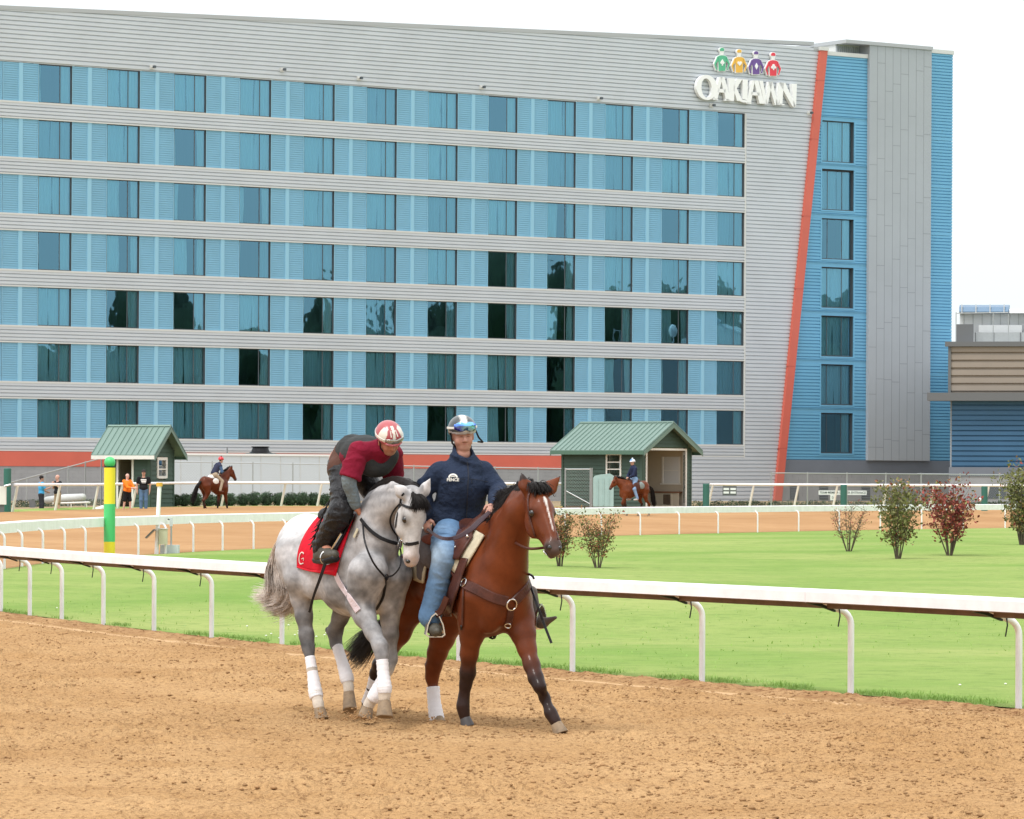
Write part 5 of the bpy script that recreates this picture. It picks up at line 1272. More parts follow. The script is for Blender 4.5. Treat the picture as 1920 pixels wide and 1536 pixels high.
for s_ in 'RL':
    d_ = unit(h1['el'+s_]-h1['sh'+s_]); m_ = h1['sh'+s_]*.10+h1['el'+s_]*.90
    sd = SDF(.009); sd.cap(h1['sh'+s_]-d_*.01, h1['sh'+s_]*.5+m_*.5, .082, .086, k=.02); sd.cap(h1['sh'+s_]*.5+m_*.5, m_+d_*.10, .086, .100, k=.02)
    obj_sdf('sleeve', sd, M_MAR, r1, clip=[(m_, d_)], wr=(.016, (9, 9, 14), 7))
for s_ in 'RL':
    sd = SDF(.009); sd.chain(folds([(h1['sh'+s_]*.3+h1['el'+s_]*.7, .055), (h1['el'+s_], .056), (h1['el'+s_]*.5+h1['wr'+s_]*.5, .049), (h1['wr'+s_]*.9+h1['el'+s_]*.1, .039)], .004, 5), k=.012)
    obj_sdf('undersleeve', sd, M_GSL, r1, wr=(.010, (6, 6, 55), 9))
sd = SDF(.009)      # padded vest
sd.ell((h1['chs']*.55+h1['wst']*.45)+BG.U*.012, (.265, .178, .158), BG.R, .05); sd.ell(h1['chs']+BG.F*.03-BG.U*.045, (.12, .165, .12), BG.R, .04)
sd.cap(h1['chs']-BG.L*.11+BG.F*.06+BG.U*.02, h1['nk']-BG.F*.09-BG.L*.08+BG.U*.0, .085, .055, .05); sd.cap(h1['chs']+BG.L*.11+BG.F*.06+BG.U*.02, h1['nk']-BG.F*.09+BG.L*.08, .085, .055, .05)
sd.cap(h1['wst']-BG.F*.04+BG.U*.01, h1['wst']+BG.U*.02, .135, .14, .04)
for q in (-1, 1): sd.ell(h1['sh'+('R' if q < 0 else 'L')]+BG.L*q*.03, (.105, .085, .13), BG.R, .015, sub=True)
sd.ell(h1['nk']+BG.F*.07-BG.U*.03, (.11, .085, .12), BG.R, .02, sub=True)
vest = obj_sdf('vest', sd, M_VEST, r1, wr=(.006, (4, 4, 40), 8))
sd = SDF(.009); sd.cap(h1['wst']-BG.F*.07+BG.U*-.01, h1['pel']+BG.F*.02, .135, .148, .03); sd.cap(h1['hipR'], h1['hipL'], .12, .12, .05)
obj_sdf('brown_waistband', sd, cloth('brown_fabric', (.10, .05, .038)), r1)
sd = SDF(.009)
for s_, q in (('R', -1), ('L', 1)):
    sd.cap(h1['pel']-BG.U*.03-BG.F*.02, h1['hip'+s_], .13, .10, .05)
    sd.chain(folds([(h1['hip'+s_], .100), (h1['hip'+s_]*.5+h1['kn'+s_]*.5, .082), (h1['kn'+s_], .084), (h1['kn'+s_]*.5+h1['an'+s_]*.5, .080), (h1['an'+s_]*1.12-h1['kn'+s_]*.12, .066)], .006, 7), k=.03)
    sd.cap(h1['kn'+s_]-BG.F*.10+BG.U*.03, h1['kn'+s_]*.5+h1['an'+s_]*.5-BG.F*.07, .05, .055, .05)
chaps = obj_sdf('chaps', sd, M_CHAP, r1, wr=(.016, (9, 9, 18), 4))
mb = MB(); rg = random.Random(2)
for i in range(34):                                            # fringe down the back seam
    t = i/33; p = (h1['kn'+'R']*(1-t)+h1['anR']*t)-BG.F*(.14-.03*t)-BG.L*.03+BG.U*(.07*(1-t)+.03)
    e = p-BG.F*rg.uniform(.03, .09)-BG.U*rg.uniform(.03, .09)-BG.L*rg.uniform(0, .03); mb.tube([p, (p+e)/2-BG.U*.006, e], [.006, .005, .003], 4)
mb.build('fringe', M_CHAP, chaps)
M_BOOT = mat('worn_boot_leather', (.060, .055, .042), .55, var=.3, vscale=16, bump=.3, bscale=40)
sd = SDF(.008)
sd.cap(h1['anR']*.62+h1['knR']*.38, Jg(600, 1040, -.31), .060, .056, .03); sd.cap(Jg(598, 1044, -.31), Jg(627, 1040, -.33), .042, .040, .03); sd.cap(Jg(608, 1034, -.31), Jg(622, 1038, -.32), .045, .04, .02)
obj_sdf('boot', sd, M_BOOT, r1)
mb = MB(); mb.tube([Jg(593, 1050, -.31), Jg(610, 1052, -.32), Jg(629, 1047, -.335)], [.034, .030, .034], 8, sx=1.2); mb.build('boot_sole', M_BLK, r1, smooth=True)
sd = SDF(.008); sd.cap(h1['anL'], Jg(690, 1030, .33), .05, .04); obj_sdf('boot', sd, M_BOOT, r1)

def helmet(H, parent, colf, s=1.0, brim=True, name='helmet', drop=.0):
    sd = SDF(.0075); at = H['at']; R = H['R']
    sd.ell(at(-.008, 0, .048-drop), np.array([.122, .104, .100])*s, R, .01)
    sd.ell(at(-.01, 0, .0), np.array([.118, .101, .062])*s, R, .02)
    if brim: sd.ell(at(.095, 0, .036), np.array([.050, .075, .009])*s, R, .012)
    V, Fq = sd.mesh(2)
    q = (V-at(0, 0, 0))@R.T; keep = lambda p: (p[:, 2] > .026-.55*(p[:, 0] < -.02)*np.clip(-p[:, 0]-.02, 0, .06)) | ((p[:, 0] > .05) & (p[:, 2] > .02))
    kv = keep(q); Fk = Fq[kv[Fq].all(1)]
    idx = np.full(len(V), -1); us_, inv = np.unique(Fk, return_inverse=True); V2 = V[us_]; F2 = inv.reshape(-1, 4)
    n = len(V2); ctr = at(0, 0, .0); Vin = V2+(ctr-V2)*.06
    E = {}
    for f in F2:
        for a, b in zip(f, np.roll(f, -1)): E[(a, b)] = E.get((a, b), 0)+1
    rim = [(a, b) for (a, b) in E if (b, a) not in E]
    F3 = [tuple(f) for f in F2]+[tuple(x+n for x in f[::-1]) for f in F2]+[(a, b, b+n, a+n)[::-1] for a, b in rim]
    return mesh_obj(name, np.vstack([V2, Vin]), np.array(F3), mat('helmet_shell', attr='Col', rough=.3, spec=.5, coat=.3), parent, col=colf(np.vstack([(V2-ctr)@R.T]*2)))
def hc1(q):
    c = np.tile(np.array([.40, .075, .085]), (len(q), 1)); az = np.arctan2(q[:, 1], q[:, 0]+.0); el = np.arctan2(q[:, 2], np.hypot(q[:, 0], q[:, 1]))
    w = ((np.floor(az/(math.pi/4)+.5) % 2) == 0) & (el > .32) & (el < 1.35); w2 = (np.abs(np.abs(az)-.9) < .55) & (el > .38) & (el < 1.2)
    c[w2] = (.70, .68, .60); c[(np.abs(q[:, 1]) < .075-.055*np.clip(el-.5, 0, 1.2)) & (el > .15) & (q[:, 0] > 0)] = (.40, .075, .085); st = np.abs(q[:, 2]-(.048+.25*(-q[:, 0]).clip(-.05, .1)*-1)) < .009; c[st & (q[:, 0] < .07)] = (.82, .80, .80)
    tip = (q[:, 0] > .02) & (np.abs(q[:, 1]) < .012) & (el > .6); c[tip] = (.72, .70, .62); return c
hel = helmet(H1, r1, hc1, 1.05)
M_GOG = mat('clear_goggle_lens', (.30, .30, .27), .12, .5, spec=.8); M_WH = mat('white_mark', (.75, .74, .68), .5)
def goggles(H, parent, lens, band, up=.062, s=1.0, w=1.0):
    at = H['at']; mb = MB()
    arc = [at(.126*math.cos(a)*s, .096*math.sin(a)*s, up-.006+.004*math.cos(a)) for a in np.linspace(-.78, .78, 13)]
    nr = [unit(H['f']*math.cos(a)+H['l']*math.sin(a)) for a in np.linspace(-.75, .75, 13)]
    ribbon(mb, np.array(arc)+np.array(nr)*.005, nr, [x*w for x in (.02, .038, .042, .030, .042, .038, .02)], .008); g = mb.build('goggles', lens, parent, smooth=True)
    mb = MB(); aa = np.linspace(.72, 2*math.pi-.72, 30)
    arc = [at(-.008+.120*math.cos(a)*s, .097*math.sin(a)*s, up-.010+.022*(1-math.cos(a))*-.6) for a in aa]; nr = [unit(H['f']*math.cos(a)+H['l']*math.sin(a)) for a in aa]
    ribbon(mb, np.array(arc)+np.array(nr)*.004, nr, .018, .003); mb.build('goggle_strap', band, g); return g
goggles(H1, hel, M_GOG, M_WH, .078, 1.06, w=1.15)
# the letter M on the shell
at = H1['at']; mb = MB()
Mp = [(-.028, -.024), (-.022, .028), (0, -.006), (.022, .028), (.028, -.024)]
pm = lambda x, z: at(.132*math.cos(.80+z*9), -x-.006, .046+.106*math.sin(.80+z*9))
mb.tube([pm(x, z)+H1['f']*.006+H1['u']*.004 for x, z in Mp], .0042, 5); mb.build('letter_mark', M_WH, hel)
mb = MB()
for q in (-1, 1): mb.tube([at(.02, q*.088, .02), at(.035, q*.078, -.05), at(.05, q*.03, -.110)], .006, 5)
mb.build('chin_strap', M_BLK, hel)

# ------------------------------------------------------------------ rider two, upright on the bay
Yb = 32.45
h2 = dict(pel=Jb(858, 992, 0), wst=Jb(860, 955, 0), chs=Jb(868, 905, 0), nk=Jb(868, 852, 0), shR=Jb(829, 882, -.17), shL=Jb(906, 882, .17),
          elR=Jb(792, 922, -.30), wrR=Jb(800, 968, -.26), elL=Jb(934, 922, .26), wrL=Jb(929, 948, .06),
          hipR=Jb(842, 996, -.12), hipL=Jb(882, 996, .12), knR=Jb(834, 1042, -.33), anR=Jb(806, 1158, -.37), knL=Jb(955, 1050, .36), anL=Jb(1002, 1146, .40))
r2 = empty('person', tuple(h2['pel']), 'upright rider in navy zip jacket, blue jeans and dark striped helmet on the bay', 'person')
hc = Jb(867, 816, .0); sd = SDF(.0062); H2 = head(sd, hc, unit([.20, -.95, -.14]), unit([-.03, -.14, .98]), 1.13)
sd.cap(h2['nk']+BB.U*.0, hc-H2['u']*.07-H2['f']*.035, .060, .054, k=.012); sd.cap(h2['wst'], h2['chs'], .13, .14, .05); sd.cap(h2['pel'], h2['wst'], .14, .13)
sd.chain([(h2['shR'], .06), (h2['elR'], .045), (h2['wrR'], .03)]); sd.chain([(h2['shL'], .06), (h2['elL'], .045), (h2['wrL'], .03)]); sd.cap(h2['shR'], h2['shL'], .07, .07)
for s_ in 'RL': sd.chain([(h2['hip'+s_], .09), (h2['kn'+s_], .055), (h2['an'+s_], .04)])
hand(sd, h2['wrR'], unit([.02, -.2, -1]), unit(-BB.L+BB.F*.3), -1, .75, 1.1); hand(sd, h2['wrL'], unit([-.22, -.75, -.25]), unit([.3, -.3, .9]), 1, .9, 1.1)
V, Fq = sd.mesh(1); mesh_obj('body', V, Fq, M_SKINV, r2, col=skincol(V, H2, (.47, .245, .185), brow=(.055, .03, .02), stub=.35))
M_NAVY = cloth('navy_softshell', (.023, .034, .064), .75, bs=11, bump=.95, bd=.05); M_JEAN = mat('blue_denim', attr='Col', rough=.85, var=.14, vscale=26, bump=.5, bscale=22, bdist=.015, spec=.1)
sd = SDF(.009); R_ = BB.R
sd.ell(h2['chs']+BB.U*-.03, (.14, .195, .19), R_, .04); sd.ell(h2['wst'], (.140, .200, .19), R_, .05); sd.cap(h2['chs']-BB.L*.09, h2['wst']-BB.L*.09-BB.U*.05, .12, .12, .06); sd.cap(h2['chs']+BB.L*.09, h2['wst']+BB.L*.09-BB.U*.05, .12, .12, .06); sd.cap(h2['wst']-BB.L*.085-BB.U*.08, h2['wst']+BB.L*.085-BB.U*.08, .128, .128, .05)
sd.cap(h2['shR'], h2['shL'], .068, .068, .05); sd.cap(h2['shR']+BB.L*.1+BB.U*.02, h2['nk'], .08, .07, .04); sd.cap(h2['shL']-BB.L*.1+BB.U*.02, h2['nk'], .08, .07, .04)
sd.chain(folds([(h2['shR'], .076), (h2['shR']*.5+h2['elR']*.5, .072), (h2['elR'], .066), (h2['elR']*.5+h2['wrR']*.5, .062), (h2['wrR'], .052)], .007, 11), k=.025)
sd.chain(folds([(h2['shL'], .078), (h2['shL']*.5+h2['elL']*.5, .074), (h2['elL'], .070), (h2['elL']*.5+h2['wrL']*.5, .066), (h2['wrL'], .050)], .007, 12), k=.02)
sd.cap(h2['nk']-BB.U*.03, h2['nk']+BB.U*.038-BB.F*.02, .086, .080, .02)
sd.cap(h2['nk']+BB.U*.01+BB.F*.03, h2['nk']+BB.U*.16+BB.F*.03, .066, .080, .008, sub=True)
V, Fq = sd.mesh(2, clip=[(h2['wst']-BB.U*.175, (0, 0, -1))]); V = wrinkle(V, Fq, .020, (5, 5, 9), 12); jk = mesh_obj('jacket', V, Fq, M_NAVY, r2); TJ = bvh(V, Fq)
# hem, zip, yoke seams, chest emblem
M_SEAM = mat('dark_seam', (.010, .014, .028), .7)
mb = MB(); strap(mb, TJ, [(876, 866), (878, 890), (876, 930), (874, 980)], .012, .002, mi=0, th=.003); mb.build('zip', M_SEAM, jk)
mb = MB(); strap(mb, TJ, [(828, 900), (850, 899), (873, 898)], .004, .001, th=.0015); strap(mb, TJ, [(880, 898), (903, 901), (915, 904)], .004, .001, th=.0015); mb.build('yoke_seam', M_SEAM, jk)
mb = MB()
for dx in (0, 7): strap(mb, TJ, [(884+dx*.0, 900+dx*2.2), (884, 906+dx*2.2)], .006, .002)
mb.build('pocket_zip', M_SEAM, jk)
mb = MB(); strap(mb, TJ, [(842.5, 896), (844, 892.5), (849.5, 890.5), (855, 892.5), (856.5, 896)], .016, .010, n=18, th=.002)
p0, n0 = hit(TJ, 849.5, 900, .014); ex = unit(np.cross([0, 0, 1.], n0)); TM_ = np.column_stack([ex, n0, np.cross(n0, ex), p0])
strap(mb, TJ, [(846, 895), (849.5, 893.5), (853, 895)], .008, .012, n=8, th=.003)
em = mb.build('chest_emblem', M_WH, jk)
textmesh('FENCE', .034, TM_, .003, M_WH, em, 'emblem_lettering', bold=.0012)
def jeancol(V):
    c = np.tile(np.array([.115, .215, .37]), (len(V), 1)); q = BB.loc(V)
    def sp(p, r, col, a):
        nonlocal c
        w = (np.exp(-(np.linalg.norm(V-p, axis=1)/r)**2)*a)[:, None]; c = c*(1-w)+np.array(col)*w
    sp(h2['knR']-BB.L*.08+BB.U*.02, .11, (.42, .55, .68), .85); sp(Jb(828, 1010, -.25), .10, (.32, .45, .60), .8); sp(Jb(824, 1080, -.4), .07, (.22, .34, .52), .6)
    w = np.clip((vnoise(V[:, 2]*70, V[:, 0]*9, 5)-.55)*3, 0, 1)*np.exp(-((V[:, 2]-h2['hipR'][2]+.02)/.09)**2); c = c*(1-.5*w[:, None]); return c
sd = SDF(.009)
sd.ell(h2['pel']+BB.U*.01, (.16, .185, .13), R_, .05)
sd.chain(folds([(h2['hipR'], .112), (h2['hipR']*.45+h2['knR']*.55-BB.L*.02, .104), (h2['knR'], .092), (h2['knR']*.6+h2['anR']*.4, .080), (h2['knR']*.25+h2['anR']*.75, .078), (h2['anR'], .084)], .004, 21), k=.03)
sd.chain([(h2['hipL'], .12), (h2['knL'], .085), (h2['anL']*.7+h2['knL']*.3, .05)])
obj_sdf('jeans', sd, M_JEAN, r2, col=jeancol, wr=(.014, (8, 8, 15), 15))
sd = SDF(.008); bd_ = unit([.25, -.95, -.12])
fR = Jb(814, 1180, -.38); sd.cap(h2['anR']+BB.U*.02, fR-bd_*.10, .052, .048, .02); sd.cap(fR-bd_*.13, fR+bd_*.05, .044, .050, .03); sd.cap(fR+bd_*.02, fR+bd_*.11, .048, .034, .03)
obj_sdf('boot', sd, M_BOOT, r2)
fL = P(1018, 1168, h2['anL'][1]-.05); tl_ = P(1042, 1158, h2['anL'][1]-.12)
sd = SDF(.008); sd.cap(P(996, 1110, h2['anL'][1]), P(1006, 1166, h2['anL'][1]-.02), .05, .046); sd.cap(P(1004, 1170, h2['anL'][1]-.02), fL, .036, .040, .03); sd.cap(fL, tl_, .040, .014, .03)
obj_sdf('boot', sd, mat('brown_boot_leather', (.085, .065, .050), .5, var=.3, vscale=16), r2)
def hc2(q):
    c = np.tile(np.array([.045, .055, .058]), (len(q), 1)); c[np.abs(q[:, 1]+.0) < .020] = (.72, .69, .64)
    c[(np.abs(np.abs(q[:, 1])-.026) < .006)] = (.35, .34, .32); c[q[:, 2] < .040] = (.42, .40, .40); return c
hel = helmet(H2, r2, hc2, 1.10, brim=False)
M_BLENS = bpy.data.materials.new('blue_mirror_lens'); M_BLENS.use_nodes = True; n_ = M_BLENS.node_tree; bs_ = n_.nodes['Principled BSDF']
bs_.inputs['Metallic'].default_value = .85; bs_.inputs['Roughness'].default_value = .08
tc_ = n_.nodes.new('ShaderNodeTexCoord'); t_ = n_.nodes.new('ShaderNodeTexNoise'); t_.inputs['Scale'].default_value = 9; rp_ = n_.nodes.new('ShaderNodeValToRGB')
rp_.color_ramp.elements[0].position = .40; rp_.color_ramp.elements[0].color = (.07, .05, .65, 1); rp_.color_ramp.elements[1].position = .56; rp_.color_ramp.elements[1].color = (.25, .60, .95, 1)
n_.links.new(tc_.outputs['Object'], t_.inputs[0]); n_.links.new(t_.outputs[0], rp_.inputs[0]); n_.links.new(rp_.outputs[0], bs_.inputs['Base Color'])
goggles(H2, hel, M_BLENS, M_WH, .080, 1.06, w=1.9)
at = H2['at']; mb = MB()
mb.tube([at(.0, .098, .03), at(.02, .115, -.02), at(.0, .150, -.06)], .008, 5); mb.tube([at(.0, .150, -.06), at(.01, .11, -.052)], .008, 5); mb.tube([at(.01, -.090, .03), at(.02, -.080, -.05), at(.03, -.06, -.08)], .008, 5)
mb.build('chin_strap', M_BLK, hel)

# ------------------------------------------------------------------ tack on the grey
def mesh_from(V, fs_, name, m, parent): mb = MB(); mb.add(V, fs_); return mb.build(name, m, parent, smooth=True)
M_REDC = cloth('red_saddle_cloth', (.60, .012, .030), .8, bs=18, bump=.3)
sc_ = empty('saddle_cloth', tuple(BG.W(-.05, -.3, 1.4)), 'red saddle cloth with a small white emblem on the grey horse', 'saddle cloth')
g_ = quadgrid((612, 955), (668, 965), (632, 1072), (558, 1066), 16, 18, lambda s, t: (-14*math.sin(t*3.14)*(1-s)+0*t, 8*s*(t > .8)*math.sin((t-.8)*7.8)))
V, fs_ = patch(TG, g_, .012, .008); mesh_from(V, fs_, 'cloth', M_REDC, sc_)
T2 = bvh(V, [f for f in fs_]) if False else None
mb = MB(); 
for a, b in (((559, 1064), (630, 1071)),): strap(mb, TG, [a, ((a[0]+b[0])/2, (a[1]+b[1])/2+3), b], .012, .022)
mb.build('hem', cloth('bright_red_binding', (.70, .03, .05)), sc_)
mb = MB(); strap(mb, TG, [(574, 1039), (571, 1036), (567, 1040), (565.5, 1050), (568, 1057), (573, 1055)], .010, .023, n=22, th=.003)
strap(mb, TG, [(570, 1048), (574, 1046), (573.5, 1051)], .006, .023, n=8, th=.003); mb.build('emblem', M_WH, sc_)
sad = empty('saddle', tuple(BG.W(0, 0, 1.7)), 'slim black exercise saddle on the grey horse', 'saddle')
g_ = quadgrid((640, 955), (672, 968), (634, 1040), (618, 1030), 8, 14); V, fs_ = patch(TG, g_, .030, .012); mesh_from(V, fs_, 'flap', M_BLK, sad)
sd = SDF(.012); sd.cap(BG.W(.22, 0, 1.74), BG.W(-.05, 0, 1.71), .06, .05, .05); sd.cap(BG.W(-.05, 0, 1.70), BG.W(-.20, 0, 1.70), .05, .07, .05); sd.cap(BG.W(.22, -.0, 1.74), BG.W(.15, -.22, 1.60), .05, .03, .04); sd.cap(BG.W(.22, 0, 1.74), BG.W(.15, .22, 1.60), .05, .03, .04)
obj_sdf('seat', sd, M_BLK, sad)
mb = MB(); q0 = Jg(610, 1055, -.33); mb.tube([Jg(640, 1000, -.31), Jg(622, 1030, -.33)], .010, 6); ring(mb, Jg(612, 1046, -.33), BG.F, .055, .006, 0, 1.0); mb.build('stirrup', M_STEEL, sad)
mb = MB(); strap(mb, TG, [(628, 1070), (636, 1090), (650, 1112), (663, 1132), (672, 1146)], .06, .006, th=.006); mb.build('girth', cloth('pale_girth', (.62, .52, .54)), sad)
mb = MB(); strap(mb, TG, [(674, 992), (667, 1008)], .03, .018); mb.build('pale_strap', mat('cream_strap', (.55, .50, .36), .7), sad)
brd = empty('bridle', tuple(poll_g), 'black bridle with reins and martingale on the grey horse', 'bridle')
mb = MB()
strap(mb, TG, [(751, 943), (746, 965), (743, 985), (744, 1005), (745, 1014)], .018, .006)       # cheekpiece
strap(mb, TG, [(751, 943), (738, 958), (731, 975), (735, 992), (744, 1006)], .014, .006)       # throat latch
strap(mb, TG, [(751, 944), (765, 952), (780, 953), (795, 949)], .022, .010)                     # browband
strap(mb, TG, [(751, 943), (752, 930), (757, 925)], .018, .008)
mb.build('headpiece', M_BLK, brd)
mb = MB(); strap(mb, TG, [(754, 1017), (762, 1020), (772, 1021), (784, 1017)], .028, .008); mb.build('noseband', M_BLK, brd)
mb = MB(); bitp, bn = hit(TG, 746, 1020, .02); ring(mb, bitp, bn, .034, .005); mb.tube([bitp-BG.U*.035, bitp+BG.U*.03+BG.F*.03], .008, 6); mb.build('bit_ring', M_STEEL, brd)
hnd = Jg(680, 972, -.14)
mb = MB(); strap(mb, TG, [(680, 974), (694, 993), (712, 1008), (729, 1016), (741, 1019)], .030, .022, th=.006)
pts = catmull([hnd, Jg(684, 1015, -.26), Jg(700, 1055, -.22), hit(TG, 716, 1080, .03)[0]], 18); ribbon(mb, pts, np.tile([-.2, -.9, .3], (18, 1)), .016, .004)
mb.build('rein', M_BLK, brd)
mb = MB(); bc, bnn = hit(TG, 722, 1082, .015); strap(mb, TG, [(722, 1082), (722, 1100), (718, 1122), (706, 1142)], .022, .008); ring(mb, bc, bnn, .022, .005)
pts = catmull([bc, P(738, 1078, bc[1]-.06), P(750, 1062, bc[1]-.10), P(752, 1040, bitp[1]), bitp-BG.U*.03], 16); ribbon(mb, pts, np.tile([-.1, -.95, .2], (16, 1)), .014, .004)
mb.build('martingale', M_BLK, brd)
mb = MB(); pts = catmull([Jg(625, 1052, -.36), Jg(615, 1078, -.38), Jg(602, 1110, -.38), Jg(597, 1130, -.37), Jg(580, 1148, -.36)][:4]+[Jg(581, 1146, -.36)], 20)
pts = catmull([Jg(610, 1056, -.36), Jg(600, 1085, -.38), Jg(588, 1118, -.38), Jg(580, 1148, -.37)], 16); ribbon(mb, pts, np.tile([-.3, -.9, .1], (16, 1)), [.03, .028, .022, .02], .005); mb.build('loose_strap', M_BLK, sad)

# ------------------------------------------------------------------ tack on the bay
ws = empty('saddle', tuple(BB.W(0, 0, 1.6)), 'brown western saddle with rolled pack on the bay horse', 'saddle')
g_ = quadgrid((858, 985), (902, 1000), (866, 1075), (800, 1070), 14, 14)
M_PAD = cloth('cream_felt_pad', (.55, .49, .36)); M_TPK = cloth('taupe_saddlebag', (.115, .10, .10), .7)
V, fs_ = patch(TB, quadgrid((886, 990), (912, 1006), (866, 1082), (850, 1068), 8, 14), .014, .014); mesh_from(V, fs_, 'felt_pad', M_PAD, ws)
V, fs_ = patch(TB, quadgrid((856, 985), (900, 992), (868, 1052), (832, 1045), 10, 10), .040, .014); mesh_from(V, fs_, 'skirt', M_BRN, ws)
sd = SDF(.011); sd.cap(BB.W(.20, 0, 1.60), BB.W(.25, 0, 1.70), .075, .040, .04); sd.cap(BB.W(.25, 0, 1.72), BB.W(.28, 0, 1.75), .025, .03, .02); sd.cap(BB.W(.22, -.02, 1.64), BB.W(.20, -.22, 1.50), .06, .05, .05); sd.cap(BB.W(.22, .02, 1.64), BB.W(.20, .22, 1.50), .06, .05, .05)
sd.cap(BB.W(.2, 0, 1.60), BB.W(-.2, 0, 1.60), .09, .10, .05); sd.cap(BB.W(-.25, -.12, 1.62), BB.W(-.25, .12, 1.62), .09, .09, .05); obj_sdf('seat', sd, M_BRN, ws)
V, fs_ = patch(TB, quadgrid((870, 1048), (884, 1050), (852, 1150), (830, 1150), 4, 16), .030, .010); mesh_from(V, fs_, 'fender', M_BRN, ws)
mb = MB(); 
for uu, vv, rr in ((878, 1016, .014), (864, 1030, .009)): p_, n_2 = hit(TB, uu, vv, .062); mb.ball(p_, rr, 10)
mb.build('concho', M_STEEL, ws, smooth=True)
# pack behind the cantle on the near side
sd = SDF(.011); sd.cap(Jb(800, 1010, -.22), Jb(812, 1045, -.28), .09, .10, .04); sd.cap(Jb(796, 1050, -.28), Jb(792, 1078, -.28), .07, .05, .05); obj_sdf('saddlebag', sd, M_TPK, ws)
sd = SDF(.011); sd.cap(Jb(793, 1018, -.25), Jb(812, 1010, -.30), .055, .05, .02); obj_sdf('bedroll', sd, cloth('russet_roll', (.16, .05, .035)), ws)
V, fs_ = patch(TB, quadgrid((778, 1050), (808, 1045), (800, 1092), (782, 1086), 6, 8), .02, .016); mesh_from(V, fs_, 'felt_pad', M_PAD, ws)
def stirrup(c, fwd, nm='stirrup'):
    f = unit(fwd); s = unit(np.cross(f, [0, 0, 1])); mb = MB(); pr = [(x*1.15, z*1.12) for x, z in [(0, .115), (-.03, .09), (-.058, .03), (-.072, -.045), (-.05, -.062), (.05, -.062), (.072, -.045), (.058, .03), (.03, .09)]]
    lo = np.array([c+s*x+np.array([0, 0, z])-f*.028 for x, z in pr]); hi = lo+f*.056; n = len(pr)
    li = np.array([c+s*x*.86+np.array([0, 0, z*.90])-f*.028 for x, z in pr]); hi2 = li+f*.056
    mb.add(np.vstack([lo, hi, li, hi2]), [(i, (i+1) % n, n+(i+1) % n, n+i) for i in range(n)]+[(2*n+i, 3*n+i, 3*n+(i+1) % n, 2*n+(i+1) % n) for i in range(n)]+[(n+i, n+(i+1) % n, 3*n+(i+1) % n, 3*n+i) for i in range(n)]+[(i, 2*n+i, 2*n+(i+1) % n, (i+1) % n) for i in range(n)])
    return mb
cst = fR+bd_*.02+np.array([0, 0, .012]); stirrup(cst, bd_).build('stirrup', M_STEEL, ws)
mb = MB(); ribbon(mb, catmull([Jb(838, 1120, -.34), Jb(827, 1145, -.36), cst+np.array([.01, 0, .11])], 8), np.tile([-.3, -.9, .1], (8, 1)), .055, .008); mb.build('stirrup_leather', M_BRN, ws)
cl_ = fL+np.array([-.03, .03, .02]); stirrup(cl_, unit([.8, -.6, .3])).build('stirrup', M_STEEL, ws)
mb = MB(); ribbon(mb, catmull([Jb(985, 1080, .30), P(1004, 1130, cl_[1]+.02), cl_+np.array([0, 0, .11])], 8), np.tile([-.3, -.9, .1], (8, 1)), .05, .008); mb.build('stirrup_leather', M_BRN, ws)
mb = MB(); ribbon(mb, catmull([Jb(990, 1082, .33), P(1002, 1120, 31.9), P(1020, 1170, 31.85), P(1034, 1206, 31.8)], 14), np.tile([-.3, -.9, .1], (14, 1)), .022, .006)
ribbon(mb, catmull([Jb(990, 1076, .25), P(998, 1080, 31.8), P(1001, 1085, 31.78)], 8), np.tile([-.3, -.9, .1], (8, 1)), .02, .006); mb.build('loose_strap', M_BLK, ws)
mb = MB(); strap(mb, TB, [(868, 1060), (870, 1100), (869, 1140), (868, 1172)], .020, .010); strap(mb, TB, [(850, 1070), (862, 1088), (868, 1096)], .02, .03); mb.build('cinch', M_BRN, ws)
mb = MB(); ribbon(mb, catmull([hit(TB, 868, 1172, .02)[0], Jb(866, 1200, -.20), Jb(863, 1230, -.20)], 8), np.tile([-.3, -.9, .1], (8, 1)), .018, .005); mb.build('hanging_strap', M_BLK, ws)
bcol = empty('breast_collar', tuple(BB.W(.7, 0, 1.1)), 'wide dark-brown breast collar with steel rings across the bay chest', 'breast collar')
mb = MB(); strap(mb, TB, [(872, 1096), (895, 1106), (925, 1121), (950, 1128)], .085, .008, th=.010); strap(mb, TB, [(964, 1128), (978, 1114), (988, 1102), (996, 1088)], .080, .008, th=.010); mb.build('collar_strap', M_BRN, bcol)
mb = MB(); strap(mb, TB, [(957, 1142), (955, 1158), (953, 1168)], .060, .010, th=.010); mb.build('centre_strap', M_BRN, bcol)
mb = MB(); p_, n_2 = hit(TB, 957, 1133, .022); ring(mb, p_, n_2, .045, .006); mb.build('centre_ring', M_STEEL, bcol)
for uu, vv, rr in ((873, 1094, .035), (953, 1170, .024)): mb = MB(); p_, n_2 = hit(TB, uu, vv, .022); ring(mb, p_, n_2, rr, .005); mb.build('side_ring', M_STEEL, bcol)
mb = MB(); strap(mb, TB, [(852, 1076), (860, 1084), (868, 1092)], .022, .014); mb.build('link_strap', M_BRN, bcol)
mb = MB(); pts = catmull([BB.W(.45, .02, .80), BB.W(.40, .02, .73), BB.W(.33, .02, .74), BB.W(.28, .02, .80)], 10); ribbon(mb, pts, np.tile([0, 0, 1.], (10, 1)), .03, .006); mb.build('belly_strap', M_BLK, bcol)
bb = empty('bridle', tuple(poll_b), 'dark-brown bridle with long leather reins on the bay horse', 'bridle')
mb = MB(); strap(mb, TB, [(992, 920), (991, 945), (994, 970), (1000, 992), (1004, 1006)], .018, .006); mb.build('headpiece', M_BRN, bb)
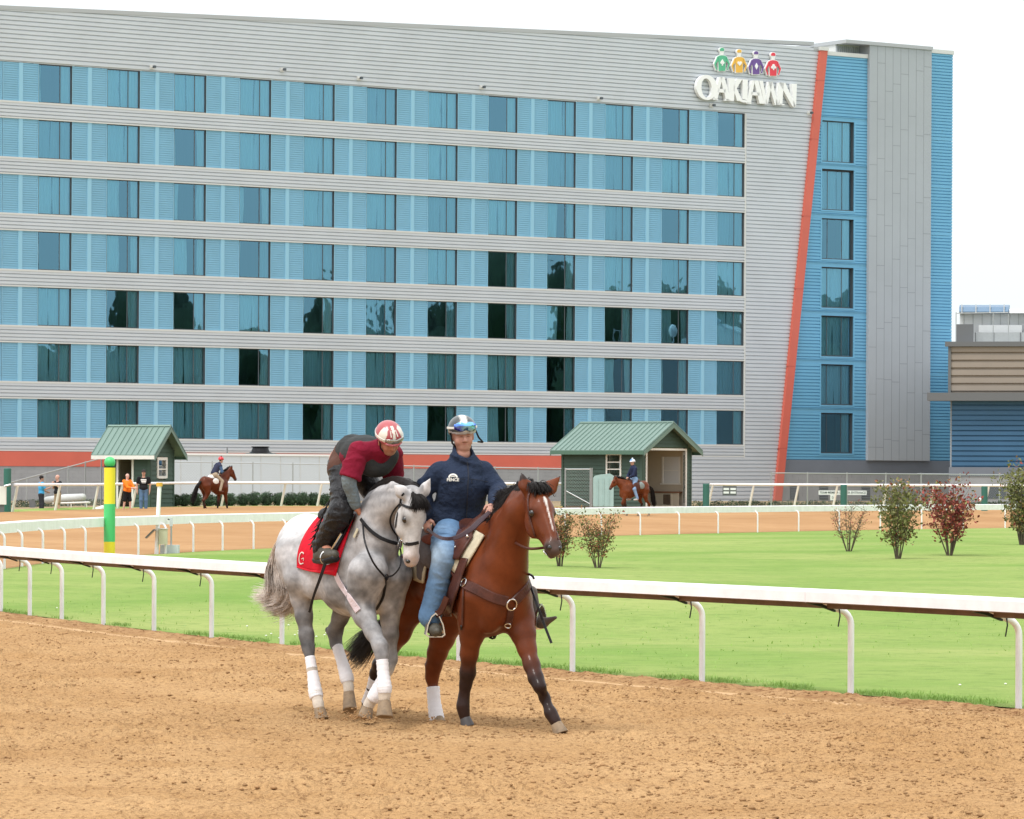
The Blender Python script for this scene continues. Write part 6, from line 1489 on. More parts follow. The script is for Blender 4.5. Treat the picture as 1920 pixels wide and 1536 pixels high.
mb = MB(); strap(mb, TB, [(1046, 980), (1047, 1000), (1046, 1012)], .014, .006); mb.build('headpiece', M_BRN, bb)
bp_, bn = hit(TB, 1008, 1028, .02); mb = MB(); ring(mb, bp_, bn, .030, .005); ring(mb, bp_-np.array([0, 0, .07]), bn, .024, .004); mb.tube([bp_+np.array([0, 0, .07]), bp_-np.array([0, 0, .07])], .006, 6); mb.build('bit_ring', M_STEEL, bb)
hl = P(921, 958, h2['wrL'][1]-.07); hr = P(801, 992, h2['wrR'][1]-.06)
mb = MB(); pts = catmull([hl, P(926, 985, 32.05), P(955, 1010, 31.95), P(988, 1028, bp_[1]+.02), bp_-np.array([0, 0, .03])], 26); mb.tube(pts, .011, 6); mb.build('rein', M_BRN, bb, smooth=True)
mb = MB(); pts = catmull([hl, P(905, 972, 31.95), P(880, 995, 31.75), P(852, 1009, 31.65), P(825, 1008, 31.68), hr], 30); ribbon(mb, pts, np.tile([-.1, -.98, .1], (30, 1)), [.04, .045, .03, .022], .005); mb.build('rein', mat('plum_rein', (.045, .022, .030), .5), bb)
for p in (): pass
# ================================================================== sheds
M_GREENW = mat('dark_green_clapboard', (.045, .085, .065), .7, var=.08, vscale=1.0); M_ROOFG = mat('green_metal_roof', (.16, .245, .21), .4, .2, var=.05, vscale=.8)
M_WTRIM = mat('white_trim_paint', (.72, .72, .68), .5, var=.05); M_INT = mat('beige_interior_wall', (.50, .44, .34), .8, var=.06, vscale=.8); M_WOODD = mat('dark_plank', (.10, .07, .045), .7, var=.3, vscale=4)
M_FASC = mat('green_fascia', (.07, .15, .11), .5)
def clap(mb, M, s0, s1f, z0, z1, holes, pitch=.19):
    """lap boards in local frame (x along wall, y out, z up); s1f(z)->(a,b)"""
    z = z0
    while z < z1-.01:
        zt = min(z+pitch, z1); a, b = s1f((z+zt)/2)
        cuts = [(a, b)]
        for (h0, h1, hz0, hz1) in holes:
            if z < hz1-.02 and zt > hz0+.02:
                new = []
                for (p, q) in cuts:
                    if h1 <= p or h0 >= q: new.append((p, q))
                    else:
                        if h0 > p: new.append((p, h0))
                        if h1 < q: new.append((h1, q))
                cuts = new
        for p, q in cuts:
            if q-p < .01: continue
            v = np.array([(p, -.08, z), (q, -.08, z), (q, -.08, zt), (p, -.08, zt), (p, .045, z), (q, .045, z), (q, .012, zt), (p, .012, zt)])
            mb.add(v @ M[:, :3].T+M[:, 3], [(0, 3, 2, 1), (4, 5, 6, 7), (0, 1, 5, 4), (3, 7, 6, 2), (0, 4, 7, 3), (1, 2, 6, 5)])
        z = zt
def shed(label, corner, phi, Ln, Wd, hw, hp_, over_e, over_g, long_holes, gable_holes, floor_z=0, pitch=.19, group='green track-side sheds'):
    """corner: nearest ground corner; long wall runs left of it, gable wall runs right/back of it"""
    c = np.asarray(corner, float); a = math.radians(phi)
    dl = np.array([-math.cos(a), math.sin(a), 0]); dg = np.array([math.sin(a), math.cos(a), 0])       # along long wall (to the left), along gable wall
    nl = np.array([-math.sin(a), -math.cos(a), 0]); ng = np.array([math.cos(a), -math.sin(a), 0])
    root = empty('shed', tuple(c+dl*Ln/2+dg*Wd/2), label, 'shed', group)
    ML = frame(c, -dl, nl); ML[:, 3] = c+dl*Ln            # long wall local x: 0 at far left -> Ln at corner
    MG = frame(c, dg, ng)
    mb = MB(); clap(mb, ML, 0, lambda z: (0, Ln), floor_z, hw, long_holes, pitch); mb.build('wall', M_GREENW, root)
    mb = MB(); clap(mb, MG, 0, lambda z: (0, Wd) if z < hw else ((z-hw)/(hp_-hw)*Wd/2, Wd-(z-hw)/(hp_-hw)*Wd/2), floor_z, hp_, gable_holes, pitch); mb.build('wall', M_GREENW, root)
    mb = MB(); mb.box((0, -.1, floor_z), (.08, .06, hw), 0, MG); mb.box((Ln-.08, -.1, floor_z), (Ln+.045, .06, hw), 0, ML); mb.box((Wd-.06, -.1, floor_z), (Wd+.04, .06, hw), 0, MG); mb.box((-.04, -.1, floor_z), (.06, .06, hw), 0, ML); mb.build('corner_board', M_GREENW, root)
    # back and far walls, inner lining, floor
    mb = MB(); t = .1
    for (o, d, ln, n) in ((c+dg*Wd, dl, Ln, dg), (c+dl*Ln, dg, Wd, dl)):
        M = frame(o, d, n); mb.box((0, -.1, -.1), (ln, 0, hw), 0, M)
    mb.build('back_wall', M_GREENW, root)
    mb = MB(); MI = np.column_stack([dl, dg, [0, 0, 1.], c])
    mb.box((.13, Wd-.16, floor_z), (Ln-.13, Wd-.12, hw), 0, MI); mb.box((Ln-.16, .13, floor_z), (Ln-.12, Wd-.13, hw), 0, MI); mb.box((.13, .13, hw-.02), (Ln-.13, Wd-.13, hw+.02), 0, MI)
    mb.box((.1, .1, -.1), (Ln-.1, Wd-.1, floor_z+.02), 0, MI); mb.build('lining', M_INT, root)
    # roof: two slopes with standing seams
    rise = hp_-hw; half = Wd/2; k = rise/half
    for sgn, nm in ((-1, 'near'), (1, 'far')):
        mb = MB(); ridge = c+dg*half+np.array([0, 0, hp_+.06]); e = dg*sgn; run = half+over_e
        p = [ridge-dl*over_g, ridge+dl*(Ln+over_g)]; q = [x+e*run-np.array([0, 0, k*run]) for x in p]; th = np.array([0, 0, .07])
        mb.add([p[0], p[1], q[1], q[0], p[0]+th, p[1]+th, q[1]+th, q[0]+th], [(0, 1, 2, 3), (7, 6, 5, 4), (0, 4, 5, 1), (1, 5, 6, 2), (2, 6, 7, 3), (3, 7, 4, 0)])
        ns = int((Ln+2*over_g)/.28)
        for i in range(ns+1):
            b = p[0]+(p[1]-p[0])*i/ns; f = b+e*run-np.array([0, 0, k*run]); w = dl*.018; h = np.array([0, 0, .045]); b = b+th; f = f+th
            mb.add([b-w, b+w, f+w, f-w, b-w*.4+h, b+w*.4+h, f+w*.4+h, f-w*.4+h], [(4, 5, 6, 7), (0, 4, 7, 3), (1, 2, 6, 5), (3, 7, 6, 2)])
        mb.build('roof_slope', M_ROOFG, root)
        mb = MB(); z_ = np.array([0, 0, -.12]); x0, x1 = q[0]-z_*.3, q[1]-z_*.3; o = e*.03
        mb.add([x0, x1, x1+z_*1.4, x0+z_*1.4, x0+o, x1+o, x1+z_*1.4+o, x0+z_*1.4+o], [(0, 1, 2, 3), (4, 7, 6, 5), (0, 4, 5, 1), (3, 2, 6, 7), (0, 3, 7, 4), (1, 5, 6, 2)]); mb.build('eave_board', (M_WTRIM if pitch > .2 and sgn < 0 else M_FASC), root)
        for pp, qq in ((p[0], q[0]), (p[1], q[1])):
            mb = MB(); o = ng*.03*(1 if pp is p[0] else -1); mb.add([pp, qq, qq+z_*1.5, pp+z_*1.5, pp+o, qq+o, qq+z_*1.5+o, pp+z_*1.5+o], [(0, 1, 2, 3), (4, 7, 6, 5), (0, 4, 5, 1), (3, 2, 6, 7), (0, 3, 7, 4), (1, 5, 6, 2)])
            mb.build('barge_board', M_ROOFG, root)
    mb = MB(); r0 = c+dg*half+np.array([0, 0, hp_+.13]); mb.tube([r0-dl*over_g, r0+dl*(Ln+over_g)], .07, 6); mb.build('ridge_cap', M_ROOFG, root)
    return dict(root=root, ML=ML, MG=MG, MI=MI, c=c)
def trim_frame(M, h, w, root, nm='door_frame', bottom=False, m=None):
    s0, s1, z0, z1 = h; mb = MB()
    mb.box((s0-w, -.1, z0), (s0, .07, z1+w), 0, M); mb.box((s1, -.1, z0), (s1+w, .07, z1+w), 0, M); mb.box((s0, -.1, z1), (s1, .07, z1+w), 0, M)
    if bottom: mb.box((s0, -.1, z0-.02), (s1, .07, z0+w*.7), 0, M)
    return mb.build(nm, m or M_WTRIM, root)
M_WGLASS = glass_mat('shed_window_glass', (.75, .8, .8), (.6, .62, .62))
# right-hand shed
cR = P(1203.5, 946, 183.); cR[2] = .72; zR = cR[2]
phi = 38; Ln = (144/7500*183)/math.cos(math.radians(phi))+.1; Wd = (99/7500*183)/math.sin(math.radians(phi))*.97
c0 = cR.copy(); c0[2] = 0
gh = (.32, 3.35, zR, zR+2.58); lh_ = (Ln-1.95, Ln-1.22, zR+1.05, zR+2.35)
SR_ = shed('dark-green clapboard shed with pale green roof and wide open doorway, behind the walking rider', c0, phi, Ln, Wd, zR+2.68, zR+3.74, .42, .40, [lh_], [gh], zR, .17)
trim_frame(SR_['MG'], gh, .09, SR_['root']); tf = trim_frame(SR_['ML'], lh_, .07, SR_['root'], 'window_frame', True)
mb = MB()
for q in range(1, 4): z = lh_[2]+(lh_[3]-lh_[2])*q/4; mb.box((lh_[0], -.06, z-.025), (lh_[1], .05, z+.025), 0, SR_['ML'])
mb.build('glazing_bar', M_WTRIM, tf)
MB().box((lh_[0], -.05, lh_[2]), (lh_[1], -.045, lh_[3]), 0, SR_['ML']).build('pane', M_WGLASS, tf)
# inner window + bench seen through the doorway
MI = SR_['MI']; mb = MB()
for (a_, b_, z0, z1) in ((1.4, 1.5, zR+1.05, zR+2.3), (.45, .52, zR+1.05, zR+2.3)): mb.box((a_, Wd-.20, z0), (b_, Wd-.165, z1), 0, MI)
mb.box((.4, Wd-.2, zR+1.0), (1.6, Wd-.165, zR+1.06), 0, MI); mb.box((.5, Wd-.19, zR+1.64), (1.45, Wd-.17, zR+1.68), 0, MI); mb.build('inner_window_frame', M_WTRIM, SR_['root'])
mb = MB(); mb.box((.52, Wd-.18, zR+1.06), (1.4, Wd-.165, zR+2.3), 0, MI); mb.build('inner_pane', mat('painted_daylight_pane', (.62, .64, .64), .4), SR_['root'])  # opaque panel on the lining; daylight through the pane is only its pale colour
mb = MB(); mb.box((.3, Wd-.55, zR+.62), (Ln-.3, Wd-.2, zR+.68), 1, MI); mb.box((.3, Wd-.5, zR+.02), (Ln-.3, Wd-.46, zR+.6), 0, MI)
for x in (.75, 2.2, 3.5): mb.box((x, Wd-.53, zR+.08), (x+.42, Wd-.50, zR+.54), 2, MI); mb.box((x-.08, Wd-.525, zR+.0), (x, Wd-.49, zR+.6), 0, MI); mb.box((x+.42, Wd-.525, zR), (x+.5, Wd-.49, zR+.6), 0, MI)
mb.build('bench', [M_INT, mat('russet_board', (.22, .10, .05), .7), M_WOODD], SR_['root'])
# left-hand shed
cL = P(280.5, 953, 178.); zL = .62; c0 = cL.copy(); c0[2] = 0
phi = 20; Ln = (86/7500*178)/math.cos(math.radians(phi)); Wd = (36/7500*178)/math.sin(math.radians(phi))*.98
dh = (Ln-1.52, Ln-.86, zL+.02, zL+2.12); wh_ = (.80, 1.60, zL+1.3, zL+2.1)
SL_ = shed('narrow dark-green shed with green roof, tall doorway and two men standing at it', c0, phi, Ln, Wd, zL+2.58, zL+3.50, .50, .46, [dh], [wh_], zL, .205)
trim_frame(SL_['ML'], dh, .09, SL_['root']); tf = trim_frame(SL_['MG'], wh_, .13, SL_['root'], 'window_frame', True)
MB().box((wh_[0], -.05, (wh_[2]+wh_[3])/2-.03), (wh_[1], .05, (wh_[2]+wh_[3])/2+.03), 0, SL_['MG']).build('glazing_bar', M_WTRIM, tf)
MB().box((wh_[0], -.05, wh_[2]), (wh_[1], -.045, wh_[3]), 0, SL_['MG']).build('pane', M_WGLASS, tf)
mb = MB(); M_ = SL_['MI']; mb.box((1.1, .6, zL), (1.16, .64, zL+2.5), 0, M_); mb.tube([M_[:, :3] @ np.array([1.35, 1.5, zL+2.4])+M_[:, 3], M_[:, :3] @ np.array([1.3, 1.4, zL+1.7])+M_[:, 3]], .03, 6); mb.build('inner_pipe', M_WOODD, SL_['root'])

# pale trailer / container wall behind the hedge, with a roof vent
M_TRL = mat('pale_blue_grey_panel', (.62, .68, .73), .45, .05, var=.02, vscale=.3)
tA, tB = P(300, 850, 196), P(742, 880, 206); dT = tB-tA; dT[2] = 0; Lt_ = np.linalg.norm(dT); dT = unit(dT); TMx = frame((tA[0], tA[1], 0), dT)
tr = empty('trailer', tuple((tA+tB)/2*np.array([1, 1, 0])+np.array([0, 0, .6])), 'long pale blue-grey trailer behind the round hedge bushes', 'trailer')
ztr = HC-(852-894)/F_PX*199; Le = Lt_*.76
mb = MB(); mb.box((-.6, -2.6, .75), (Le, 0, ztr-.1), 0, TMx); mb.build('body', M_TRL, tr)
mb = MB(); mb.box((-.65, -2.65, ztr-.1), (Le+.05, .06, ztr), 0, TMx); mb.build('roof_rail', M_WHITE, tr)
for i in range(9): MB().box((i*1.25, .0, .78), (i*1.25+.03, .02, ztr-.11), 0, TMx).build('panel_seam', M_TRIMG, tr)
mb = MB(); cv = TMx[:, :3] @ np.array([fs(0)*0+(500-300)/F_PX*201/dT[0], -1.2, ztr])+TMx[:, 3]
prof = [(.92, 0), (.60, .05), (.46, .12), (.40, .30), (.46, .36), (.46, .38), (0, .38)]; n = 20; vs = [(cv[0]+r*math.cos(2*math.pi*i/n), cv[1]+r*math.sin(2*math.pi*i/n), cv[2]+z) for r, z in prof for i in range(n)]
mb.add(vs, [(j*n+i, j*n+(i+1) % n, (j+1)*n+(i+1) % n, (j+1)*n+i) for j in range(len(prof)-1) for i in range(n)]); mb.build('roof_vent', M_BLK, tr)
mb = MB(); cv2 = TMx[:, :3] @ np.array([(429-300)/F_PX*200/dT[0], -.6, ztr])+TMx[:, 3]; mb.tube([cv2, cv2+np.array([0, 0, .32])], .04, 6); mb.build('roof_pipe', M_CAP, tr)

# ================================================================== chain-link fences
M_GALV = mat('galvanised_tube', (.42, .44, .45), .4, .6); M_WIRE = mat('fence_wire', (.40, .42, .43), .5, .5)
def chainlink(label, uvs, Ys, vtop, gz, posts, wire=.13):
    root = empty('chain_link_fence', tuple(P(uvs[0], 945, Ys[0])), label, 'fence'); us_ = np.linspace(uvs[0], uvs[-1], 24)
    Yf = lambda u: np.interp(u, uvs, Ys); zt = lambda u: HC-(np.interp(u, uvs, vtop)-hor(u))/F_PX*Yf(u)
    pt = lambda u, z: np.array([(u-CU)/F_PX*Yf(u), Yf(u), z])
    mb = MB().tube([pt(u, zt(u)) for u in us_], .028, 6); mb.build('top_rail', M_GALV, root)
    for u in posts: MB().tube([pt(u, gz-.05), pt(u, zt(u)+.06)], .034, 6).build('post', M_GALV, root)
    x = [0.]; 
    for a, b in zip(us_[:-1], us_[1:]): x.append(x[-1]+np.linalg.norm(pt(b, 0)-pt(a, 0)))
    Lx = x[-1]; H = float(zt(us_[12]))-gz; V = []; Fq = []; k = 0
    s = -H
    while s < Lx:
        for sg in (1, -1):
            a0, a1 = s, s+H; za, zb = (0, H) if sg > 0 else (H, 0)
            if a0 < 0: za += (0-a0)*(zb-za)/H; a0 = 0
            if a1 > Lx: zb -= (a1-Lx)*(zb-za)/H if True else 0; a1 = Lx
            if a1-a0 < .02: continue
            ua, ub = np.interp([a0, a1], x, us_); p, q = pt(ua, gz+za), pt(ub, gz+zb); w = np.array([0, 0, .0035])
            V += [p-w, q-w, q+w, p+w]; Fq.append((k, k+1, k+2, k+3)); k += 4
        s += wire
    mesh_obj('wire_mesh', V, Fq, M_WIRE, root, smooth=False); return root
chainlink('chain-link fence in front of the pale trailer and block wall', [322, 1104], [189, 193], [866, 880], .6, [322, 398, 474, 549, 625, 700, 776, 852, 928, 1009, 1060])
chainlink('short chain-link fence panel with diagonal brace left of the right-hand green shed', [1060, 1107], [184.5, 184], [880, 880], .6, [1060, 1107, 1110])
mb = MB().tube([P(1062, 921, 184.4), P(1106, 945, 184)], .025, 6); g = mb.build('fence_brace', M_GALV); tag(g, 'thin diagonal steel brace on the short fence panel beside the teal bin', 'brace')
chainlink('chain-link fence along the hotel base, right of the red fin', [1446, 1960], [192, 200], [887, 891], .6, [1446, 1514, 1588, 1661, 1727, 1800, 1874, 1950])
chainlink('sloping chain-link fence behind the chatting couple, left of the narrow green shed', [20, 195], [186, 180], [905, 858], .6, [32, 50, 85, 128, 160, 190])

# green round gate posts
M_PGRN = mat('green_padding', (.025, .13, .10), .6, var=.06)
for u, v0, v1, Y, lb in ((1324, 907, 950, 182, 'green padded round post beside the hedge, right of the right-hand shed'), (1582, 909, 950, 184, 'green padded round post in front of the entrance sign'), (1846, 912, 950, 186, 'green padded round post near the red shrub, far right'), (14, 878, 962, 158, 'green padded post at the left edge beside the white board')):
    a = P(u, v0, Y); b = P(u, v1, Y); o = MB().tube([(a[0], a[1], b[2]-.2), (a[0], a[1], a[2]-.03), (a[0], a[1], a[2])], [.15, .15, .13], 16).build('gate_post', M_PGRN, smooth=False); tag(o, lb, 'post', 'green padded gate posts')
# teal bin beside the shed
b0 = P(1131, 950, 182); mb = MB(); pr = [(-.46, 0), (.46, 0), (.46, 1.40), (.30, 1.50), (-.10, 1.46), (-.38, 1.40), (-.46, 1.30)]
mb.prism(pr, frame((b0[0], b0[1], b0[2]), (1, 0, 0)), -.4, .4)
for x in (-.25, 0, .25): mb.box((x-.02, .4, .05), (x+.02, .43, 1.3), 0, frame(b0, (1, 0, 0)))
tag(mb.build('plastic_bin', mat('pale_teal_plastic', (.32, .48, .47), .4, var=.05)), 'tall pale teal plastic bin against the right-hand green shed', 'bin')
# entrance sign on the block wall
sA = P(1580, 924, 196); SM = frame(sA, (.999, .03, 0)); sg = empty('sign', tuple(sA), 'long low white sign reading TEAM MEMBER CENTER ENTRANCE on the block wall', 'sign')
MB().box((-1.18, -.03, -.105), (1.18, 0, .105), 0, SM).build('board', M_WHITE, sg)
textmesh('TEAM MEMBER CENTER ENTRANCE', .155, frame(sA+np.array([0, -.004, 0]), (.999, .03, 0)), .006, M_FRAME, sg, 'lettering', bold=.002, xs=.92)
for u, v, w, h, lb in ((1562, 933, .14, .13, 'small white square notice on the block wall below the entrance sign'), (1368, 921, .31, .2, 'dark panel with four small white notices on the grey siding right of the shed')):
    p = P(u, v, 194); Mn = frame(p, (1, .03, 0)); nb = empty('notice', tuple(p), lb, 'notice')
    if w > .3: MB().box((-w-.03, -.04, -h-.02), (w+.03, -.02, h+.08), 0, Mn).build('backing', M_CAP, nb); [MB().box((a, -.02, b), (a+w*.85, .0, b+h*.5), 0, Mn).build('card', M_WHITE, nb) for a in (-w*.95, .04) for b in (-h*.6, h*.25)]
    else: MB().box((-w, -.02, -h), (w, 0, h), 0, Mn).build('card', M_WHITE, nb); MB().tube([p+np.array([-.05, -.01, -.05]), p+np.array([.05, -.01, 0]), p+np.array([-.05, -.01, .05])], .012, 4).build('arrow_mark', M_FRAME, nb)
p = P(1838, 937, 190); tag(MB().ball(p, .09, 12).build('white_ball', M_WHITE, smooth=True), 'small white round float hanging beside the far right green post', 'ball')

# ================================================================== hedges and shrubs
def leaf_cloud(centres, radii, n, size, seed, up=.25, flat=.35, colf=None):
    rg = np.random.default_rng(seed); C = np.array(centres); R = np.array(radii); w = (R**2); w /= w.sum()
    i = rg.choice(len(C), n, p=w); d = rg.normal(0, 1, (n, 3)); d /= np.linalg.norm(d, axis=1)[:, None]
    r = rg.uniform(.45, 1.08, n)**.5; p = C[i]+d*(R[i]*r)[:, None]
    a = rg.normal(0, 1, (n, 3))+d*.6; a[:, 2] += up; a /= np.linalg.norm(a, axis=1)[:, None]; b = np.cross(a, rg.normal(0, 1, (n, 3))); b /= np.linalg.norm(b, axis=1)[:, None]
    s = size*rg.uniform(.6, 1.4, n)[:, None]; V = np.stack([p-a*s*.1, p+b*s*flat+a*s*.5, p+a*s*1.1, p-b*s*flat+a*s*.5], 1).reshape(-1, 3)
    return V, np.arange(n*4).reshape(-1, 4), p, rg
M_HEDGE = mat('boxwood_leaf', attr='Col', rough=.7, spec=.25); M_BARK = mat('shrub_bark', (.10, .075, .055), .85, var=.3, vscale=12)
hb_u = [328, 346, 366, 392, 412, 432, 456, 477, 500, 524, 545, 567, 589, 612, 634, 655, 745, 766]
hb_sz = [.34, .36, .40, .34, .36, .38, .38, .42, .42, .40, .40, .42, .40, .38, .40, .38, .36, .34]
ORD = 'first second third fourth fifth sixth seventh eighth ninth tenth eleventh twelfth thirteenth fourteenth fifteenth sixteenth seventeenth eighteenth'.split()
for k, (u, r) in enumerate(zip(hb_u, hb_sz)):
    Y = float(outY(u))+2.2; c = np.array([(u-CU)/F_PX*Y, Y, .62+r*.80]); V, Fq, p, rg = leaf_cloud([c, c+[r*.2, 0, .03], c-[r*.22, 0, .02]], [r*.84, r*.70, r*.70], 1500, .05, 50+k)
    t = vnoise(p[:, 0]*6, p[:, 2]*6, k); col = np.repeat(np.array([.045, .085, .045])*(.6+.9*t)[:, None]+np.array([.02, .02, .01])*rg.random((len(p), 1)), 4, 0)
    core = MB().ball(c-[0, 0, .05], (r*.64, r*.64, r*.64), 12)
    rt = empty('hedge_bush', (c[0], c[1], .6), None, 'bush', 'round clipped hedge bushes in front of the pale trailer')
    rt['label'] = ORD[k]+' round clipped bush from the left in the row before the pale trailer'
    mesh_obj('foliage', V, Fq, M_HEDGE, rt, smooth=False, col=col); core.build('inner_twigs', mat('hedge_core', (.02, .032, .018), .9) if k == 0 else bpy.data.materials['hedge_core'], rt, smooth=True)
def hedge_row(u0, u1, vt, label, seed, back=2.5):
    C, R = [], []
    for u in np.arange(u0, u1, 6): Y = float(outY(u))+back; C.append(((u-CU)/F_PX*Y, Y, .66+random.uniform(-.03, .05))); R.append(random.uniform(.20, .30))
    V, Fq, p, rg = leaf_cloud(C, R, 240*len(C), .05, seed); t = vnoise(p[:, 0]*5, p[:, 2]*5, seed); col = np.repeat(np.array([.055, .085, .05])*(.55+.9*t)[:, None], 4, 0)
    o = mesh_obj('low_hedge', V, Fq, M_HEDGE, smooth=False, col=col); tag(o, label, 'hedge'); return o
hedge_row(1306, 1470, 935, 'low clipped hedge at the foot of the grey siding, right of the shed', 71); hedge_row(1476, 1900, 938, 'low ragged hedge along the block base under the entrance sign', 72); hedge_row(28, 192, 940, 'loose low hedge behind the chatting couple', 73, 18); hedge_row(1062, 1108, 940, 'small low hedge piece left of the teal bin', 74)

def shrub(label, u, v, px_h, px_w, Y, kind, seed, lean=0):
    rg = random.Random(seed); base = G(u, v) if Y is None else P(u, v, Y); 
    for _ in range(25): zz_ = lawn_at(base[0], base[1]); base = G(u, v, zz_)
    base[2] -= .01; Yb_ = base[1]; m = Yb_/F_PX; H = px_h*m; Wd = px_w*m/2
    root = empty('shrub', tuple(base), label, 'shrub', 'leafy shrubs on the infield lawn'); tips = []; mb = MB(); ns = rg.randint(7, 10)
    for i in range(ns):
        a = 2*math.pi*i/ns+rg.uniform(-.3, .3); sp = rg.uniform(.25, 1.0); top = base+np.array([math.cos(a)*Wd*sp, math.sin(a)*Wd*sp, H*rg.uniform(.62, .97)*(1.06-.30*sp)])
        midp = base+np.array([math.cos(a)*Wd*sp*.55, math.sin(a)*Wd*sp*.55, H*.33]); pts = catmull([base+np.array([math.cos(a)*.04, math.sin(a)*.04, -.05]), midp, top], 9); mb.tube(pts, np.linspace(.015, .005, 9)*max(.8, H/1.5), 5)
        for j in range(3, 9):
            for q in range(2):
                b = rg.uniform(0, 6.28); l_ = H*rg.uniform(.08, .20); e = pts[j]+np.array([math.cos(b)*l_, math.sin(b)*l_, l_*rg.uniform(.2, .9)]); mb.tube([pts[j], e], [.006, .003], 3, cap=False); tips.append((e, j/8)); tips.append((pts[j], j/8))
    mb.build('stems', M_BARK, root)
    tips = [t for t in tips if (kind != 'sparse' or rg.random() < .75)]
    den = {'green': (98, .052), 'mixed': (78, .048), 'red': (98, .050), 'sparse': (24, .036)}[kind]
    cs = [t[0] for t in tips if t[1] > .30]; rs = [H*.075*rg.uniform(.5, 1.25) for _ in cs]
    V, Fq, p, r2_ = leaf_cloud(cs, rs, den[0]*24 if kind != 'sparse' else den[0]*24, den[1]*max(.8, H/1.5), seed, up=.5)
    h = (p[:, 2]-base[2])/H; t = vnoise(p[:, 0]*4+9, p[:, 2]*4, seed); rnd = r2_.random(len(p))
    gr, rd, br = np.array([.165, .165, .062]), np.array([.25, .055, .045]), np.array([.36, .19, .09])
    red = {'green': np.clip((h-.82)*3, 0, .5)+.15*(rnd > .8)+.6*np.clip((.45-h)*2, 0, .5), 'mixed': .25+.5*t, 'red': .80+.2*t, 'sparse': .55+.3*t}[kind]
    mixc = np.where((rnd < .5)[:, None], rd, br) if kind in ('red', 'sparse') else np.where((rnd < .25)[:, None], rd, br)
    if kind == 'red': mixc = np.where((rnd < .85)[:, None], rd, br)
    w = (r2_.random(len(p)) < red)[:, None]; col = np.where(w, mixc, gr)*(.6+.8*r2_.random((len(p), 1)))
    mesh_obj('foliage', V, Fq, M_HEDGE, root, smooth=False, col=np.repeat(col, 4, 0)); return root
shrub('reddish-green shrub just right of the bay horse, standing clear', 1121, 1065, 118, 74, None, 'mixed', 101)
shrub('green shrub partly hidden by the bay horse head', 1050, 1062, 124, 54, None, 'mixed', 102)
shrub('sparse nearly leafless shrub with a few reddish tips', 1592, 1034, 104, 78, None, 'sparse', 103)
shrub('olive-green shrub with orange tips, left of the dark red one', 1684, 1048, 154, 72, None, 'green', 104)
shrub('widest deep-red shrub on the lawn', 1781, 1042, 162, 106, None, 'red', 105)
shrub('green shrub cut by the right edge of the picture', 1916, 1022, 162, 84, None, 'green', 106)

# ================================================================== poles on the infield
p0 = G(205, 1046); m = p0[1]/F_PX; pole = empty('marker_pole', tuple(p0), 'tall round distance pole banded yellow and green with a green ball top', 'pole')
zv = lambda v: HC-(v-hor(205))*m; Mg, My = mat('pole_green', (.07, .52, .16), .4), mat('pole_yellow', (.82, .68, .03), .4)
for a, b, M__ in ((1046, 1016, My), (1016, 945, Mg), (945, 877, My)): MB().tube([(p0[0], p0[1], zv(a)), (p0[0], p0[1], zv(b))], 10.7*m, 24).build('band', M__, pole)
MB().ball((p0[0], p0[1], zv(867)), 10.6*m, 20).build('ball_top', Mg, pole, smooth=True); MB().tube([(p0[0], p0[1], zv(877.2)), (p0[0], p0[1], zv(875.5))], 9.6*m, 20).build('collar', M_BLK, pole)
p0 = G(294, 1039.5); m = p0[1]/F_PX; zv = lambda v: HC-(v-hor(295))*m; tp = empty('timing_post', tuple(p0), 'white timing post with yellow cap, grey solar panel and cream box', 'post')
xu = lambda u: (u-CU)*m; MB().tube([(xu(294), p0[1], zv(1040)), (xu(299), p0[1], zv(912))], 3.9*m, 14).build('post', M_WHITE, tp); MB().tube([(xu(299), p0[1], zv(912)), (xu(299), p0[1], zv(905))], 6*m, 14).build('cap', mat('amber_cap', (.72, .40, .05), .5), tp)
I3 = lambda o, ang: np.column_stack([[math.cos(ang), 0, math.sin(ang)], [0, 1, 0], [-math.sin(ang), 0, math.cos(ang)], o])
MB().box((-11*m, -.22, -1.5*m), (11*m, .22, 1.5*m), 0, I3(np.array([xu(283), p0[1]-.1, zv(1001)]), .78)).build('solar_panel', mat('solar_cell', (.12, .13, .13), .25), tp); MB().tube([(xu(291), p0[1], zv(995)), (xu(300), p0[1], zv(990))], 1*m, 6).build('bracket', M_BLK, tp)
MB().box((xu(299), p0[1]-.12, zv(1021)), (xu(314), p0[1]+.12, zv(992))).build('cream_box', mat('cream_box', (.52, .53, .38), .5), tp); MB().box((xu(298), p0[1]-.14, zv(992)), (xu(315), p0[1]+.14, zv(990.6))).build('box_lid', M_TRIMG, tp)
p1 = G(320, 1039); m1 = p1[1]/F_PX; z1v = lambda v: HC-(v-hor(320))*m1; x1 = lambda u: (u-CU)*m1
gb = empty('equipment_box', tuple(p1), 'low pale grey box with a thin camera mast beside the timing post', 'equipment box'); MB().box((x1(302), p1[1]-.2, z1v(1038.5)), (x1(336), p1[1]+.25, z1v(1022))).build('case', mat('pale_box', (.55, .60, .62), .5), gb)
MB().tube([(x1(321.5), p1[1], z1v(1022)), (x1(321.5), p1[1], z1v(975))], 1.7*m1, 8).build('mast', M_GALV, gb); MB().box((x1(318.5), p1[1]-.05, z1v(987)), (x1(324), p1[1]+.05, z1v(971))).build('camera_head', mat('mast_head', (.6, .64, .66), .5), gb); MB().tube([(x1(315), p1[1]-.02, z1v(973.5)), (x1(319), p1[1], z1v(974.5))], 1.2*m1, 8).build('lens', M_BLK, gb)

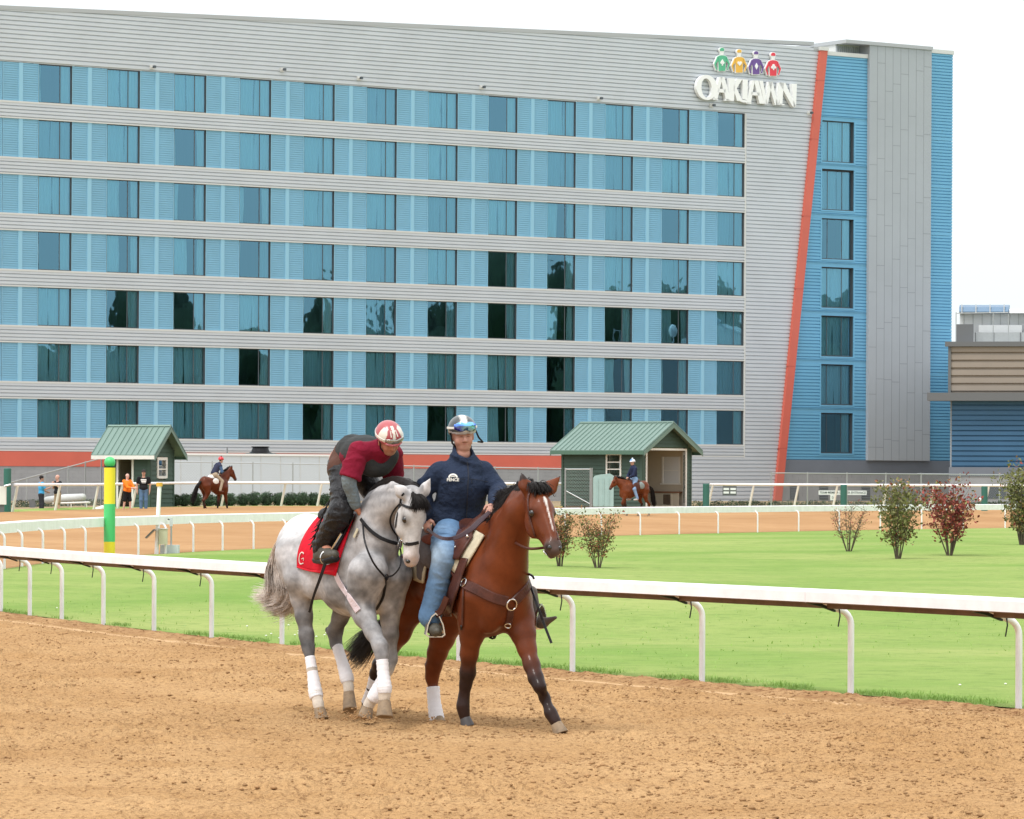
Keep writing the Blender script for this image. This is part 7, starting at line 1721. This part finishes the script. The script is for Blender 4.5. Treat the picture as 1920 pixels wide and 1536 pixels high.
# ================================================================== small figures far off
def figure(label, u, vfeet, px_h, Y, face, pose, cols, seed=0, name='person', bald=False):
    """standing person; face = heading angle in plan (deg, 0 = +x, -90 = toward the camera)"""
    base = P(u, vfeet, Y); sc = (px_h*Y/F_PX)/1.76; t = math.radians(face); f = np.array([math.cos(t), math.sin(t), 0]); l = np.array([-math.sin(t), math.cos(t), 0]); U = np.array([0, 0, 1.])
    W_ = lambda F, Lt, z: base+(f*F+l*Lt+U*z)*sc; R = np.array([f, l, U]); root = empty(name, tuple(base), label, 'person')
    sd = SDF(.012); H = head(sd, W_(.02, 0, 1.64), f+U*pose.get('nod', -.1), U, .98*sc); g = pose.get('girth', 1.0)
    sd.cap(W_(0, 0, 1.44), W_(.01, 0, 1.56), .062*sc, .058*sc); sd.ell(W_(0, 0, 1.25), np.array([.11*g, .17*g, .20])*sc, R, .05); sd.ell(W_(.01*g, 0, .98), np.array([.11*g, .155*g, .16])*sc, R, .05)
    arms = pose['arms']; legs = pose.get('legs', [(.02, -.10), (-.02, .10)])
    sh = {}; 
    for i, q in enumerate((-1, 1)):
        s_ = W_(0, q*.19*min(g, 1.1), 1.40); e_, w_ = W_(*arms[i][0]), W_(*arms[i][1]); sd.chain([(s_, .055*sc), (e_, .042*sc), (w_, .030*sc)], k=.03); sh[q] = (s_, e_, w_)
        hand(sd, w_, unit(w_-e_), unit(l*q+U*.2), -q, .5, sc, k=.01)
        F_, L_ = legs[i]; hip, kn, an = W_(0, q*.09, .92), W_(F_*.6+.03, q*.5*abs(L_)+q*.05, .50), W_(F_, L_, .08); sd.chain([(hip, .088*sc), (kn, .056*sc), (an, .038*sc)], k=.04); sh[('leg', q)] = (hip, kn, an); sd.cap(an-U*.045*sc, an+f*.15*sc-U*.05*sc, .036*sc, .030*sc, .02)
    V, Fq = sd.mesh(1); c_ = skincol(V, H, cols.get('skin', (.52, .30, .22)), brow=(.25, .2, .18) if bald else (.06, .04, .03))
    if bald: q_ = (V-H['at'](0, 0, 0))@H['R'].T; hh = (np.linalg.norm(q_, axis=1) < .17) & (q_[:, 2] > -.02); c_[hh & (c_[:, 0] < .06)] = cols.get('skin', (.52, .30, .22))
    mesh_obj('body', V, Fq, M_SKINV, root, col=c_)
    gg = g
    sd = SDF(.014); sd.ell(W_(0, 0, 1.24), np.array([.13*gg, .195*gg, .22])*sc, R, .05); sd.ell(W_(.015*gg, 0, 1.0), np.array([.135*gg, .18*gg, .16])*sc, R, .05)
    for q in (-1, 1):
        s_, e_, w_ = sh[q]; k_ = pose.get('sleeve', .6); end = s_*(1-k_)+e_*k_ if k_ <= 1 else e_*(2-k_)+w_*(k_-1); sd.cap(s_, s_*.5+(end if k_ <= 1 else e_)*.5, .078*sc, .074*sc, .04); sd.cap(s_, e_ if k_ > 1 else end, .078*sc, .070*sc, .04)
        if k_ > 1: sd.cap(e_, end, .065*sc, .05*sc, .03)
    V, Fq = sd.mesh(1); mesh_obj('shirt', V, Fq, cols['shirt'], root)
    sd = SDF(.014); sd.ell(W_(0, 0, .92), np.array([.125*gg, .175*gg, .12])*sc, R, .05)
    for q in (-1, 1):
        hip, kn, an = sh[('leg', q)]; 
        if pose.get('shorts'): sd.cap(hip, kn*.9+hip*.1, .105*sc, .098*sc, .04)
        else: sd.chain([(hip, .10*sc), (kn, .078*sc), (an, .064*sc)], k=.04)
    V, Fq = sd.mesh(1); mesh_obj('shorts' if pose.get('shorts') else 'trousers', V, Fq, cols['legs'], root)
    for q in (-1, 1):
        an = sh[('leg', q)][2]; MB().tube([an-f*.05*sc-U*.04*sc, an+f*.06*sc-U*.035*sc, an+f*.17*sc-U*.05*sc], [.045*sc, .046*sc, .032*sc], 8).build('shoe', cols.get('shoe', M_BLK), root, smooth=True)
    if cols.get('hair') is not None:
        sd = SDF(.011); sd.ell(H['at'](-.015, 0, .045), np.array([.105, .09, .088])*sc, H['R'], .02); sd.ell(H['at'](.10, 0, -.02), np.array([.06, .09, .09])*sc, H['R'], .01, sub=True)
        V, Fq = sd.mesh(1); mesh_obj(cols.get('hairname', 'hair'), V, Fq, cols['hair'], root)
    return dict(root=root, W=W_, H=H, sc=sc, f=f, l=l)
cs = lambda n, c: mat(n, c, .8, var=.08, vscale=8, bump=.3, bscale=12, bdist=.02, spec=.15)
wm = figure('woman with short dark hair in a bright blue top and dark trousers, seen from behind', 77, 967, 75, 168, 20, dict(arms=[((.12, -.22, 1.15), (.32, -.10, 1.22)), ((.10, .24, 1.12), (.30, .16, 1.05))], sleeve=.7, girth=1.0), dict(shirt=cs('bright_blue_top', (.07, .36, .66)), legs=cs('charcoal_trousers', (.035, .037, .045)), hair=cs('short_dark_hair', (.03, .025, .025)), skin=(.42, .24, .17)))
mn = figure('bald man in black polo and khaki shorts with hands raised to his chest', 108, 966, 76, 169, 215, dict(arms=[((.05, -.30, 1.18), (.20, -.03, 1.40)), ((.05, .30, 1.18), (.20, .05, 1.38))], sleeve=.6, girth=1.08, shorts=True), dict(shirt=cs('black_polo', (.018, .018, .02)), legs=cs('khaki_shorts', (.36, .27, .18)), skin=(.60, .34, .26)), bald=True)
og = figure('bald man in a bright orange top and black shorts leaning on the outer rail', 238, 960, 72, 171.5, -35, dict(arms=[((.22, -.22, 1.12), (.52, -.14, 1.10)), ((.22, .20, 1.12), (.52, .06, 1.10))], sleeve=1.5, girth=1.22, shorts=True, nod=-.3, legs=[(-.12, -.12), (.10, .12)]), dict(shirt=cs('orange_top', (.85, .22, .025)), legs=cs('black_shorts', (.015, .015, .017)), skin=(.62, .38, .31)), bald=True)
bk = figure('man in dark cap, black printed T-shirt and blue jeans by the narrow shed', 269, 960, 79, 174, -85, dict(arms=[((-.02, -.27, 1.13), (.04, -.26, .86)), ((.0, .27, 1.13), (.05, .25, .85))], sleeve=.62, girth=1.02), dict(shirt=cs('black_tshirt', (.014, .014, .016)), legs=cs('faded_jeans', (.10, .18, .30)), skin=(.50, .28, .21), hair=cs('dark_cap', (.04, .035, .035)), hairname='cap'))
mb = MB(); c_ = bk['W'](.145, 0, 1.30); Mt = frame(c_, -bk['l']*-1 if False else np.cross([0, 0, 1.], bk['f'])*1.0, bk['f']); mb.box((-.12, -.02, .01), (.12, .004, .07), 0, Mt); mb.box((-.10, -.02, -.06), (.11, .004, -.01), 0, Mt); mb.box((-.08, -.02, -.10), (.09, .002, -.08), 0, Mt); mb.build('chest_print', M_WHITE, bk['root'])
at = bk['H']['at']; MB().ball(at(.10, 0, .045), (.06, .06, .012), 10).build('cap_peak', bpy.data.materials['dark_cap'], bk['root'], smooth=True)
# bench, canvas roll and folding chair behind the couple
bn_ = empty('bench', tuple(P(128, 962, 176)), 'low pale bench with a long white roll lying behind the chatting couple', 'bench')
A_ = P(100, 944, 177); B_ = P(168, 942, 174); MB().tube([A_, B_], .045, 6).build('seat_rail', M_WTRIM, bn_)
for q in (.1, .5, .92): p = A_*(1-q)+B_*q; MB().tube([p, p-[0, 0, .42]], .03, 6).build('leg', M_CREAM, bn_)
A_ = P(88, 938, 178); B_ = P(156, 932, 175); tag(MB().tube([A_, (A_+B_)/2+[0, 0, .02], B_], [.16, .17, .15], 12).build('rolled_sheet', mat('pale_sheet', (.55, .57, .56), .7, var=.08), smooth=True), 'long pale rolled sheet lying along the bench behind the couple', 'roll')
fc = empty('folding_chair', tuple(P(57, 960, 176)), 'small dark folding chair behind the woman in blue', 'chair'); mb = MB(); a = P(54, 938, 176); b = P(60, 962, 176); mb.tube([a, b], .02, 5); mb.tube([a+[.25, 0, 0], b+[.25, 0, 0]], .02, 5); mb.build('frame', M_CAP, fc); MB().add([a, a+[.25, 0, 0], a+[.28, 0, -.32], a+[.03, 0, -.32]], [(0, 1, 2, 3)]).add([a+[.03, 0, -.32], a+[.28, 0, -.32], a+[.33, -.35, -.34], a+[.08, -.35, -.34]], [(0, 1, 2, 3)]).build('seat', M_CAP, fc)
wb = P(186, 957, 173.5); sd = SDF(.02); sd.ell(wb, (.25, .18, .16), None, .05); sd.ell(wb+[.14, 0, .10], (.13, .13, .12), None, .05); sd.ell(wb+[-.15, 0, -.03], (.14, .13, .10), None, .05); V, Fq = sd.mesh(1); tag(mesh_obj('plastic_sack', V, Fq, cs('white_plastic', (.66, .66, .65))), 'crumpled white plastic sack at the foot of the outer rail', 'sack')
lb = empty('notice_board', tuple(P(4, 960, 157)), 'white padded board at the left edge beside the green post', 'board'); c_ = P(3, 929, 157); MB().box(c_-[.5, .1, .36], c_+[.18, .1, .36]).build('board', M_WTRIM, lb); MB().box(c_-[.35, .05, .8], c_-[-.1, -.05, .36]).build('foot', M_CAP, lb); MB().tube([P(8, 912, 156.8), P(20, 909, 156.8)], .05, 6).build('clamp', M_GALV, lb)

# ------------------------------------------------------------------ two distant mounted horses
def small_horse(label, B, legs, headp, coat, tailp, s=.96, socks=(), maneside=1):
    root = empty('horse', tuple(B.O), label, 'horse'); sd = SDF(.02); W_ = lambda F, Lt, z: B.W(F*s, Lt*s, z*s)
    torso(sd, B, s, 0, tuck=.05); poll, muz = W_(*headp[0]), W_(*headp[1])
    sd.chain([(W_(.46, 0, 1.32), .23*s), (W_(.46, 0, 1.32)*.5+poll*.5-B.U*.02, .15*s), (poll-B.F*.03, .095*s)], k=.08, sq=(B.L, .72)); sd.cap(W_(.25, 0, 1.58), W_(.25, 0, 1.58)*.35+poll*.65, .09*s, .06*s, .08)
    H = horse_head(sd, B, poll, muz, B.L, ear_r=poll+B.U*.17*s-B.L*.07+B.F*.02, ear_l=poll+B.U*.17*s+B.L*.07+B.F*.02)
    for i, lg in enumerate(legs):
        q = -1 if i % 2 == 0 else 1; hind = i >= 2; rr = (.17, .10, .060, .052, .036, .043, .034) if not hind else (.20, .13, .075, .055, .036, .043, .034)
        pts = [W_(F_, q*lt, z) for F_, lt, z in lg]; sd.chain([(p, r*s) for p, r in zip(pts, rr)], k=.05)
    V, Fq = sd.mesh(2); c = coat_bay(V, B, H, poll); c = c*np.array(coat)
    for i in socks:
        p = W_(*(legs[i][-1][0], (-1 if i % 2 == 0 else 1)*legs[i][-1][1], legs[i][-1][2])); w = np.exp(-(np.linalg.norm(V-p, axis=1)/.12)**4)[:, None]; c = c*(1-w)+np.array([.62, .60, .56])*w
    mesh_obj('body', V, Fq, M_COATB, root, col=c)
    for i, lg in enumerate(legs): q = -1 if i % 2 == 0 else 1; p = W_(lg[-1][0], q*lg[-1][1], lg[-1][2]); hoof(p, p-B.U*.08+B.F*.02, B, parent=root, r=.05)
    a_, b_ = W_(.28, 0, 1.62), poll+B.U*.02; cr = [a_*(1-t)+b_*t+B.U*.09*math.sin(t*2.6) for t in np.linspace(0, 1, 9)]
    V, Fq = strands([[c0, c0+B.U*.03+B.L*.04*maneside, c0-B.U*.10+B.L*.13*maneside] for c0 in cr], 500, .02, .009, .004, seg=5, seed=31); mesh_obj('mane', V, Fq, M_HAIRB, root)
    V, Fq = strands([[W_(*p)+B.L*d for p in tailp] for d in (-.05, .05)], 500, .03, .010, .003, seg=8, seed=32); mesh_obj('tail', V, Fq, M_HAIRB, root)
    return root, W_, H
def small_rider(label, B, W_, lean, cols, helm, pom, lookf, kn=(.18, .26, 1.28), an=(-.02, .33, .92)):
    pel = W_(-.02, 0, 1.70); ch = pel+B.F*lean+B.U*math.sqrt(max(.02, .46**2-lean**2)); nk = ch+(ch-pel)*.28+B.F*.02; root = empty('person', tuple(pel), label, 'person')
    sd = SDF(.013); H = head(sd, nk+B.U*.15+B.F*.06*(lean > .1)+B.F*.02, lookf, B.U, 1.0)
    sd.cap(nk, H['at'](0, 0, -.05), .06, .058); sd.cap(pel, ch, .12, .13)
    R_, L_ = ch-B.L*.17, ch+B.L*.17; hR, hL = W_(.30, -.08, 1.80), W_(.30, .08, 1.80); eR, eL = (R_+hR)/2-B.L*.10-B.U*.10, (L_+hL)/2+B.L*.10-B.U*.10
    for s_, e_, w_, q in ((R_, eR, hR, -1), (L_, eL, hL, 1)): sd.chain([(s_, .055), (e_, .042), (w_, .030)]); hand(sd, w_, unit(w_-e_), unit(B.U+B.L*q*.4), q, .9, 1.0)
    lg = [(pel-B.L*.1, W_(kn[0], -kn[1], kn[2]), W_(an[0], -an[1], an[2])), (pel+B.L*.1, W_(kn[0], kn[1], kn[2]), W_(an[0], an[1], an[2]))]
    for h_, k_, a_ in lg: sd.chain([(h_, .085), (k_, .055), (a_, .038)])
    V, Fq = sd.mesh(1); mesh_obj('body', V, Fq, M_SKINV, root, col=skincol(V, H, (.45, .27, .2)))
    sd = SDF(.014); sd.cap(pel+B.U*.10, ch, .145, .158, .05); sd.cap(R_, L_, .085, .085, .05); sd.cap(ch, nk, .10, .075); V, Fq = sd.mesh(1); mesh_obj('jacket', V, Fq, cols[0], root)
    for s_, e_, w_ in ((R_, eR, hR), (L_, eL, hL)): sd = SDF(.014); sd.chain([(s_, .08), (e_, .064), (w_*.9+e_*.1, .046)]); V, Fq = sd.mesh(1); mesh_obj('sleeve', V, Fq, cols[1], root)
    sd = SDF(.014); sd.cap(pel-B.L*.06, pel+B.L*.06, .145, .145)
    for h_, k_, a_ in lg: sd.chain([(h_, .105), (k_, .075), (a_, .058)], k=.04)
    V, Fq = sd.mesh(1); mesh_obj('trousers', V, Fq, cols[2], root)
    for h_, k_, a_ in lg: sd = SDF(.012); sd.cap(a_+(k_-a_)*.35, a_, .052, .046); sd.cap(a_-B.U*.04, a_-B.U*.06+B.F*.16, .042, .034, .03); V, Fq = sd.mesh(1); mesh_obj('boot', V, Fq, cols[3], root)
    hel = helmet(H, root, helm, 1.05); MB().ball(H['at'](-.01, 0, .165), .035, 10).build('pompom', pom, hel, smooth=True)
    return root
flat = lambda c: (lambda q: np.tile(np.array(c), (len(q), 1)))
# left: walking away to the right
BL = Body(402, 176, -42, 0); Yl = 176; BL.O = np.array([(402-CU)/F_PX*Yl, Yl, HC-(962-hor(402))/F_PX*Yl])
legsL = [[(.46, .14, 1.12), (.50, .15, .92), (.56, .14, .55), (.58, .13, .48), (.62, .13, .30), (.66, .13, .12), (.68, .13, .07)], [(.46, .14, 1.12), (.40, .15, .92), (.34, .14, .55), (.33, .13, .48), (.30, .13, .30), (.27, .13, .12), (.26, .13, .07)],
         [(-.55, .13, 1.20), (-.50, .17, .95), (-.58, .16, .72), (-.72, .15, .56), (-.70, .15, .36), (-.68, .15, .13), (-.66, .15, .07)], [(-.55, .13, 1.20), (-.42, .17, .95), (-.42, .16, .72), (-.52, .15, .56), (-.42, .15, .36), (-.32, .15, .13), (-.29, .15, .07)]]
rt, W_, H_ = small_horse('dark bay horse walking away on the far track, white socks, tail hanging left', BL, legsL, ((.92, .0, 1.98), (1.20, -.02, 1.46)), (.75, .72, .8), [(-.78, 0, 1.42), (-.95, .02, 1.2), (-1.08, .05, .85), (-1.22, .08, .45)], .98, (0, 1, 3), 1)
small_rider('far rider in a red cap-covered helmet, navy vest, blue sleeves and tan breeches', BL, W_, .22, (cs('navy_vest', (.035, .04, .075)), cs('blue_sleeve', (.07, .13, .24)), cs('tan_breeches', (.36, .29, .21)), cs('brown_boot', (.14, .06, .045))), flat((.65, .015, .03)), M_BLK, BL.F-BL.U*.15, kn=(.26, .24, 1.42), an=(.10, .30, 1.02))
s_ = empty('saddle_cloth', tuple(W_(-.05, 0, 1.6)), 'white saddle cloth on the horse walking away', 'saddle cloth'); sd = SDF(.02)
sd.cap(W_(.02, 0, 1.60), W_(-.24, 0, 1.58), .13, .13, .03); sd.ell(W_(-.1, -.24, 1.42), (.17, .05, .14), BL.R, .09); sd.ell(W_(-.1, .24, 1.42), (.17, .05, .14), BL.R, .09); V, Fq = sd.mesh(1); mesh_obj('cloth', V, Fq, cs('white_cloth', (.75, .75, .73)), s_)
# right: walking left, a little toward the camera
Yr = 172; BRr = Body(1190, Yr, 152, 0); BRr.O = np.array([(1188-CU)/F_PX*Yr, Yr, HC-(967.5-hor(1188))/F_PX*Yr])
legsR = [[(.46, .14, 1.12), (.42, .15, .92), (.38, .14, .55), (.36, .13, .48), (.32, .13, .30), (.28, .13, .12), (.27, .13, .07)], [(.46, .14, 1.12), (.54, .15, .94), (.66, .14, .62), (.66, .13, .54), (.60, .13, .38), (.56, .13, .22), (.56, .13, .15)],
         [(-.55, .13, 1.20), (-.44, .17, .95), (-.44, .16, .72), (-.54, .15, .56), (-.46, .15, .36), (-.38, .15, .13), (-.36, .15, .07)], [(-.55, .13, 1.20), (-.52, .17, .95), (-.60, .16, .72), (-.76, .15, .56), (-.76, .15, .36), (-.76, .15, .13), (-.75, .15, .07)]]
rt, W_, H_ = small_horse('reddish bay horse walking left on the far track before the open shed', BRr, legsR, ((.98, .0, 1.72), (1.28, .0, 1.22)), (1.0, 1.05, 1.0), [(-.78, 0, 1.40), (-.98, 0, 1.2), (-1.04, 0, .8), (-1.10, .0, .45)], .92, (), -1)
small_rider('far rider in a blue and white helmet, navy jacket and pale blue jeans', BRr, W_, .03, (cs('dark_navy_jacket', (.018, .026, .06)), cs('dark_navy_sleeve', (.018, .026, .06)), cs('pale_jeans', (.22, .34, .52)), cs('white_shoe', (.5, .5, .5))), lambda q: np.where((q[:, 2:3] > .075) & (np.abs(q[:, 1:2]) < .06), (.10, .28, .68), (.68, .72, .78)), M_WHITE, BRr.F-BRr.U*.1+np.array([.0, -.3, 0]), kn=(.12, .28, 1.25), an=(-.02, .33, .82))
s_ = empty('saddle', tuple(W_(-.05, 0, 1.6)), 'dark western saddle with grey pad on the far reddish horse', 'saddle'); sd = SDF(.02)
sd.cap(W_(.22, 0, 1.62), W_(.24, 0, 1.72), .08, .05); sd.cap(W_(.2, 0, 1.58), W_(-.22, 0, 1.60), .11, .12, .04); sd.ell(W_(.0, -.28, 1.34), (.20, .05, .22), BRr.R, .05); sd.ell(W_(.0, .28, 1.34), (.20, .05, .22), BRr.R, .05); V, Fq = sd.mesh(1); mesh_obj('seat', V, Fq, M_BRN, s_)
sd = SDF(.02); sd.ell(W_(-.28, .27, 1.40), (.15, .05, .14), BRr.R, .05); sd.ell(W_(-.28, -.27, 1.40), (.15, .05, .14), BRr.R, .05); sd.cap(W_(-.28, .2, 1.52), W_(-.28, -.2, 1.52), .07, .07, .05); V, Fq = sd.mesh(1); mesh_obj('pad', V, Fq, cs('grey_pad', (.22, .26, .25)), s_)
build_track_later()
